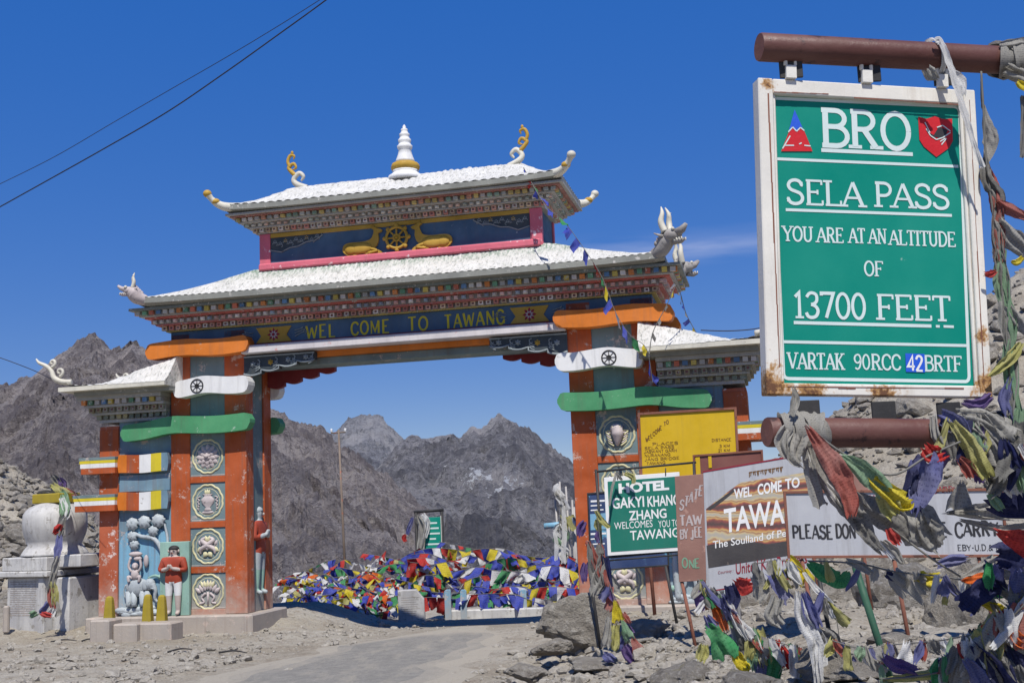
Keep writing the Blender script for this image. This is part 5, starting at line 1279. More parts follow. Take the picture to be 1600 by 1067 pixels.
m = MB(); m.tube([B.hit(1064, 905) - B.n * .03 - s_.location, foot_at(1073, 14.1, -.3) - s_.location], .021, 8); m.build('stake', M['rust'], s_)

# --- welcome banner with a sunset mountain print
B = Board([(1098, 736), (1262, 708), (1268, 899), (1105, 926)], 12.5, 12.3); B.hpx = 190
s_ = B.base('welcome_banner', 'white banner with a striped sunset print and big white letters beside the narrow rusty board', 'banner', foot_at(1140, 12.5))
def print_mat():
    t = NT('sunset_print')
    w = t.n('ShaderNodeTexWave', wave_type='BANDS', bands_direction='Z'); w.inputs['Scale'].default_value = 1.6; w.inputs['Distortion'].default_value = 5; w.inputs['Detail'].default_value = 4; w.inputs['Detail Scale'].default_value = 1.2; w.inputs['Detail Roughness'].default_value = .6
    t.l(t.tc.outputs['Object'], w.inputs['Vector'])
    cr = t.n('ShaderNodeValToRGB'); t.l(w.outputs['Fac'], cr.inputs['Fac'])
    cols = [(0, (.11, .07, .065)), (.2, (.27, .085, .075)), (.38, (.48, .22, .09)), (.55, (.54, .38, .16)), (.72, (.33, .17, .11)), (.88, (.54, .44, .25)), (1, (.40, .37, .31))]
    e = cr.color_ramp.elements; e[0].position, e[0].color = 0, (*cols[0][1], 1); e[1].position, e[1].color = 1, (*cols[-1][1], 1)
    for p, c in cols[1:-1]: k = e.new(p); k.color = (*c, 1)
    return t.done(cr.outputs[0], .5, spec=.3)
m = MB(); B.box(m, 0, B.w, 0, B.h, -.01, .0); m.build('board', M['sign_w'], s_, bevel=.003)
m = MB(); B.poly(m, [(1102, 762), (1264, 737), (1268, 862), (1107, 887)], .002); m.build('printed_picture', print_mat(), s_)
m = MB(); B.poly(m, [(1104, 852), (1150, 842), (1200, 850), (1266, 838), (1268, 862), (1107, 887)], .0028); B.poly(m, [(1104, 796), (1120, 783), (1146, 764), (1150, 766), (1128, 784), (1110, 797)], .0028); m.build('dark_ridge', paint('faded_dark_print', (.055, .05, .052), rough=.55, var=.35, wear=(.16, .13, .11), wamt=.15, wscale=6), s_)
m = MB(); B.poly(m, [(1102, 762), (1158, 753), (1140, 766), (1118, 783), (1103, 795)], .0024); m.build('pale_sky_print', M['sign_w'], s_)
for ln, mt in (((('WEL', 1147, 1175, 780, 764, .03), ('COME', 1184, 1222, 774, 756, .03), ('TO', 1227, 1250, 765, 748, .03)), 'lettersw'), ((('TAWA', 1132, 1227, 833, 795, .02), ('NG', 1231, 1262, 816, 781, .02)), 'lettersw'), ((('The Soulland of Peace', 1114, 1250, 857, 845, .01),), 'lettersw'), ((('Courtesy :', 1122, 1146, 898, 892, .0), ('United Kee Brothers', 1150, 1262, 897, 880, .01)), 'dkred')):
    for t, a, b, yb, yt, bo in ln: m = MB(); B.ftext(m, t, a, b, yb, yt, bo, off=.0045); m.build('lettering', M[mt], s_)
m = MB()
for i in range(9): 
    x = 1170 + i * 6; y = 747 - (x - 1170) * .16
    B.line(m, (x, y - 9), (x + 5.5, y - 10), 1.5, .004); B.line(m, (x + 1, y - 9), (x + 1 + (i % 3) * .8, y - 2 - (i % 2) * 3), 1.4, .0045); B.line(m, (x + 3.5, y - 9), (x + 3 + (i % 2) * 1.5, y - 4), 1.3, .005)
m.build('tibetan_lettering', M['brownink'], s_)
for pq, w_ in ((((1098, 737), (1262, 709)), 2.5), (((1104, 924), (1268, 898)), 2.0)): m = MB(); B.line(m, *pq, w_, .0035); m.build('red_rule', M['dkred'], s_)
for px, pb in ((1130, 1142), (1240, 1252)):
    m = MB(); m.tube([B.hit(px, 735) - B.n * .035 - s_.location, foot_at(pb, 12.45, -.3) - s_.location], .02, 8); m.build('post', M['pole_w'], s_)

# --- long pale hand-lettered board
B = Board([(1222, 765), (1568, 764), (1575, 868), (1232, 874)], 10.5, 10.25); B.hpx = 106
s_ = B.base('plea_sign', 'long pale board with black hand-painted letters in a rusty frame below the green altitude sign', 'signboard', foot_at(1397, 10.4))
m = MB(); B.box(m, 0, B.w, 0, B.h, -.008, .0); m.build('board', M['sign_w'], s_)
simple_frame(B, .024, .014, M['rust'], s_)
for ln, mt in (((('PLEASE', 1238, 1302, 841, 821, .17, .06), ("DON'T", 1306, 1352, 840, 820, .17, .06)), 'ink'), ((('WE', 1455, 1480, 838, 816, .18, .06), ('CARRY', 1492, 1562, 838, 816, .17, .06)), 'ink'),
               ((('EBY-U.D.& H', 1496, 1564, 860, 851, .15, .05),), 'ink'), ((('TH', 1350, 1368, 784, 774, .15, .1), ('CARRY', 1457, 1498, 770, 761, .17, .1)), 'dkred')):
    for t, a, b, yb, yt, w, j in ln: m = MB(); B.text(m, t, a, b, yb, yt, w, False, off=.003, jitter=j); m.build('lettering', M[mt], s_)
for px, pt, pb, mt, r_ in ((1253, 873, 1262, 'rust', .017), (1397, 871, 1399, 'rust', .019), (1530, 870, 1534, 'rust', .018)):
    m = MB(); m.tube([B.hit(px, pt) - B.n * .02 - s_.location, foot_at(pb, 10.4, -.3) - s_.location], r_, 8); m.build('post', M[mt], s_)

# --- bare stakes among the signs
def stake(name, label, ptop_, Y, pbot_, r_, mat, cat='stake'):
    f = foot_at(pbot_, Y); t = at(*ptop_, Y); m = MB(); m.tube([Vector((0, 0, -.3)), t - f], r_, 10)
    return tag(m.build(name, M[mat], loc=f), label, cat)
stake('stake', 'dark green leaning iron stake under the long pale board', (1336, 884), 8.6, 1376, .026, 'pole_g')
stake('stake', 'short dark stake behind the long pale board, right of the white banner', (1280, 905), 9.5, 1287, .018, 'black')
stake('stake', 'pale grey wooden pole wrapped by prayer flags right of the narrow rusty board', (1140, 955), 10.0, 1147, .022, 'pole_w', 'pole')
# ------------------------------------------------------------------ cloth
rng = random.Random(21)
def cloth_strip(name, parent, pts, mat, pleats=2.0, amp=.14, seed=0, nb=14, seg=8, flat=None, curl=0.0):
    """a length of cloth along (px, py, Y, width_px) points: pleated across, wrinkled, with frayed edges"""
    P = [at(p[0], p[1], p[2]) for p in pts]; W = [p[3] * p[2] / F_PX * 1.06 for p in pts]
    S = smooth_path([(a.x, a.y, a.z) for a in P], seg); k = len(S)
    org = parent.location; m = MB(); wm = max(W); m.uv = []
    tot = sum((S[i + 1] - S[i]).length for i in range(k - 1))
    for i in range(k):
        t = (S[min(i + 1, k - 1)] - S[max(i - 1, 0)]).normalized(); u = i / (k - 1)
        view = (S[i] - CAM).normalized(); side = t.cross(view); side = side.normalized() if side.length > 1e-4 else Vector((1, 0, 0))
        nrm = side.cross(t).normalized()
        w = interp(u, [q / (len(W) - 1) for q in range(len(W))], W)
        tw = .35 * math.sin(u * 2.3 + seed) + .5 * fbm(u * 1.5, seed, 3, 2)
        sd = (side * math.cos(tw) + nrm * math.sin(tw)); nn = (nrm * math.cos(tw) - side * math.sin(tw))
        for j in range(nb + 1):
            b = j / nb * 2 - 1; L_ = u * tot / max(wm, 1e-4)
            off = w * amp * math.sin(pleats * PI * b + seed * 1.7 + L_ * .9 + 1.2 * fbm(L_ * .7, b * .5, seed, 2)) \
                + w * (.20 * fbm(L_ * .8 + seed, b * 1.2, seed, 3) + .10 * fbm(L_ * 2.2 + seed, b * 3.2, seed + 5, 3)) + wm * .045 * math.sin(b * 6.5 * pleats + L_ * 2 + seed)
            fray = 1 + .16 * fbm(seed * 3 + L_ * 1.6, (1 if b > 0 else -1) * 2.0, 7, 4)
            ends = (1 if u > .5 else -1) * max(0, abs(u - .5) - .34) / .16 * wm * (.30 * fbm(b * 2.6 + seed, seed, u > .5, 4))
            m.v.append(S[i] + sd * (w * .5 * b * fray) + nn * off + t * ends - org); m.uv.append((b * .5 + .5, L_))
    for i in range(k - 1):
        for j in range(nb): a = i * (nb + 1) + j; m.face((a, a + 1, a + nb + 2, a + nb + 1), 0, None, True)
    return m.build(name, CL[mat], parent)
def tatters(rope, n, L0, L1, w0, w1, cols, dirs=(0, 1), dY=.06):
    """short torn flags hanging along a cord given in (px, py, Y) points"""
    S = smooth_path(rope, 8); out = []
    for i in range(n):
        q = S[rng.randrange(len(S))]; Lp = rng.uniform(L0, L1); dx = rng.gauss(.25, .45); w = rng.uniform(w0, w1); y = q.z + rng.uniform(-dY, dY)
        x0, y0 = q.x + rng.uniform(-3, 3), q.y; e = rng.choice((.25, .6, 1.1))
        out.append((rng.choice(cols), [(x0, y0 - 2, y, w * .5), (x0 + dx * Lp * .4, y0 + Lp * .5, y, w), (x0 + dx * Lp, y0 + Lp, y, w * e)], {'pleats': rng.choice((.8, 1.2, 2.0)), 'amp': rng.uniform(.08, .18), 'nb': 10, 'seg': 6}))
    return out
def bundle(label, pts0, strips, ropes=(), wraps=(), name='prayer_flags', cat='prayer flags', group=None):
    o = at(*pts0); r = empty(name, o, 0, label, cat, group)
    for i, (mat, pts, *kw) in enumerate(strips):
        d = kw[0] if kw else {}
        cloth_strip('flag', r, pts, mat, seed=rng.uniform(0, 40), **d)
    for pts in ropes:
        m = MB(); m.tube([v - o for v in smooth_path([tuple(at(*p)) for p in pts], 6)], .0045, 5); m.build('rope', CL['dgrey'], r)
    for (mat, (a, b), t0, t1, turns, rad) in wraps:
        dx = (b - a).normalized(); e1 = Vector((0, 0, 1)); e1 = (e1 - dx * e1.dot(dx)).normalized(); e2 = dx.cross(e1); m = MB(); n = int(26 * turns); m.uv = []
        sd = rng.uniform(0, 50); wd = (t1 - t0) * (b - a).length * .62
        for i in range(n + 1):
            an = 2 * PI * turns * i / n + sd
            c = a.lerp(b, lerp(t0, t1, (math.sin(i / n * PI * turns * 1.3 + sd) * .5 + .5)))
            for j in range(7):
                bb = j / 6 - .5
                rr = rad + .012 * fbm(an * .7, bb * 7 + sd, sd, 4) + .010 * abs(math.sin(bb * 11 + an * .8)) + .004 * (i / n)
                m.v.append(c + dx * (bb * wd) + (e1 * math.cos(an) + e2 * math.sin(an)) * rr - o); m.uv.append((j / 6, an))
        for i in range(n):
            for j in range(6): q = i * 7 + j; m.face((q, q + 1, q + 8, q + 7), 0, None, True)
        m.build('wrapped_cloth', CL[mat], r)
    return r

# --- on the steel pipes
bundle('faded grey prayer flags knotted round the left end of the lower pipe, tails blowing right', (1245, 660, 4.3), [
    ('grey', [(1245, 680, 4.27, 36), (1240, 712, 4.26, 26), (1252, 726, 4.26, 8)]),
    ('grey', [(1232, 668, 4.27, 20), (1222, 690, 4.26, 22), (1232, 716, 4.26, 10)]),
    ('grey', [(1262, 690, 4.28, 20), (1268, 735, 4.28, 22), (1284, 790, 4.28, 26)]),
    ('white', [(1254, 690, 4.29, 8), (1275, 740, 4.29, 10), (1320, 790, 4.3, 16)]),
    ('grey', [(1272, 700, 4.28, 18), (1300, 750, 4.28, 40), (1332, 788, 4.28, 46), (1352, 800, 4.28, 20)]),
    ('dgrey', [(1312, 770, 4.3, 22), (1335, 800, 4.3, 34), (1356, 838, 4.3, 26), (1380, 862, 4.3, 8)]),
    ('white', [(1300, 770, 4.32, 8), (1345, 820, 4.32, 9), (1395, 872, 4.32, 6)]),
    ('grey', [(1238, 650, 4.28, 12), (1243, 625, 4.28, 14), (1240, 606, 4.28, 4)])],
    wraps=[('grey', pbot, 0.049, 0.131, 2.3, .063), ('grey', pbot, 0.066, 0.115, 1.7, .07)])
bundle('string of faded red, green, yellow and blue flags blowing right from the lower pipe', (1300, 700, 4.25), [
    ('fred', [(1262, 668, 4.2, 8), (1285, 702, 4.2, 24), (1312, 742, 4.2, 36), (1328, 778, 4.2, 32), (1330, 806, 4.2, 14)], {'pleats': 1.2, 'amp': .1}),
    ('fgreen', [(1316, 712, 4.22, 6), (1340, 728, 4.22, 26), (1365, 748, 4.22, 34), (1384, 768, 4.22, 26)], {'pleats': 1.1, 'amp': .1}),
    ('yellow', [(1362, 748, 4.22, 14), (1386, 766, 4.22, 26), (1412, 784, 4.22, 30), (1424, 782, 4.22, 12)], {'pleats': 1.8, 'amp': .14}),
    ('fyellow', [(1384, 772, 4.24, 30), (1392, 792, 4.24, 32), (1402, 806, 4.24, 22)]),
    ('red', [(1446, 700, 4.3, 22), (1460, 712, 4.3, 30), (1474, 708, 4.3, 18)]),
    ('fblue', [(1448, 714, 4.3, 44), (1446, 745, 4.3, 56), (1436, 778, 4.3, 34), (1430, 800, 4.3, 10)], {'pleats': .8, 'amp': .1}),
    ('navy', [(1428, 735, 4.33, 16), (1424, 770, 4.33, 22), (1436, 800, 4.33, 12)])],
    ropes=[[(1258, 664, 4.25), (1320, 710, 4.25), (1390, 742, 4.27), (1450, 712, 4.3), (1500, 690, 4.36)]])
bundle('large faded grey cloths and a red scrap stretched across the long pale board', (1400, 820, 4.6), [
    ('dgrey', [(1332, 772, 4.6, 8), (1356, 790, 4.6, 34), (1390, 812, 4.6, 44), (1412, 838, 4.6, 30)], {'pleats': .9, 'amp': .1}),
    ('grey', [(1368, 786, 4.62, 14), (1402, 802, 4.62, 50), (1436, 822, 4.62, 66), (1466, 842, 4.62, 40)], {'pleats': 1.2, 'amp': .12}),
    ('grey', [(1440, 812, 4.58, 30), (1452, 836, 4.58, 46), (1466, 856, 4.58, 26)]),
    ('red', [(1388, 826, 4.55, 8), (1396, 838, 4.55, 17), (1404, 850, 4.55, 11)]),
    ('grey', [(1378, 846, 4.6, 12), (1396, 862, 4.6, 18), (1410, 880, 4.6, 6)])],
    ropes=[[(1330, 770, 4.6), (1400, 830, 4.6), (1455, 872, 4.6), (1500, 900, 4.7)]])
bundle('long grey cloth pulled tight to a point with a red flag at its right end', (1560, 810, 5.0), [
    ('grey', [(1480, 801, 5.0, 4), (1520, 800, 5.0, 18), (1565, 795, 5.0, 34), (1612, 792, 5.0, 42)], {'pleats': 2.2, 'amp': .13}),
    ('grey', [(1500, 812, 5.02, 4), (1535, 820, 5.02, 10), (1570, 826, 5.02, 12), (1612, 822, 5.02, 16)]),
    ('grey', [(1502, 752, 5.05, 6), (1500, 775, 5.05, 26), (1498, 800, 5.05, 44)], {'pleats': .7, 'amp': .08}),
    ('red', [(1556, 828, 4.95, 6), (1580, 840, 4.95, 26), (1612, 850, 4.95, 44)], {'pleats': .9, 'amp': .1})])
bundle('white strap and thin grey streamer tied round the upper pipe', (1460, 90, 4.45), [
    ('white', [(1462, 66, 4.42, 12), (1470, 64, 4.42, 8), (1486, 110, 4.42, 13), (1505, 168, 4.42, 12), (1520, 220, 4.42, 7), (1536, 262, 4.42, 8)], {'pleats': 1.0, 'amp': .1}),
    ('grey', [(1448, 108, 4.41, 16), (1456, 118, 4.41, 22), (1466, 122, 4.41, 8)]),
    ('white', [(1484, 110, 4.43, 8), (1500, 128, 4.43, 22), (1506, 150, 4.43, 10)], {'pleats': .7, 'amp': .05})],
    wraps=[('white', ptop, 0.471, 0.496, 1.2, .0605)])
bundle('grey cloth wound thickly round the right end of the upper pipe with a yellow scrap', (1590, 95, 4.55), [
    ('grey', [(1560, 75, 4.5, 18), (1590, 72, 4.5, 24), (1612, 66, 4.5, 22)]), ('grey', [(1570, 110, 4.5, 22), (1595, 118, 4.5, 24), (1612, 122, 4.5, 20)]),
    ('yellow', [(1590, 128, 4.48, 8), (1600, 136, 4.48, 16), (1610, 134, 4.48, 14)], {'pleats': .8, 'amp': .2}),
    ('dgrey', [(1598, 150, 4.5, 8), (1600, 200, 4.5, 10), (1598, 246, 4.5, 10)])],
    wraps=[('grey', ptop, 0.680, 0.811, 3.5, .062), ('grey', ptop, 0.705, 0.795, 2.5, .072), ('grey', ptop, 0.672, 0.754, 1.6, .066)])
vs = [('dgrey', [(1533, 120, 4.52, 2), (1534, 150, 4.52, 4), (1535, 170, 4.52, 3)], {}), ('grey', [(1537, 165, 4.52, 3), (1543, 195, 4.52, 16), (1549, 222, 4.52, 26), (1541, 252, 4.52, 8)], {'pleats': .6, 'amp': .06})]
for k in range(5):
    dx = rng.uniform(-6, 6); vs.append((rng.choice(('grey', 'dgrey', 'grey', 'fred')), [(1541 + dx * .4, 246 + k * 4, 4.52, 10), (1546 + dx, 280, 4.5 + k * .01, 18), (1556 - dx, 312, 4.5, 20), (1562 + dx, 360, 4.5, 15), (1560 - dx, 410, 4.5, 14)], {'pleats': 2}))
for k in range(5):
    dx = rng.uniform(-6, 6); vs.append((rng.choice(('grey', 'grey', 'dgrey', 'fgreen')), [(1560 + dx, 390, 4.5, 14), (1566 - dx, 440, 4.5, 17), (1574 + dx, 500, 4.5, 18), (1580 - dx, 570, 4.5, 15), (1584 + dx, 650, 4.5, 17)], {'pleats': 2}))
vs += [('fred', [(1558, 316, 4.48, 10), (1578, 328, 4.48, 18), (1606, 340, 4.48, 12)], {}), ('grey', [(1560, 345, 4.49, 12), (1580, 372, 4.49, 34), (1606, 392, 4.49, 26)], {}), ('red', [(1557, 424, 4.48, 4), (1548, 428, 4.48, 13), (1538, 428, 4.48, 7)], {}), ('grey', [(1574, 480, 4.49, 16), (1592, 506, 4.49, 22), (1612, 520, 4.49, 20)], {}),
       ('fyellow', [(1596, 535, 4.48, 8), (1582, 556, 4.48, 18), (1562, 575, 4.48, 14), (1546, 588, 4.48, 4)], {}), ('fblue', [(1580, 590, 4.5, 10), (1572, 625, 4.5, 22), (1584, 660, 4.5, 12)], {}), ('yellow', [(1580, 408, 4.48, 4), (1588, 410, 4.48, 10), (1598, 402, 4.48, 8)], {}), ('fgreen', [(1594, 640, 4.47, 14), (1592, 700, 4.47, 22), (1596, 760, 4.47, 18)], {})]
bundle('twisted column of ragged grey prayer flags hanging right of the altitude sign', (1560, 400, 4.5), vs, ropes=[[(1533, 112, 4.5), (1537, 180, 4.5), (1542, 260, 4.5), (1560, 400, 4.5), (1585, 660, 4.5)]])
bundle('purple and grey cloths bunched on the lower pipe below the altitude sign', (1500, 670, 4.5), [
    ('grey', [(1458, 650, 4.42, 10), (1462, 680, 4.4, 14), (1474, 700, 4.4, 12)]), ('fblue', [(1470, 648, 4.42, 22), (1492, 662, 4.4, 30), (1510, 686, 4.4, 24)]),
    ('fyellow', [(1488, 660, 4.38, 14), (1512, 690, 4.38, 24), (1530, 722, 4.38, 28), (1545, 748, 4.38, 18)]), ('grey', [(1500, 648, 4.44, 18), (1540, 662, 4.43, 46), (1572, 690, 4.43, 50)], {'pleats': 3}),
    ('purple', [(1506, 628, 4.5, 8), (1528, 632, 4.5, 20), (1548, 618, 4.5, 14)]), ('grey', [(1530, 650, 4.42, 16), (1552, 690, 4.42, 36), (1566, 724, 4.42, 34)], {'pleats': 3}),
    ('purple', [(1540, 660, 4.46, 20), (1536, 700, 4.46, 34), (1560, 740, 4.46, 24)]), ('fred', [(1498, 716, 4.4, 10), (1512, 730, 4.4, 22), (1520, 745, 4.4, 16)]), ('dgrey', [(1540, 735, 4.44, 22), (1560, 752, 4.44, 30), (1545, 772, 4.44, 14)]),
    ('white', [(1568, 730, 4.46, 16), (1580, 750, 4.46, 34), (1590, 775, 4.46, 20)], {'pleats': 3}), ('fgreen', [(1545, 770, 4.45, 8), (1556, 785, 4.45, 16), (1566, 796, 4.45, 10)]), ('navy', [(1575, 690, 4.6, 30), (1590, 730, 4.6, 40), (1600, 790, 4.6, 50)]),
    ('navy', [(1545, 780, 4.7, 30), (1575, 790, 4.7, 40), (1610, 790, 4.7, 40)]), ('dgrey', [(1590, 660, 4.43, 24), (1596, 700, 4.43, 28), (1592, 740, 4.43, 22)])] + tatters([(1470, 655, 4.42), (1520, 660, 4.42), (1570, 690, 4.42), (1605, 700, 4.42)], 26, 30, 90, 12, 30, ('grey', 'grey', 'dgrey', 'purple', 'fyellow', 'fred', 'navy', 'fgreen', 'white')),
    wraps=[('fblue', pbot, 0.492, 0.574, 1.6, .064), ('grey', pbot, 0.541, 0.705, 3.2, .066), ('dgrey', pbot, 0.590, 0.779, 3.0, .074)])
bundle('mixed green, white, yellow and orange cloths on a low cord under the pale board', (1450, 900, 5.6), [
    ('green', [(1262, 878, 5.8, 8), (1290, 898, 5.8, 28), (1316, 906, 5.8, 22), (1324, 892, 5.8, 8)], {'pleats': .7}), ('grey', [(1322, 876, 5.7, 8), (1345, 884, 5.7, 14), (1362, 896, 5.7, 8)]),
    ('grey', [(1396, 893, 5.7, 18), (1418, 915, 5.7, 20), (1442, 944, 5.7, 4)], {'pleats': .8}), ('navy', [(1384, 896, 5.72, 10), (1396, 900, 5.72, 14), (1406, 894, 5.72, 6)]), ('yellow', [(1436, 902, 5.6, 22), (1452, 908, 5.6, 26), (1466, 904, 5.6, 18)]),
    ('fblue', [(1464, 884, 5.5, 8), (1486, 876, 5.5, 18), (1510, 872, 5.5, 12)]), ('grey', [(1500, 905, 5.4, 10), (1530, 892, 5.4, 20), (1556, 872, 5.4, 18)]), ('orange', [(1502, 908, 5.3, 4), (1526, 904, 5.3, 15), (1560, 900, 5.3, 20)], {'pleats': .8, 'amp': .1}),
    ('green', [(1520, 918, 5.32, 6), (1544, 922, 5.32, 24), (1570, 922, 5.32, 24)], {'pleats': .8, 'amp': .08}), ('navy', [(1556, 868, 5.2, 30), (1580, 866, 5.2, 44), (1608, 872, 5.2, 50)], {'pleats': .9}), ('dgrey', [(1555, 915, 5.3, 16), (1585, 930, 5.3, 32), (1612, 940, 5.3, 40)]),
    ('yellow', [(1532, 940, 5.2, 6), (1556, 950, 5.2, 18), (1576, 960, 5.2, 16)]), ('grey', [(1566, 896, 5.25, 16), (1584, 892, 5.25, 24), (1600, 898, 5.25, 18)])] + tatters([(1262, 876, 5.8), (1400, 893, 5.7), (1500, 905, 5.4), (1560, 935, 5.2), (1615, 985, 5.0)], 24, 12, 44, 8, 18, ('grey', 'white', 'fblue', 'fyellow', 'dgrey')),
    ropes=[[(1262, 876, 5.8), (1340, 880, 5.7), (1400, 893, 5.7), (1500, 905, 5.4), (1560, 935, 5.2), (1615, 985, 5.0)]])
bundle('dense heap of dark blue, olive and red cloths hanging in the lower right corner', (1560, 1000, 5.0), [
    ('fyellow', [(1560, 960, 5.0, 18), (1550, 990, 5.0, 40), (1535, 1015, 5.0, 50)], {'pleats': .7}), ('fblue', [(1566, 962, 4.98, 10), (1560, 975, 4.98, 14), (1566, 985, 4.98, 8)]), ('white', [(1572, 966, 4.98, 10), (1586, 990, 4.98, 16), (1604, 1010, 4.98, 12)]),
    ('orange', [(1580, 985, 4.95, 12), (1595, 1000, 4.95, 20), (1612, 1004, 4.95, 16)]), ('navy', [(1524, 1012, 4.97, 12), (1545, 1040, 4.97, 40), (1570, 1085, 4.97, 50)], {'pleats': 1.4}), ('fblue', [(1510, 1030, 4.96, 10), (1528, 1055, 4.96, 26), (1545, 1085, 4.96, 26)]),
    ('dgrey', [(1540, 1015, 4.99, 20), (1565, 1040, 4.99, 34), (1590, 1080, 4.99, 34)]), ('fred', [(1470, 1052, 5.1, 18), (1492, 1046, 5.1, 30), (1520, 1052, 5.1, 30)]), ('fyellow', [(1376, 1062, 5.2, 4), (1420, 1058, 5.2, 13), (1472, 1050, 5.2, 16)]), ('green', [(1485, 1030, 5.12, 20), (1500, 1045, 5.12, 24), (1512, 1062, 5.12, 18)]),
    ('navy', [(1580, 1010, 5.0, 24), (1595, 1040, 5.0, 40), (1610, 1080, 5.0, 40)]), ('purple', [(1382, 1025, 5.2, 10), (1400, 1038, 5.2, 22), (1432, 1050, 5.2, 16)]), ('fgreen', [(1376, 1040, 5.2, 6), (1380, 1060, 5.2, 12), (1388, 1080, 5.2, 8)]), ('white', [(1600, 950, 5.0, 12), (1606, 975, 5.0, 22), (1604, 1000, 5.0, 16)]), ('dgrey', [(1590, 1040, 4.93, 12), (1600, 1060, 4.93, 20), (1608, 1080, 4.93, 18)])] + tatters([(1470, 1030, 5.1), (1520, 990, 5.05), (1560, 960, 5.0), (1612, 930, 5.0)], 52, 30, 95, 10, 30, ('fblue', 'grey', 'fyellow', 'fgreen', 'fred', 'white', 'dgrey', 'navy', 'red', 'green', 'grey', 'grey', 'dgrey', 'fyellow', 'white')) + tatters([(1540, 880, 5.1), (1610, 900, 5.05)], 9, 30, 70, 14, 34, ('navy', 'dgrey', 'fred', 'fblue', 'green')),
    ropes=[[(1374, 1060, 5.2), (1440, 1055, 5.15), (1510, 1035, 5.1), (1560, 985, 5.0), (1615, 930, 4.9)]])
bundle('bleached rags strung between the green stake and the rusty stake near the ground', (1400, 1000, 8.4), tatters([(1300, 1000, 8.6), (1345, 1012, 8.5), (1400, 1006, 8.4), (1470, 1000, 8.0), (1540, 985, 7.4)], 34, 14, 44, 8, 20, ('grey', 'dgrey', 'white', 'fblue', 'fred', 'fgreen', 'fyellow', 'grey')), ropes=[[(1300, 1000, 8.6), (1345, 1012, 8.5), (1400, 1006, 8.4), (1470, 1000, 8.0), (1540, 985, 7.4)]])
# --- round the poles and boards further off
bundle('blue, yellow and white flags tied below the white welcome banner', (1240, 900, 9.4), [
    ('fblue', [(1204, 890, 9.4, 22), (1216, 912, 9.4, 32), (1230, 938, 9.4, 26)], {'pleats': .6, 'amp': .08}), ('yellow', [(1234, 872, 9.4, 12), (1246, 892, 9.4, 20), (1250, 915, 9.4, 10)]), ('yellow', [(1256, 890, 9.4, 10), (1266, 905, 9.4, 14), (1270, 915, 9.4, 6)]), ('grey', [(1182, 895, 9.4, 20), (1190, 915, 9.4, 26), (1184, 938, 9.4, 16)]),
    ('white', [(1246, 925, 9.3, 8), (1255, 965, 9.3, 22), (1276, 1005, 9.3, 30), (1284, 1070, 9.3, 22)]), ('fblue', [(1256, 925, 9.28, 10), (1266, 955, 9.28, 22), (1278, 980, 9.28, 14)]), ('white', [(1270, 1000, 9.27, 14), (1276, 1035, 9.27, 16), (1280, 1075, 9.27, 14)], {'pleats': 3}), ('grey', [(1215, 935, 9.3, 20), (1208, 960, 9.3, 24), (1222, 975, 9.3, 14)]), ('dgrey', [(1285, 985, 9.3, 16), (1300, 1000, 9.3, 26), (1310, 1025, 9.3, 12)])] + tatters([(1180, 880, 9.35), (1240, 882, 9.35), (1300, 950, 9.35)], 18, 18, 46, 8, 18, ('grey', 'fblue', 'white', 'dgrey', 'fyellow')),
    ropes=[[(1180, 880, 9.4), (1240, 880, 9.4), (1300, 950, 9.4), (1312, 1010, 9.4)]])
bundle('red, blue, green and orange flags dangling round the pale pole right of the rusty board', (1140, 960, 9.9), [
    ('red', [(1150, 905, 9.9, 12), (1164, 915, 9.9, 26), (1176, 912, 9.9, 14)], {'pleats': .6}), ('navy', [(1140, 915, 9.9, 16), (1146, 935, 9.9, 22), (1140, 955, 9.9, 12)]), ('purple', [(1094, 912, 9.9, 8), (1092, 935, 9.9, 18), (1096, 955, 9.9, 8)], {'pleats': .7}), ('orange', [(1114, 942, 9.9, 8), (1124, 960, 9.9, 20), (1134, 985, 9.9, 10)]), ('fblue', [(1104, 962, 9.9, 8), (1114, 978, 9.9, 20), (1124, 990, 9.9, 10)]),
    ('green', [(1108, 978, 9.88, 16), (1122, 1000, 9.88, 36), (1136, 1026, 9.88, 42)], {'pleats': 1.3}), ('fyellow', [(1100, 1006, 9.86, 12), (1098, 1020, 9.86, 20), (1094, 1032, 9.86, 14)]), ('yellow', [(1150, 1020, 9.88, 14), (1158, 1035, 9.88, 22), (1170, 1046, 9.88, 10)]), ('fgreen', [(1175, 980, 9.9, 12), (1176, 1010, 9.9, 18), (1174, 1046, 9.9, 14)]), ('fyellow', [(1186, 985, 9.9, 14), (1190, 1015, 9.9, 22), (1200, 1040, 9.9, 18)]), ('fblue', [(1190, 1005, 9.92, 16), (1188, 1030, 9.92, 22), (1192, 1060, 9.92, 20)]), ('green', [(1204, 1010, 9.9, 14), (1212, 1035, 9.9, 24), (1206, 1065, 9.9, 18)]), ('red', [(1222, 1010, 9.9, 8), (1228, 1025, 9.9, 16), (1236, 1045, 9.9, 8)]), ('fyellow', [(1250, 1030, 9.9, 10), (1256, 1050, 9.9, 12), (1252, 1075, 9.9, 14)])] + tatters([(1090, 905, 9.9), (1130, 935, 9.9), (1170, 985, 9.9), (1240, 1010, 9.9), (1300, 1030, 9.8)], 52, 16, 54, 7, 18, ('fblue', 'grey', 'fyellow', 'fgreen', 'fred', 'white', 'dgrey', 'navy', 'red', 'green', 'grey', 'grey', 'dgrey', 'fyellow', 'white')),
    ropes=[[(1090, 905, 9.9), (1130, 935, 9.9), (1170, 985, 9.9), (1240, 1010, 9.9)]])
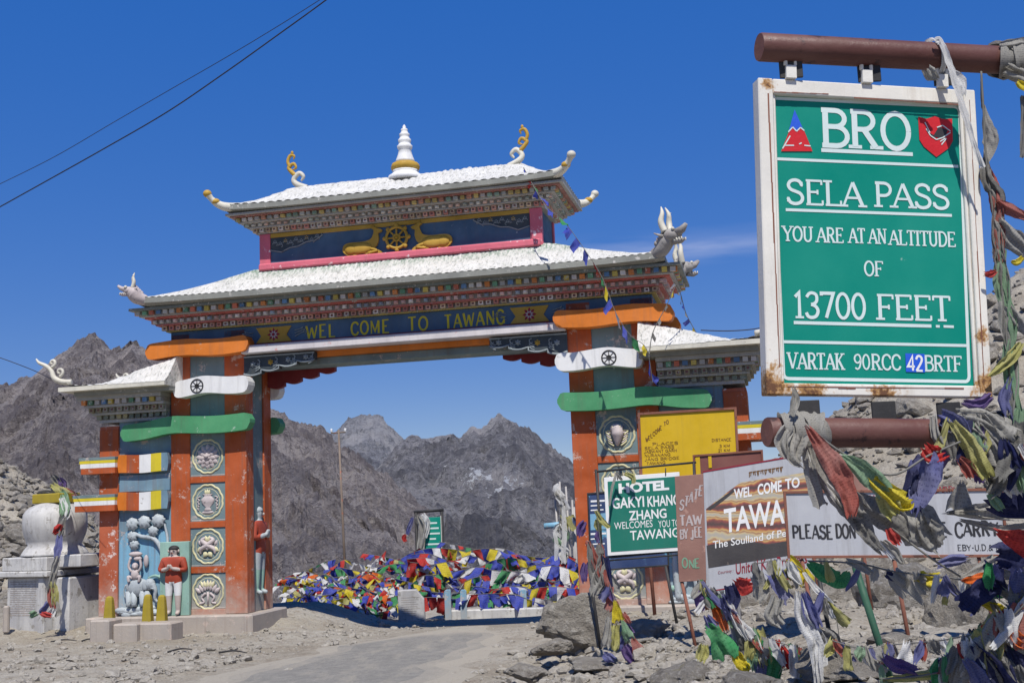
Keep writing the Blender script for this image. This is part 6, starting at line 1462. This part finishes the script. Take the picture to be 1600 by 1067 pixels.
bundle('yellow, green and red triangular flags trailing from the hotel frame over the boulder', (955, 930, 14.5), [
    ('navy', [(946, 870, 14.6, 10), (948, 895, 14.6, 14), (954, 925, 14.6, 8)]), ('grey', [(938, 880, 14.6, 14), (932, 910, 14.6, 22), (926, 930, 14.6, 10)]), ('dgrey', [(922, 850, 14.6, 10), (928, 890, 14.6, 18), (944, 925, 14.6, 12)]), ('purple', [(914, 815, 14.6, 8), (908, 826, 14.6, 15), (906, 838, 14.6, 8)]), ('purple', [(914, 880, 14.6, 8), (912, 895, 14.6, 12), (914, 910, 14.6, 6)]), ('fred', [(918, 845, 14.6, 8), (930, 875, 14.6, 12), (940, 905, 14.6, 8)]),
    ('yellow', [(960, 938, 14.45, 4), (964, 955, 14.45, 14), (966, 970, 14.45, 20)], {'pleats': .6, 'amp': .08}), ('grey', [(952, 965, 14.45, 10), (950, 990, 14.45, 14), (946, 1012, 14.45, 16)]), ('fyellow', [(962, 975, 14.44, 12), (962, 998, 14.44, 15), (960, 1016, 14.44, 10)]), ('fgreen', [(972, 968, 14.43, 4), (978, 985, 14.43, 14), (984, 998, 14.43, 18)], {'pleats': .6, 'amp': .06}), ('fred', [(988, 996, 14.42, 6), (994, 1010, 14.42, 16), (1002, 1022, 14.42, 22)], {'pleats': .6, 'amp': .06}), ('grey', [(1004, 1018, 14.41, 14), (1014, 1032, 14.41, 20), (1028, 1040, 14.41, 10)]), ('purple', [(976, 1010, 14.42, 14), (984, 1024, 14.42, 20), (996, 1038, 14.42, 12)]), ('fblue', [(944, 1020, 14.43, 12), (950, 1026, 14.43, 16), (960, 1030, 14.43, 8)]), ('orange', [(1034, 1034, 14.4, 6), (1048, 1038, 14.4, 9), (1062, 1036, 14.4, 6)])] + tatters([(930, 800, 14.6), (940, 870, 14.6), (955, 925, 14.55), (985, 985, 14.5)], 16, 14, 40, 6, 14, ('grey', 'dgrey', 'purple', 'fred', 'fyellow', 'fblue')),
    ropes=[[(932, 800, 14.6), (944, 880, 14.6), (960, 935, 14.5), (985, 990, 14.45), (1030, 1040, 14.4)]])
bundle('grey ragged cloth hooked over the top left corner of the hotel board', (965, 745, 14.9), [
    ('grey', [(964, 738, 14.9, 4), (957, 760, 14.88, 4), (952, 790, 14.88, 3)]), ('dgrey', [(964, 738, 14.9, 3), (968, 745, 14.88, 5), (972, 750, 14.88, 3)]), ('fyellow', [(976, 740, 14.9, 6), (988, 745, 14.88, 9), (990, 756, 14.88, 5)])])

# ------------------------------------------------------------------ strings of flags: a cord with single hanging flags
def flag_mesh(p0, p1, drop, wind, seed, nu=6, nv=6, crumple=.10):
    m = MB(); e = p1 - p0; w = e.length; m.uv = []
    dn = Vector((0, 0, -1)) + wind; dn.normalize(); nn = e.cross(dn).normalized()
    for i in range(nu + 1):
        for j in range(nv + 1):
            a, b = i / nu, j / nv
            q = p0 + e * a + dn * (drop * b) + nn * (w * crumple * b * (math.sin(a * 5 + seed + b * 2) + 1.6 * fbm(a * 1.8 + seed, b * 1.8, seed, 3))) + e * (.16 * b * fbm(seed, b * 2, a, 2))
            m.v.append(q); m.uv.append((a, b))
    for i in range(nu):
        for j in range(nv): k = i * (nv + 1) + j; m.face((k, k + 1, k + nv + 2, k + nv + 1), 0, None, True)
    return m
CYC = ['blue', 'white', 'red', 'green', 'yellow']
def flag_string(label, P, n, size, group=None, wind=.25, fill=.82, crumple=.12, cols=None, rope=.008, seed=0, var=.3):
    """P: world points of the cord"""
    S = smooth_path([tuple(p) for p in P], 10); L_ = [0]
    for i in range(1, len(S)): L_.append(L_[-1] + (S[i] - S[i - 1]).length)
    o = S[0].copy(); r = empty('prayer_flag_string', o, 0, label, 'prayer flags', group)
    m = MB(); m.tube([v - o for v in S], rope, 4); m.build('rope', CL['dgrey'], r)
    def pos(d):
        for i in range(1, len(S)):
            if L_[i] >= d: return S[i - 1].lerp(S[i], (d - L_[i - 1]) / max(1e-6, L_[i] - L_[i - 1]))
        return S[-1]
    step = L_[-1] / n; q = random.Random(seed * 77 + 5)
    for k in range(n):
        a, b = pos(step * (k + .5 - fill / 2)) - o, pos(step * (k + .5 + fill / 2)) - o
        if (b - a).length < 1e-4: continue
        wd = Vector((q.gauss(0, wind), q.gauss(0, wind) - .1, q.uniform(-.2, .25)))
        c = (cols or CYC)[k % len(cols or CYC)] if q.random() < .75 else q.choice(CYC + ['white', 'blue'])
        flag_mesh(a, b, size * q.uniform(1 - var, 1 + var), wd, q.uniform(0, 50), 5, 5, crumple).build('flag', CL[c], r)
    return r
# the long string from the upper roof down past the right pillar
flag_string('long string of flags slanting from the upper roof corner across the right pillar', [at(818, 262, 23.8), at(850, 318, 22.4), at(880, 345, 22.2), at(905, 378, 22.15), at(940, 432, 22.05), at(962, 488, 21.95), at(985, 524, 21.9), at(1010, 545, 21.9), at(1020, 600, 22.0)], 22, .20, wind=.45, fill=.55, crumple=.2, seed=3)
flag_string('short tattered string hanging from the beast head at the right roof corner', [at(1052, 440, 22.0), at(1062, 455, 22.4), at(1072, 490, 23.0), at(1088, 520, 23.4)], 7, .12, wind=.4, fill=.4, cols=['grey', 'grey', 'dgrey'], seed=4)
flag_string('thin grey string looped from the right roof corner down to the orange plank', [at(1056, 445, 22.0), at(1040, 480, 22.0), at(1020, 520, 22.05), at(1014, 560, 22.1)], 5, .10, wind=.4, fill=.3, cols=['grey', 'dgrey'], seed=5)
# the fence beyond the gate
FG = 'flag strings over the fence beyond the gate'
FL = 'string of bright mixed prayer flags draped over the low fence beyond the gate'
for i in range(14):
    ya = lerp(858, 934, i / 13); yb = lerp(870, 934, i / 13); Y = 34.3 - i * .10
    P = [at(640 + k * 33.5 + rng.uniform(-8, 8), lerp(ya, yb, k / 8) + rng.uniform(-11, 11), Y + rng.uniform(-.25, .25)) for k in range(9)]
    cc = [rng.choice(CYC + ['white', 'blue', 'red', 'blue', 'red']) for _ in range(40)]
    flag_string(FL, P, 19 + i % 3, .37, FG, wind=.55, fill=rng.uniform(.85, 1.1), crumple=.34, seed=10 + i, cols=cc, var=.4)
HG = 'flag strings heaped on the bank'
HL = 'string of crumpled prayer flags heaped on the bank left of the white marker stone'
def htop(x): return interp(x, [428, 470, 520, 580, 640, 690], [908, 890, 874, 862, 854, 858])
def hbot(x): return interp(x, [428, 470, 520, 580, 640, 690], [930, 940, 950, 958, 962, 950])
for i in range(36):
    u0 = rng.uniform(428, 600); u1 = min(690, u0 + rng.uniform(70, 130)); q0, q1 = rng.random(), rng.random(); pts = []
    for k in range(5):
        x = lerp(u0, u1, k / 4); f_ = clamp(lerp(q0, q1, k / 4) + rng.uniform(-.12, .12)); pts.append((x, lerp(htop(x), hbot(x), f_), 35.0 - 2.2 * f_ + rng.uniform(-.15, .15)))
    cc = [rng.choice(CYC + ['blue', 'white', 'fyellow', 'red', 'blue', 'orange']) for _ in range(30)]
    flag_string(HL, [at(*p) for p in pts], rng.randint(11, 15), .30, HG, wind=.8, fill=1.1, crumple=.40, seed=40 + i, cols=cc, var=.45)
flag_string('thin flag string from the green notice stand to the lashed poles beyond the gate', [at(686, 846, 35), at(730, 855, 35), at(790, 868, 35), at(850, 872, 35), at(900, 868, 35)], 16, .20, wind=.5, fill=.6, crumple=.2, seed=60)
# ------------------------------------------------------------------ things beyond and beside the gate
def gpt(px, Y, dz=0.): return foot_at(px, Y, dz)
# low whitewashed wall with posts
a, b = gpt(688, 33.0), gpt(930, 32.4); wz = 0
d = (b - a); ang = math.atan2(d.y, d.x); Lw = math.hypot(d.x, d.y)
t = at(690, 953, 33.0).z - a.z
w = mbx((0, Lw, -.12, .12, -.4, max(.18, t))).build('low_wall', M['wstone'], loc=a, rotz=ang, bevel=.03)
tag(w, 'low whitewashed kerb wall under the bright flags beyond the gate', 'wall')
for px in (692, 716, 808, 902):
    f = gpt(px, 32.85); h = at(px, 921, 32.85).z - f.z
    m = MB(); m.box(-.09, .09, -.07, .07, -.3, h - .04); m.prism([(-.09, h - .04), (.09, h - .04), (.05, h), (-.05, h)], -.07, .07)
    tag(m.build('fence_post', M['skyblue'], loc=f, bevel=.008), 'pale blue concrete fence post standing among the bright flags on the low wall', 'post', 'pale blue posts of the flag fence')
# inscribed marker stone
f = gpt(636, 32.9); s_ = empty('marker_stone', f, 0.05, 'white block-shaped marker stone with a sloping top beside the flag heap', 'marker stone')
hs_ = at(636, 921, 32.9).z - f.z; k = 32.9 / F_PX
m = MB(); m.prism([(-20 * k, -.3), (21 * k, -.3), (20 * k, hs_ * .72), (8 * k, hs_), (-20 * k, hs_)], -.22, .22); m.build('block', M['wstone'], s_, bevel=.015)
m = MB()
for i in range(9): m.box(-15 * k, (5 + 9 * rng.random()) * k, -.2245, -.2215, hs_ * (.78 - .065 * i), hs_ * (.78 - .065 * i) + .012)
m.build('carved_lines', M['stone'], s_)
# small green notice in a dark stand
f = gpt(668, 36.0); s_ = empty('notice_stand', f, 0, 'small green notice board in a dark timber stand rising above the flag heap', 'signboard')
z0, z1 = at(668, 866, 36).z - f.z, at(668, 801, 36).z - f.z; k = 36 / F_PX
for x in (-21, 19): 
    m = MB(); m.tube([(x * k, 0, -.3), (x * k, 0, z1 + .02)], .05, 8); m.build('post', M['black'], s_)
m = MB(); m.tube([(-24 * k, 0, z1 + .04), (22 * k, 0, z1 + .07)], .045, 8); m.build('top_bar', M['black'], s_)
mbx((-9 * k, 17 * k, -.03, .01, z0, z1 - .14)).build('board', M['sign_g'], s_, bevel=.01)
mbx((16.9 * k, 18.6 * k, -.04, .02, z0, z1 - .10)).build('white_edge', M['frame_w'], s_)
m = MB()
for i, wd in enumerate((9, 12, 14, 6, 13, 12)): m.box((4 - wd * .8) * k, (4 + wd * .8) * k, -.0335, -.0305, z1 - .34 - .16 * i, z1 - .29 - .16 * i)
m.build('faded_lines', M['letters'], s_)
bundle('pale tattered cloths and a blue scrap hanging on the small green notice stand', (660, 805, 35.8), [
    ('grey', [(652, 806, 35.8, 8), (660, 825, 35.8, 12), (656, 862, 35.8, 10)]), ('white', [(660, 803, 35.8, 8), (668, 815, 35.8, 10), (664, 840, 35.8, 6)]), ('fblue', [(645, 808, 35.8, 4), (640, 822, 35.8, 7), (636, 835, 35.8, 5)]), ('red', [(634, 835, 35.8, 4), (631, 840, 35.8, 7), (634, 846, 35.8, 4)])])
# utility pole
f = gpt(537, 42); zt = at(529, 671, 42); s_ = empty('utility_pole', f, 0, 'thin rusty utility pole with a small crossarm standing behind the flag heap', 'pole')
m = MB(); m.tube([Vector((0, 0, -.4)), zt - f], [.05, .036], 8); m.build('pole', M['wood'], s_)
m = MB(); q = zt - f; m.tube([q + Vector((-.28, 0, -.12)), q + Vector((.26, 0, -.10))], .03, 6)
m.build('crossarm', M['wood'], s_)
for x in (-.26, .24): 
    m = MB(); m.lathe([(.03, 0), (.05, .04), (.035, .08), (.05, .11), (.02, .14)], 8, q.x + x, q.y); 
    for v in m.v: v.z += q.z - .10
    m.build('insulator', M['white'], s_)
# flag poles at the right end of the fence
s_ = empty('flag_poles', gpt(878, 34.2), 0, 'bunch of pale wooden poles lashed together and topped by ragged cloth at the fence end', 'flag poles'); f = s_.location
for i in range(8):
    px = 868 + i * 3.4; m = MB(); top = at(px + rng.uniform(-3, 6), rng.uniform(752, 800), 34.2) - f; m.tube([gpt(px, 34.2, -.3) - f, top], [.045, .03], 6); m.build('pole', M['pole_w'], s_)
m = MB(); m.tube([at(850, 822, 34.1) - f, at(888, 818, 34.1) - f], .10, 6); m.build('cross_beam', M['skyblue'], s_)
bundle('ragged olive and white cloths bunched on top of the lashed pale poles', (878, 800, 34.0), [
    (rng.choice(('fyellow', 'grey', 'white', 'fgreen', 'dgrey')), [(870 + 14 * rng.random(), y, 34.0, 4), (868 + 20 * rng.random(), y + 8, 33.95, 11), (870 + 20 * rng.random(), y + 20, 33.95, 7)], {'nb': 5, 'seg': 3}) for y in (756, 762, 768, 776, 784, 806, 812, 815, 818, 826, 834, 842, 860)] + [
    ('white', [(880, 790, 33.9, 6), (882, 830, 33.9, 8), (880, 880, 33.9, 7)], {'nb': 5}), ('white', [(866, 830, 33.9, 5), (870, 855, 33.9, 7), (868, 885, 33.9, 5)], {'nb': 5}), ('fyellow', [(890, 805, 33.9, 12), (894, 816, 33.9, 14), (896, 828, 33.9, 9)], {'nb': 5})])

# ------------------------------------------------------------------ whitewashed shrine left of the gate
SY = 27.0; f = gpt(88, SY); f.z = at(84, 966, SY).z; k = SY / F_PX
sh = empty('stupa', f, 0, 'whitewashed stone stupa with a round dome and square inscribed base left of the gate', 'stupa')
ra = math.radians(-27); RM = Matrix.Rotation(ra, 4, 'Z')
def zz(py): return at(84, py, SY).z - f.z
m = MB()
m.box(-.78, .50, -.66, .66, -.5, zz(898), 0, None, RM); m.build('base', M['wstone'], sh, bevel=.03)
m = MB(); m.box(.502, 1.0, -.48, .5, -.5, zz(900), 0, None, RM); m.build('side_block', M['wstone'], sh, bevel=.03)
m = MB(); m.box(.30, .5005, -.72, -.60, -.4, zz(899), 0, None, RM); m.build('buttress', M['wstone'], sh, bevel=.02)
m = MB(); m.box(-.93, .66, -.80, .80, zz(898) + .002, zz(889), 0, None, RM); m.box(-.86, .58, -.74, .74, zz(889) + .002, zz(868), 0, None, RM); m.box(.582, 1.25, -.40, .55, zz(885), zz(866), 0, None, RM); m.build('cornice_slab', M['wstone'], sh, bevel=.02)
m = MB(); z0 = zz(867); H_d = zz(784) - z0; pr = []
m.lathe([(.74, z0), (.72, z0 + .05), (.66, z0 + .14), (.58, z0 + .24)] + [(.58 + .14 * math.sin(t * PI * .62), z0 + .24 + (H_d - .24) * t * .62) for t in (.15, .3, .45, .6, .75, .9, 1)] + [(.72 * math.cos(math.radians(a)) ** .8, z0 + .24 + (H_d - .24) * (.62 + .38 * math.sin(math.radians(a)))) for a in (15, 30, 45, 60, 72, 82, 88)], 36, .0, 0, rmod=lambda a, i: 1 + .010 * math.sin(a * 2 + i * .5) + .006 * math.sin(a * 5 + i))
m.build('dome', M['wstone'], sh)
m = MB(); m.box(-.44, .44, -.30, .34, zz(786), zz(771), 0, None, RM); m.build('harmika', M['olive'], sh, bevel=.02)
for i in range(16):
    z = zz(906 + i * 3.4); x = -.66; tab = MB()
    while x < .16:
        wd = rng.uniform(.02, .06); tab.box(x, x + wd, -.6645, -.6615, z, z + rng.choice((.005, .018, .024, .02)), 0, None, RM); x += wd
    tab.build('carved_line', M['stone'], sh)
bundle('garland of ragged prayer flags hanging down the front of the white stupa', (95, 780, 26.1), [
    ('fgreen', [(100, 775, 26.2, 10), (101, 792, 26.0, 16), (100, 808, 25.9, 10)]), ('white', [(96, 778, 26.1, 8), (104, 800, 25.95, 10), (97, 815, 25.9, 7)]), ('dgrey', [(99, 805, 25.9, 9), (96, 820, 25.85, 12), (93, 838, 25.8, 9)]), ('red', [(97, 820, 25.8, 6), (90, 828, 25.8, 14), (84, 834, 25.8, 5)]), ('fblue', [(93, 836, 25.8, 8), (91, 856, 25.7, 12), (88, 872, 25.6, 7)]), ('grey', [(90, 868, 25.6, 8), (86, 886, 25.6, 10), (82, 905, 25.6, 8)]), ('dgrey', [(84, 895, 25.55, 8), (81, 912, 25.5, 11), (79, 926, 25.5, 9)]),
    ('fyellow', [(82, 910, 25.5, 8), (85, 925, 25.5, 12), (86, 945, 25.5, 9)]), ('fred', [(80, 918, 25.5, 6), (79, 932, 25.5, 10), (84, 950, 25.5, 8)]), ('grey', [(84, 930, 25.5, 8), (88, 948, 25.5, 12), (92, 962, 25.5, 10)]), ('fblue', [(76, 940, 25.5, 7), (70, 950, 25.5, 10), (62, 958, 25.5, 6)]), ('fgreen', [(58, 956, 25.4, 8), (52, 959, 25.4, 12), (46, 961, 25.4, 7)]), ('red', [(64, 958, 25.4, 6), (72, 960, 25.4, 9), (80, 962, 25.4, 6)]), ('white', [(84, 950, 25.45, 8), (80, 958, 25.45, 12), (76, 963, 25.45, 7)])])
bundle('flags tangled on the yellow block at the top of the white stupa', (92, 765, 26.9), [
    ('purple', [(92, 748, 26.9, 6), (97, 754, 26.9, 13), (99, 762, 26.9, 9)]), ('dgrey', [(82, 742, 26.9, 6), (88, 750, 26.9, 14), (94, 760, 26.9, 10)]), ('fyellow', [(80, 756, 26.9, 8), (92, 764, 26.8, 14), (106, 772, 26.8, 10)]), ('fred', [(100, 764, 26.9, 6), (110, 770, 26.9, 10), (118, 776, 26.9, 6)]), ('fgreen', [(94, 768, 26.7, 8), (100, 776, 26.6, 14), (103, 786, 26.5, 10)]), ('grey', [(60, 770, 26.9, 6), (74, 768, 26.9, 9), (88, 770, 26.9, 7)])],
    ropes=[[(30, 735, 31), (60, 752, 29), (92, 762, 26.9), (120, 772, 25.9), (150, 770, 25.3)]])
# stubby yellow bollards and grey posts by the plinth
for px, yb, yt, Y, lb in ((171, 967, 931, 24.55, 'yellow tapered bollard nearest the stupa, before the worn red pilaster'), (231, 968, 928, 24.35, 'yellow tapered bollard in front of the carved elephant relief'), (253, 969, 929, 24.25, 'yellow tapered bollard beside the red-robed plaster figure')):
    p = at(px, yb, Y); h = at(px, yt, Y).z - p.z; wd = 7.5 * Y / F_PX
    m = MB(); m.grid(lambda a_, b_: Vector((0, 0, 0)), 1, 1) if False else None
    n = 20; prof = []
    vs = []
    for (zf, kx) in ((-.12, 1.02), (0, 1.0), (.5, .86), (.82, .74), (.93, .64), (1, .40)):
        vs.append([(x * wd * kx, y * wd * .8 * kx, h * zf) for x, y in ((-1, -1), (1, -1), (1, 1), (-1, 1))])
    b0 = 0
    for ring in vs: m.v += [Vector(q) for q in ring]
    for i in range(len(vs) - 1):
        for j in range(4): q = (j + 1) % 4; m.face((i * 4 + j, i * 4 + q, i * 4 + 4 + q, i * 4 + 4 + j))
    m.face([len(m.v) - 4 + j for j in range(4)]); m.face((3, 2, 1, 0))
    tag(m.build('bollard', M['olive'], loc=p, rotz=-YAW + .05, bevel=.015), lb, 'bollard')
Y = 26.2; p = at(10, 967, Y); h = at(10, 946, Y).z - p.z; wd = 4.5 * Y / F_PX
m = MB(); m.box(-wd, wd, -wd, wd, -.3, h); tag(m.build('stone_post', M['stone'], loc=p, rotz=.2, bevel=.03), 'short weathered stone post at the left edge beside the stupa', 'post')
# kerb blocks lying before the plinth
for px, py, wx, wy, h, lb in ((205, 985, .27, .25, .16, 'rough square concrete block before the plinth under the elephant relief'), (252, 982, .36, .25, .14, 'low grey concrete block before the plinth below the red-robed figure'), (166, 976, .22, .25, .12, 'crumbling pale concrete block at the left end of the plinth')):
    p = at(px, py, 23.9); m = MB(); m.box(-wx, wx, -wy, wy, -.4, h + .0)
    tag(m.build('concrete_block', M['stone'], loc=(p.x, p.y, p.z), rotz=-YAW + rng.uniform(-.05, .05), bevel=.03), lb, 'concrete block')

# ------------------------------------------------------------------ rocks
def rock_mesh(sx, sy, sz, seed, sub=3, cuts=10, rough=.17):
    q = random.Random(seed); bm = bmesh.new(); bmesh.ops.create_icosphere(bm, subdivisions=sub, radius=1.0)
    pl = []
    for _ in range(cuts):
        n = Vector((q.gauss(0, 1), q.gauss(0, 1), q.gauss(0, 1))).normalized(); pl.append((n, q.uniform(.48, .85)))
    for v in bm.verts:
        p = v.co.copy()
        for n, d in pl:
            e = p.dot(n) - d
            if e > 0: p -= n * e * .92
        p *= 1 + rough * fbm(p.x * 1.8 + seed, p.y * 1.8, p.z * 1.8, 5) + rough * .35 * fbm(p.x * 6 + seed, p.y * 6, p.z * 6, 3)
        v.co = Vector((p.x * sx, p.y * sy, p.z * sz))
    return bm
def boulder(px, py, Y, wpx, hpx, dep, label, mat='rock', seed=0, rot=None, group=None, sub=4, name='boulder', cat='boulder'):
    k = Y / F_PX; p = at(px, py, Y); bm = rock_mesh(wpx * k * .62, dep, hpx * k * .62, seed, sub)
    me = bpy.data.meshes.new(name); bm.to_mesh(me); bm.free(); me.materials.append(M[mat])
    if sub > 3:
        for q in me.polygons: q.use_smooth = False
    o = bpy.data.objects.new(name, me); COL.objects.link(o); o.location = p; o.rotation_euler.z = rng.uniform(-.3, .3) if rot is None else rot
    return tag(o, label, cat, group)
boulder(912, 972, 17.0, 116, 78, .5, 'large grey speckled boulder before the right pillar foot', 'rock', 3)
boulder(862, 1012, 16.0, 52, 24, .3, 'low earthy stone at the road edge left of the flag-draped boulder', 'rock', 4)
boulder(930, 1036, 14.8, 84, 18, .4, 'flat slab of stone at the foot of the large grey boulder', 'rock', 5)
boulder(1008, 985, 16.0, 74, 44, .45, 'shadowed rock behind the triangular flags under the hotel board', 'rock', 26)
boulder(1075, 1062, 12.0, 84, 44, .4, 'grey rounded rock at the bottom edge below the narrow rusty board', 'rock_d', 7)
boulder(1175, 1072, 9.0, 74, 50, .3, 'rounded grey rock at the bottom edge among the green flags', 'rock_d', 8)
boulder(1330, 925, 16.5, 190, 90, .8, 'wide pale granite slab seen under the long pale board', 'rock', 9)
boulder(1410, 950, 15.0, 130, 110, .7, 'tall grey broken rock between the rusty stakes', 'rock_d', 10)
boulder(1500, 960, 12.5, 110, 130, .6, 'upright pale rock with a rough left face in front of the grey slab', 'rock', 11)
boulder(1440, 1020, 10.5, 190, 50, .7, 'long low ledge of pale rock beside the rusty stake foot', 'rock', 12)
boulder(1330, 1040, 9.5, 150, 50, .6, 'sloping pale rock at the bottom edge right of the green stake', 'rock', 13)
boulder(820, 1050, 14.0, 60, 26, .25, 'low brownish stone lying on the right edge of the road', 'rock', 14)
RG = 'rocks on the rubble bank behind the stupa'
for i in range(70):
    px = rng.uniform(-20, 150); py = rng.uniform(0, 1); Y = rng.uniform(31, 44)
    p = at(px, 800, Y); z = ground_z(p.x, p.y); s = rng.uniform(.12, .42) * (1.3 if rng.random() < .2 else 1)
    bm = rock_mesh(s * 1.3, s, s * .7, 100 + i, 3); me = bpy.data.meshes.new('rock'); bm.to_mesh(me); bm.free(); me.materials.append(M['rock_d' if i % 3 else 'rock'])
    o = bpy.data.objects.new('rock', me); COL.objects.link(o); o.location = (p.x, p.y, z + .05); o.rotation_euler = (rng.uniform(-.4, .4), rng.uniform(-.4, .4), rng.uniform(0, 6))
    tag(o, 'pale angular rock on the rubble bank behind the stupa', 'rock', RG)
RG2 = 'rocks on the slope behind the signs'
for i in range(80):
    px = rng.uniform(1180, 1640); Y = rng.uniform(20, 41)
    p = at(px, 800, Y); z = ground_z(p.x, p.y); s = rng.uniform(.15, .5) * (1.5 if rng.random() < .15 else 1)
    bm = rock_mesh(s * 1.3, s, s * .75, 300 + i, 3); me = bpy.data.meshes.new('rock'); bm.to_mesh(me); bm.free(); me.materials.append(M['rock' if i % 4 else 'rock_d'])
    o = bpy.data.objects.new('rock', me); COL.objects.link(o); o.location = (p.x, p.y, z + .03); o.rotation_euler = (rng.uniform(-.4, .4), rng.uniform(-.4, .4), rng.uniform(0, 6))
    tag(o, 'pale angular rock on the bright stony slope behind the signboards', 'rock', RG2)
# loose stones and gravel: nobody could count them
def scatter(name, mat, spots, smin, smax, seed):
    q = random.Random(seed); protos = []
    for i in range(10):
        bm = rock_mesh(1, 1, 1, seed + i, 1, 6, .2); protos.append(([v.co.copy() for v in bm.verts], [[v.index for v in f_.verts] for f_ in bm.faces])); bm.free()
    m = MB()
    for (x, y) in spots:
        s = smin * (smax / smin) ** (q.random() ** 2.2); V, F_ = protos[q.randrange(10)]
        R_ = Matrix.Rotation(q.uniform(0, 6.28), 3, 'Z') @ Matrix.Rotation(q.uniform(-.6, .6), 3, 'X'); S_ = Matrix.Diagonal((s * q.uniform(.9, 1.5), s, s * q.uniform(.45, .8)))
        c = Vector((x, y, ground_z(x, y) + s * .18)); m.add([R_ @ (S_ @ v) + c for v in V], F_)
    return tag(m.build(name, M[mat]), kind='stuff')
q = random.Random(5); sp1 = []; sp2 = []
while len(sp1) < 5200:
    Y = 8 + 22 * q.random() ** 1.3; x = q.uniform(-.50, .48) * Y
    rd = roadness(x, Y)
    if q.random() > (1 - rd * .93): continue
    if fbm(x * .5, Y * .5, 31, 3) + q.uniform(-.5, .5) < -.15: continue
    sp1.append((x, Y))
sp3 = []
while len(sp3) < 420:
    Y = q.uniform(14.5, 21); x = q.uniform(-.48, -.22) * Y
    if roadness(x, Y) > .2 or fbm(x * .7, Y * .7, 77, 3) < -.05: continue
    sp3.append((x, Y))
for _ in range(1300):
    Y = q.uniform(11.5, 18.5); x = q.gauss(1.15, .75)
    if roadness(x, Y) < .35: sp3.append((x, Y))
while len(sp2) < 5200:
    if q.random() < .5: Y = q.uniform(29, 48); x = q.uniform(-.50, -.36) * Y
    else: Y = q.uniform(16, 46); x = q.uniform(.17, .50) * Y
    sp2.append((x, Y))
scatter('gravel', 'gravel', sp1, .018, .10, 11); scatter('rubble', 'rock', sp2, .05, .30, 12); scatter('stones', 'gravel', sp3, .02, .14, 13)
# dry sticks on the verge
for x0, y0, x1, y1, lb in ((80, 972, 120, 976, 'thin dry stick lying on the dirt below the white stupa'), (262, 1007, 300, 1009, 'dark straight stick on the verge below the red-robed figure'), (342, 1012, 386, 1016, 'longer dark stick on the verge beside the asphalt'), (128, 978, 150, 971, 'short bent twig on the dirt before the plinth')):
    Y = 2.25 * F_PX / (y0 - 808); p0 = at(x0, y0, Y); p1 = at(x1, y1, Y - .1); 
    p0.z = ground_z(p0.x, p0.y) + .03; p1.z = ground_z(p1.x, p1.y) + .04; mid = (p0 + p1) / 2 + Vector((0, .03, .03)); m = MB(); m.tube([v - p0 for v in smooth_path([tuple(p0), tuple(mid), tuple(p1)], 4)], [.02, .016, .008], 6)
    tag(m.build('stick', M['black'], loc=p0), lb, 'stick')

# ------------------------------------------------------------------ wires across the sky
def wire(label, pts, r_):
    P = smooth_path([tuple(at(*p)) for p in pts], 10); m = MB(); m.tube([v - P[0] for v in P], r_, 5)
    tag(m.build('power_line', M['wire'], loc=P[0]), label, 'cable')
wire('thicker dark power cable sweeping across the upper left sky', [(-30, 340, 30), (60, 290, 29), (160, 234, 28), (260, 176, 27), (350, 115, 26), (430, 58, 25.2), (510, 0, 24.5), (560, -40, 24)], .016)
wire('thinner upper power cable crossing the upper left sky', [(-30, 302, 30.5), (80, 248, 29.5), (180, 190, 28.5), (270, 138, 27.5), (350, 92, 26.5), (430, 44, 25.5), (500, 0, 25), (560, -40, 24.5)], .009)
wire('thin cable between the right roof corner and the altitude sign', [(1095, 516, 24), (1140, 517, 24), (1185, 513, 24), (1240, 500, 24)], .012)
wire('thin cable at the far left edge above the mountain', [(-20, 552, 40), (20, 566, 40), (60, 582, 40), (100, 603, 38)], .014)
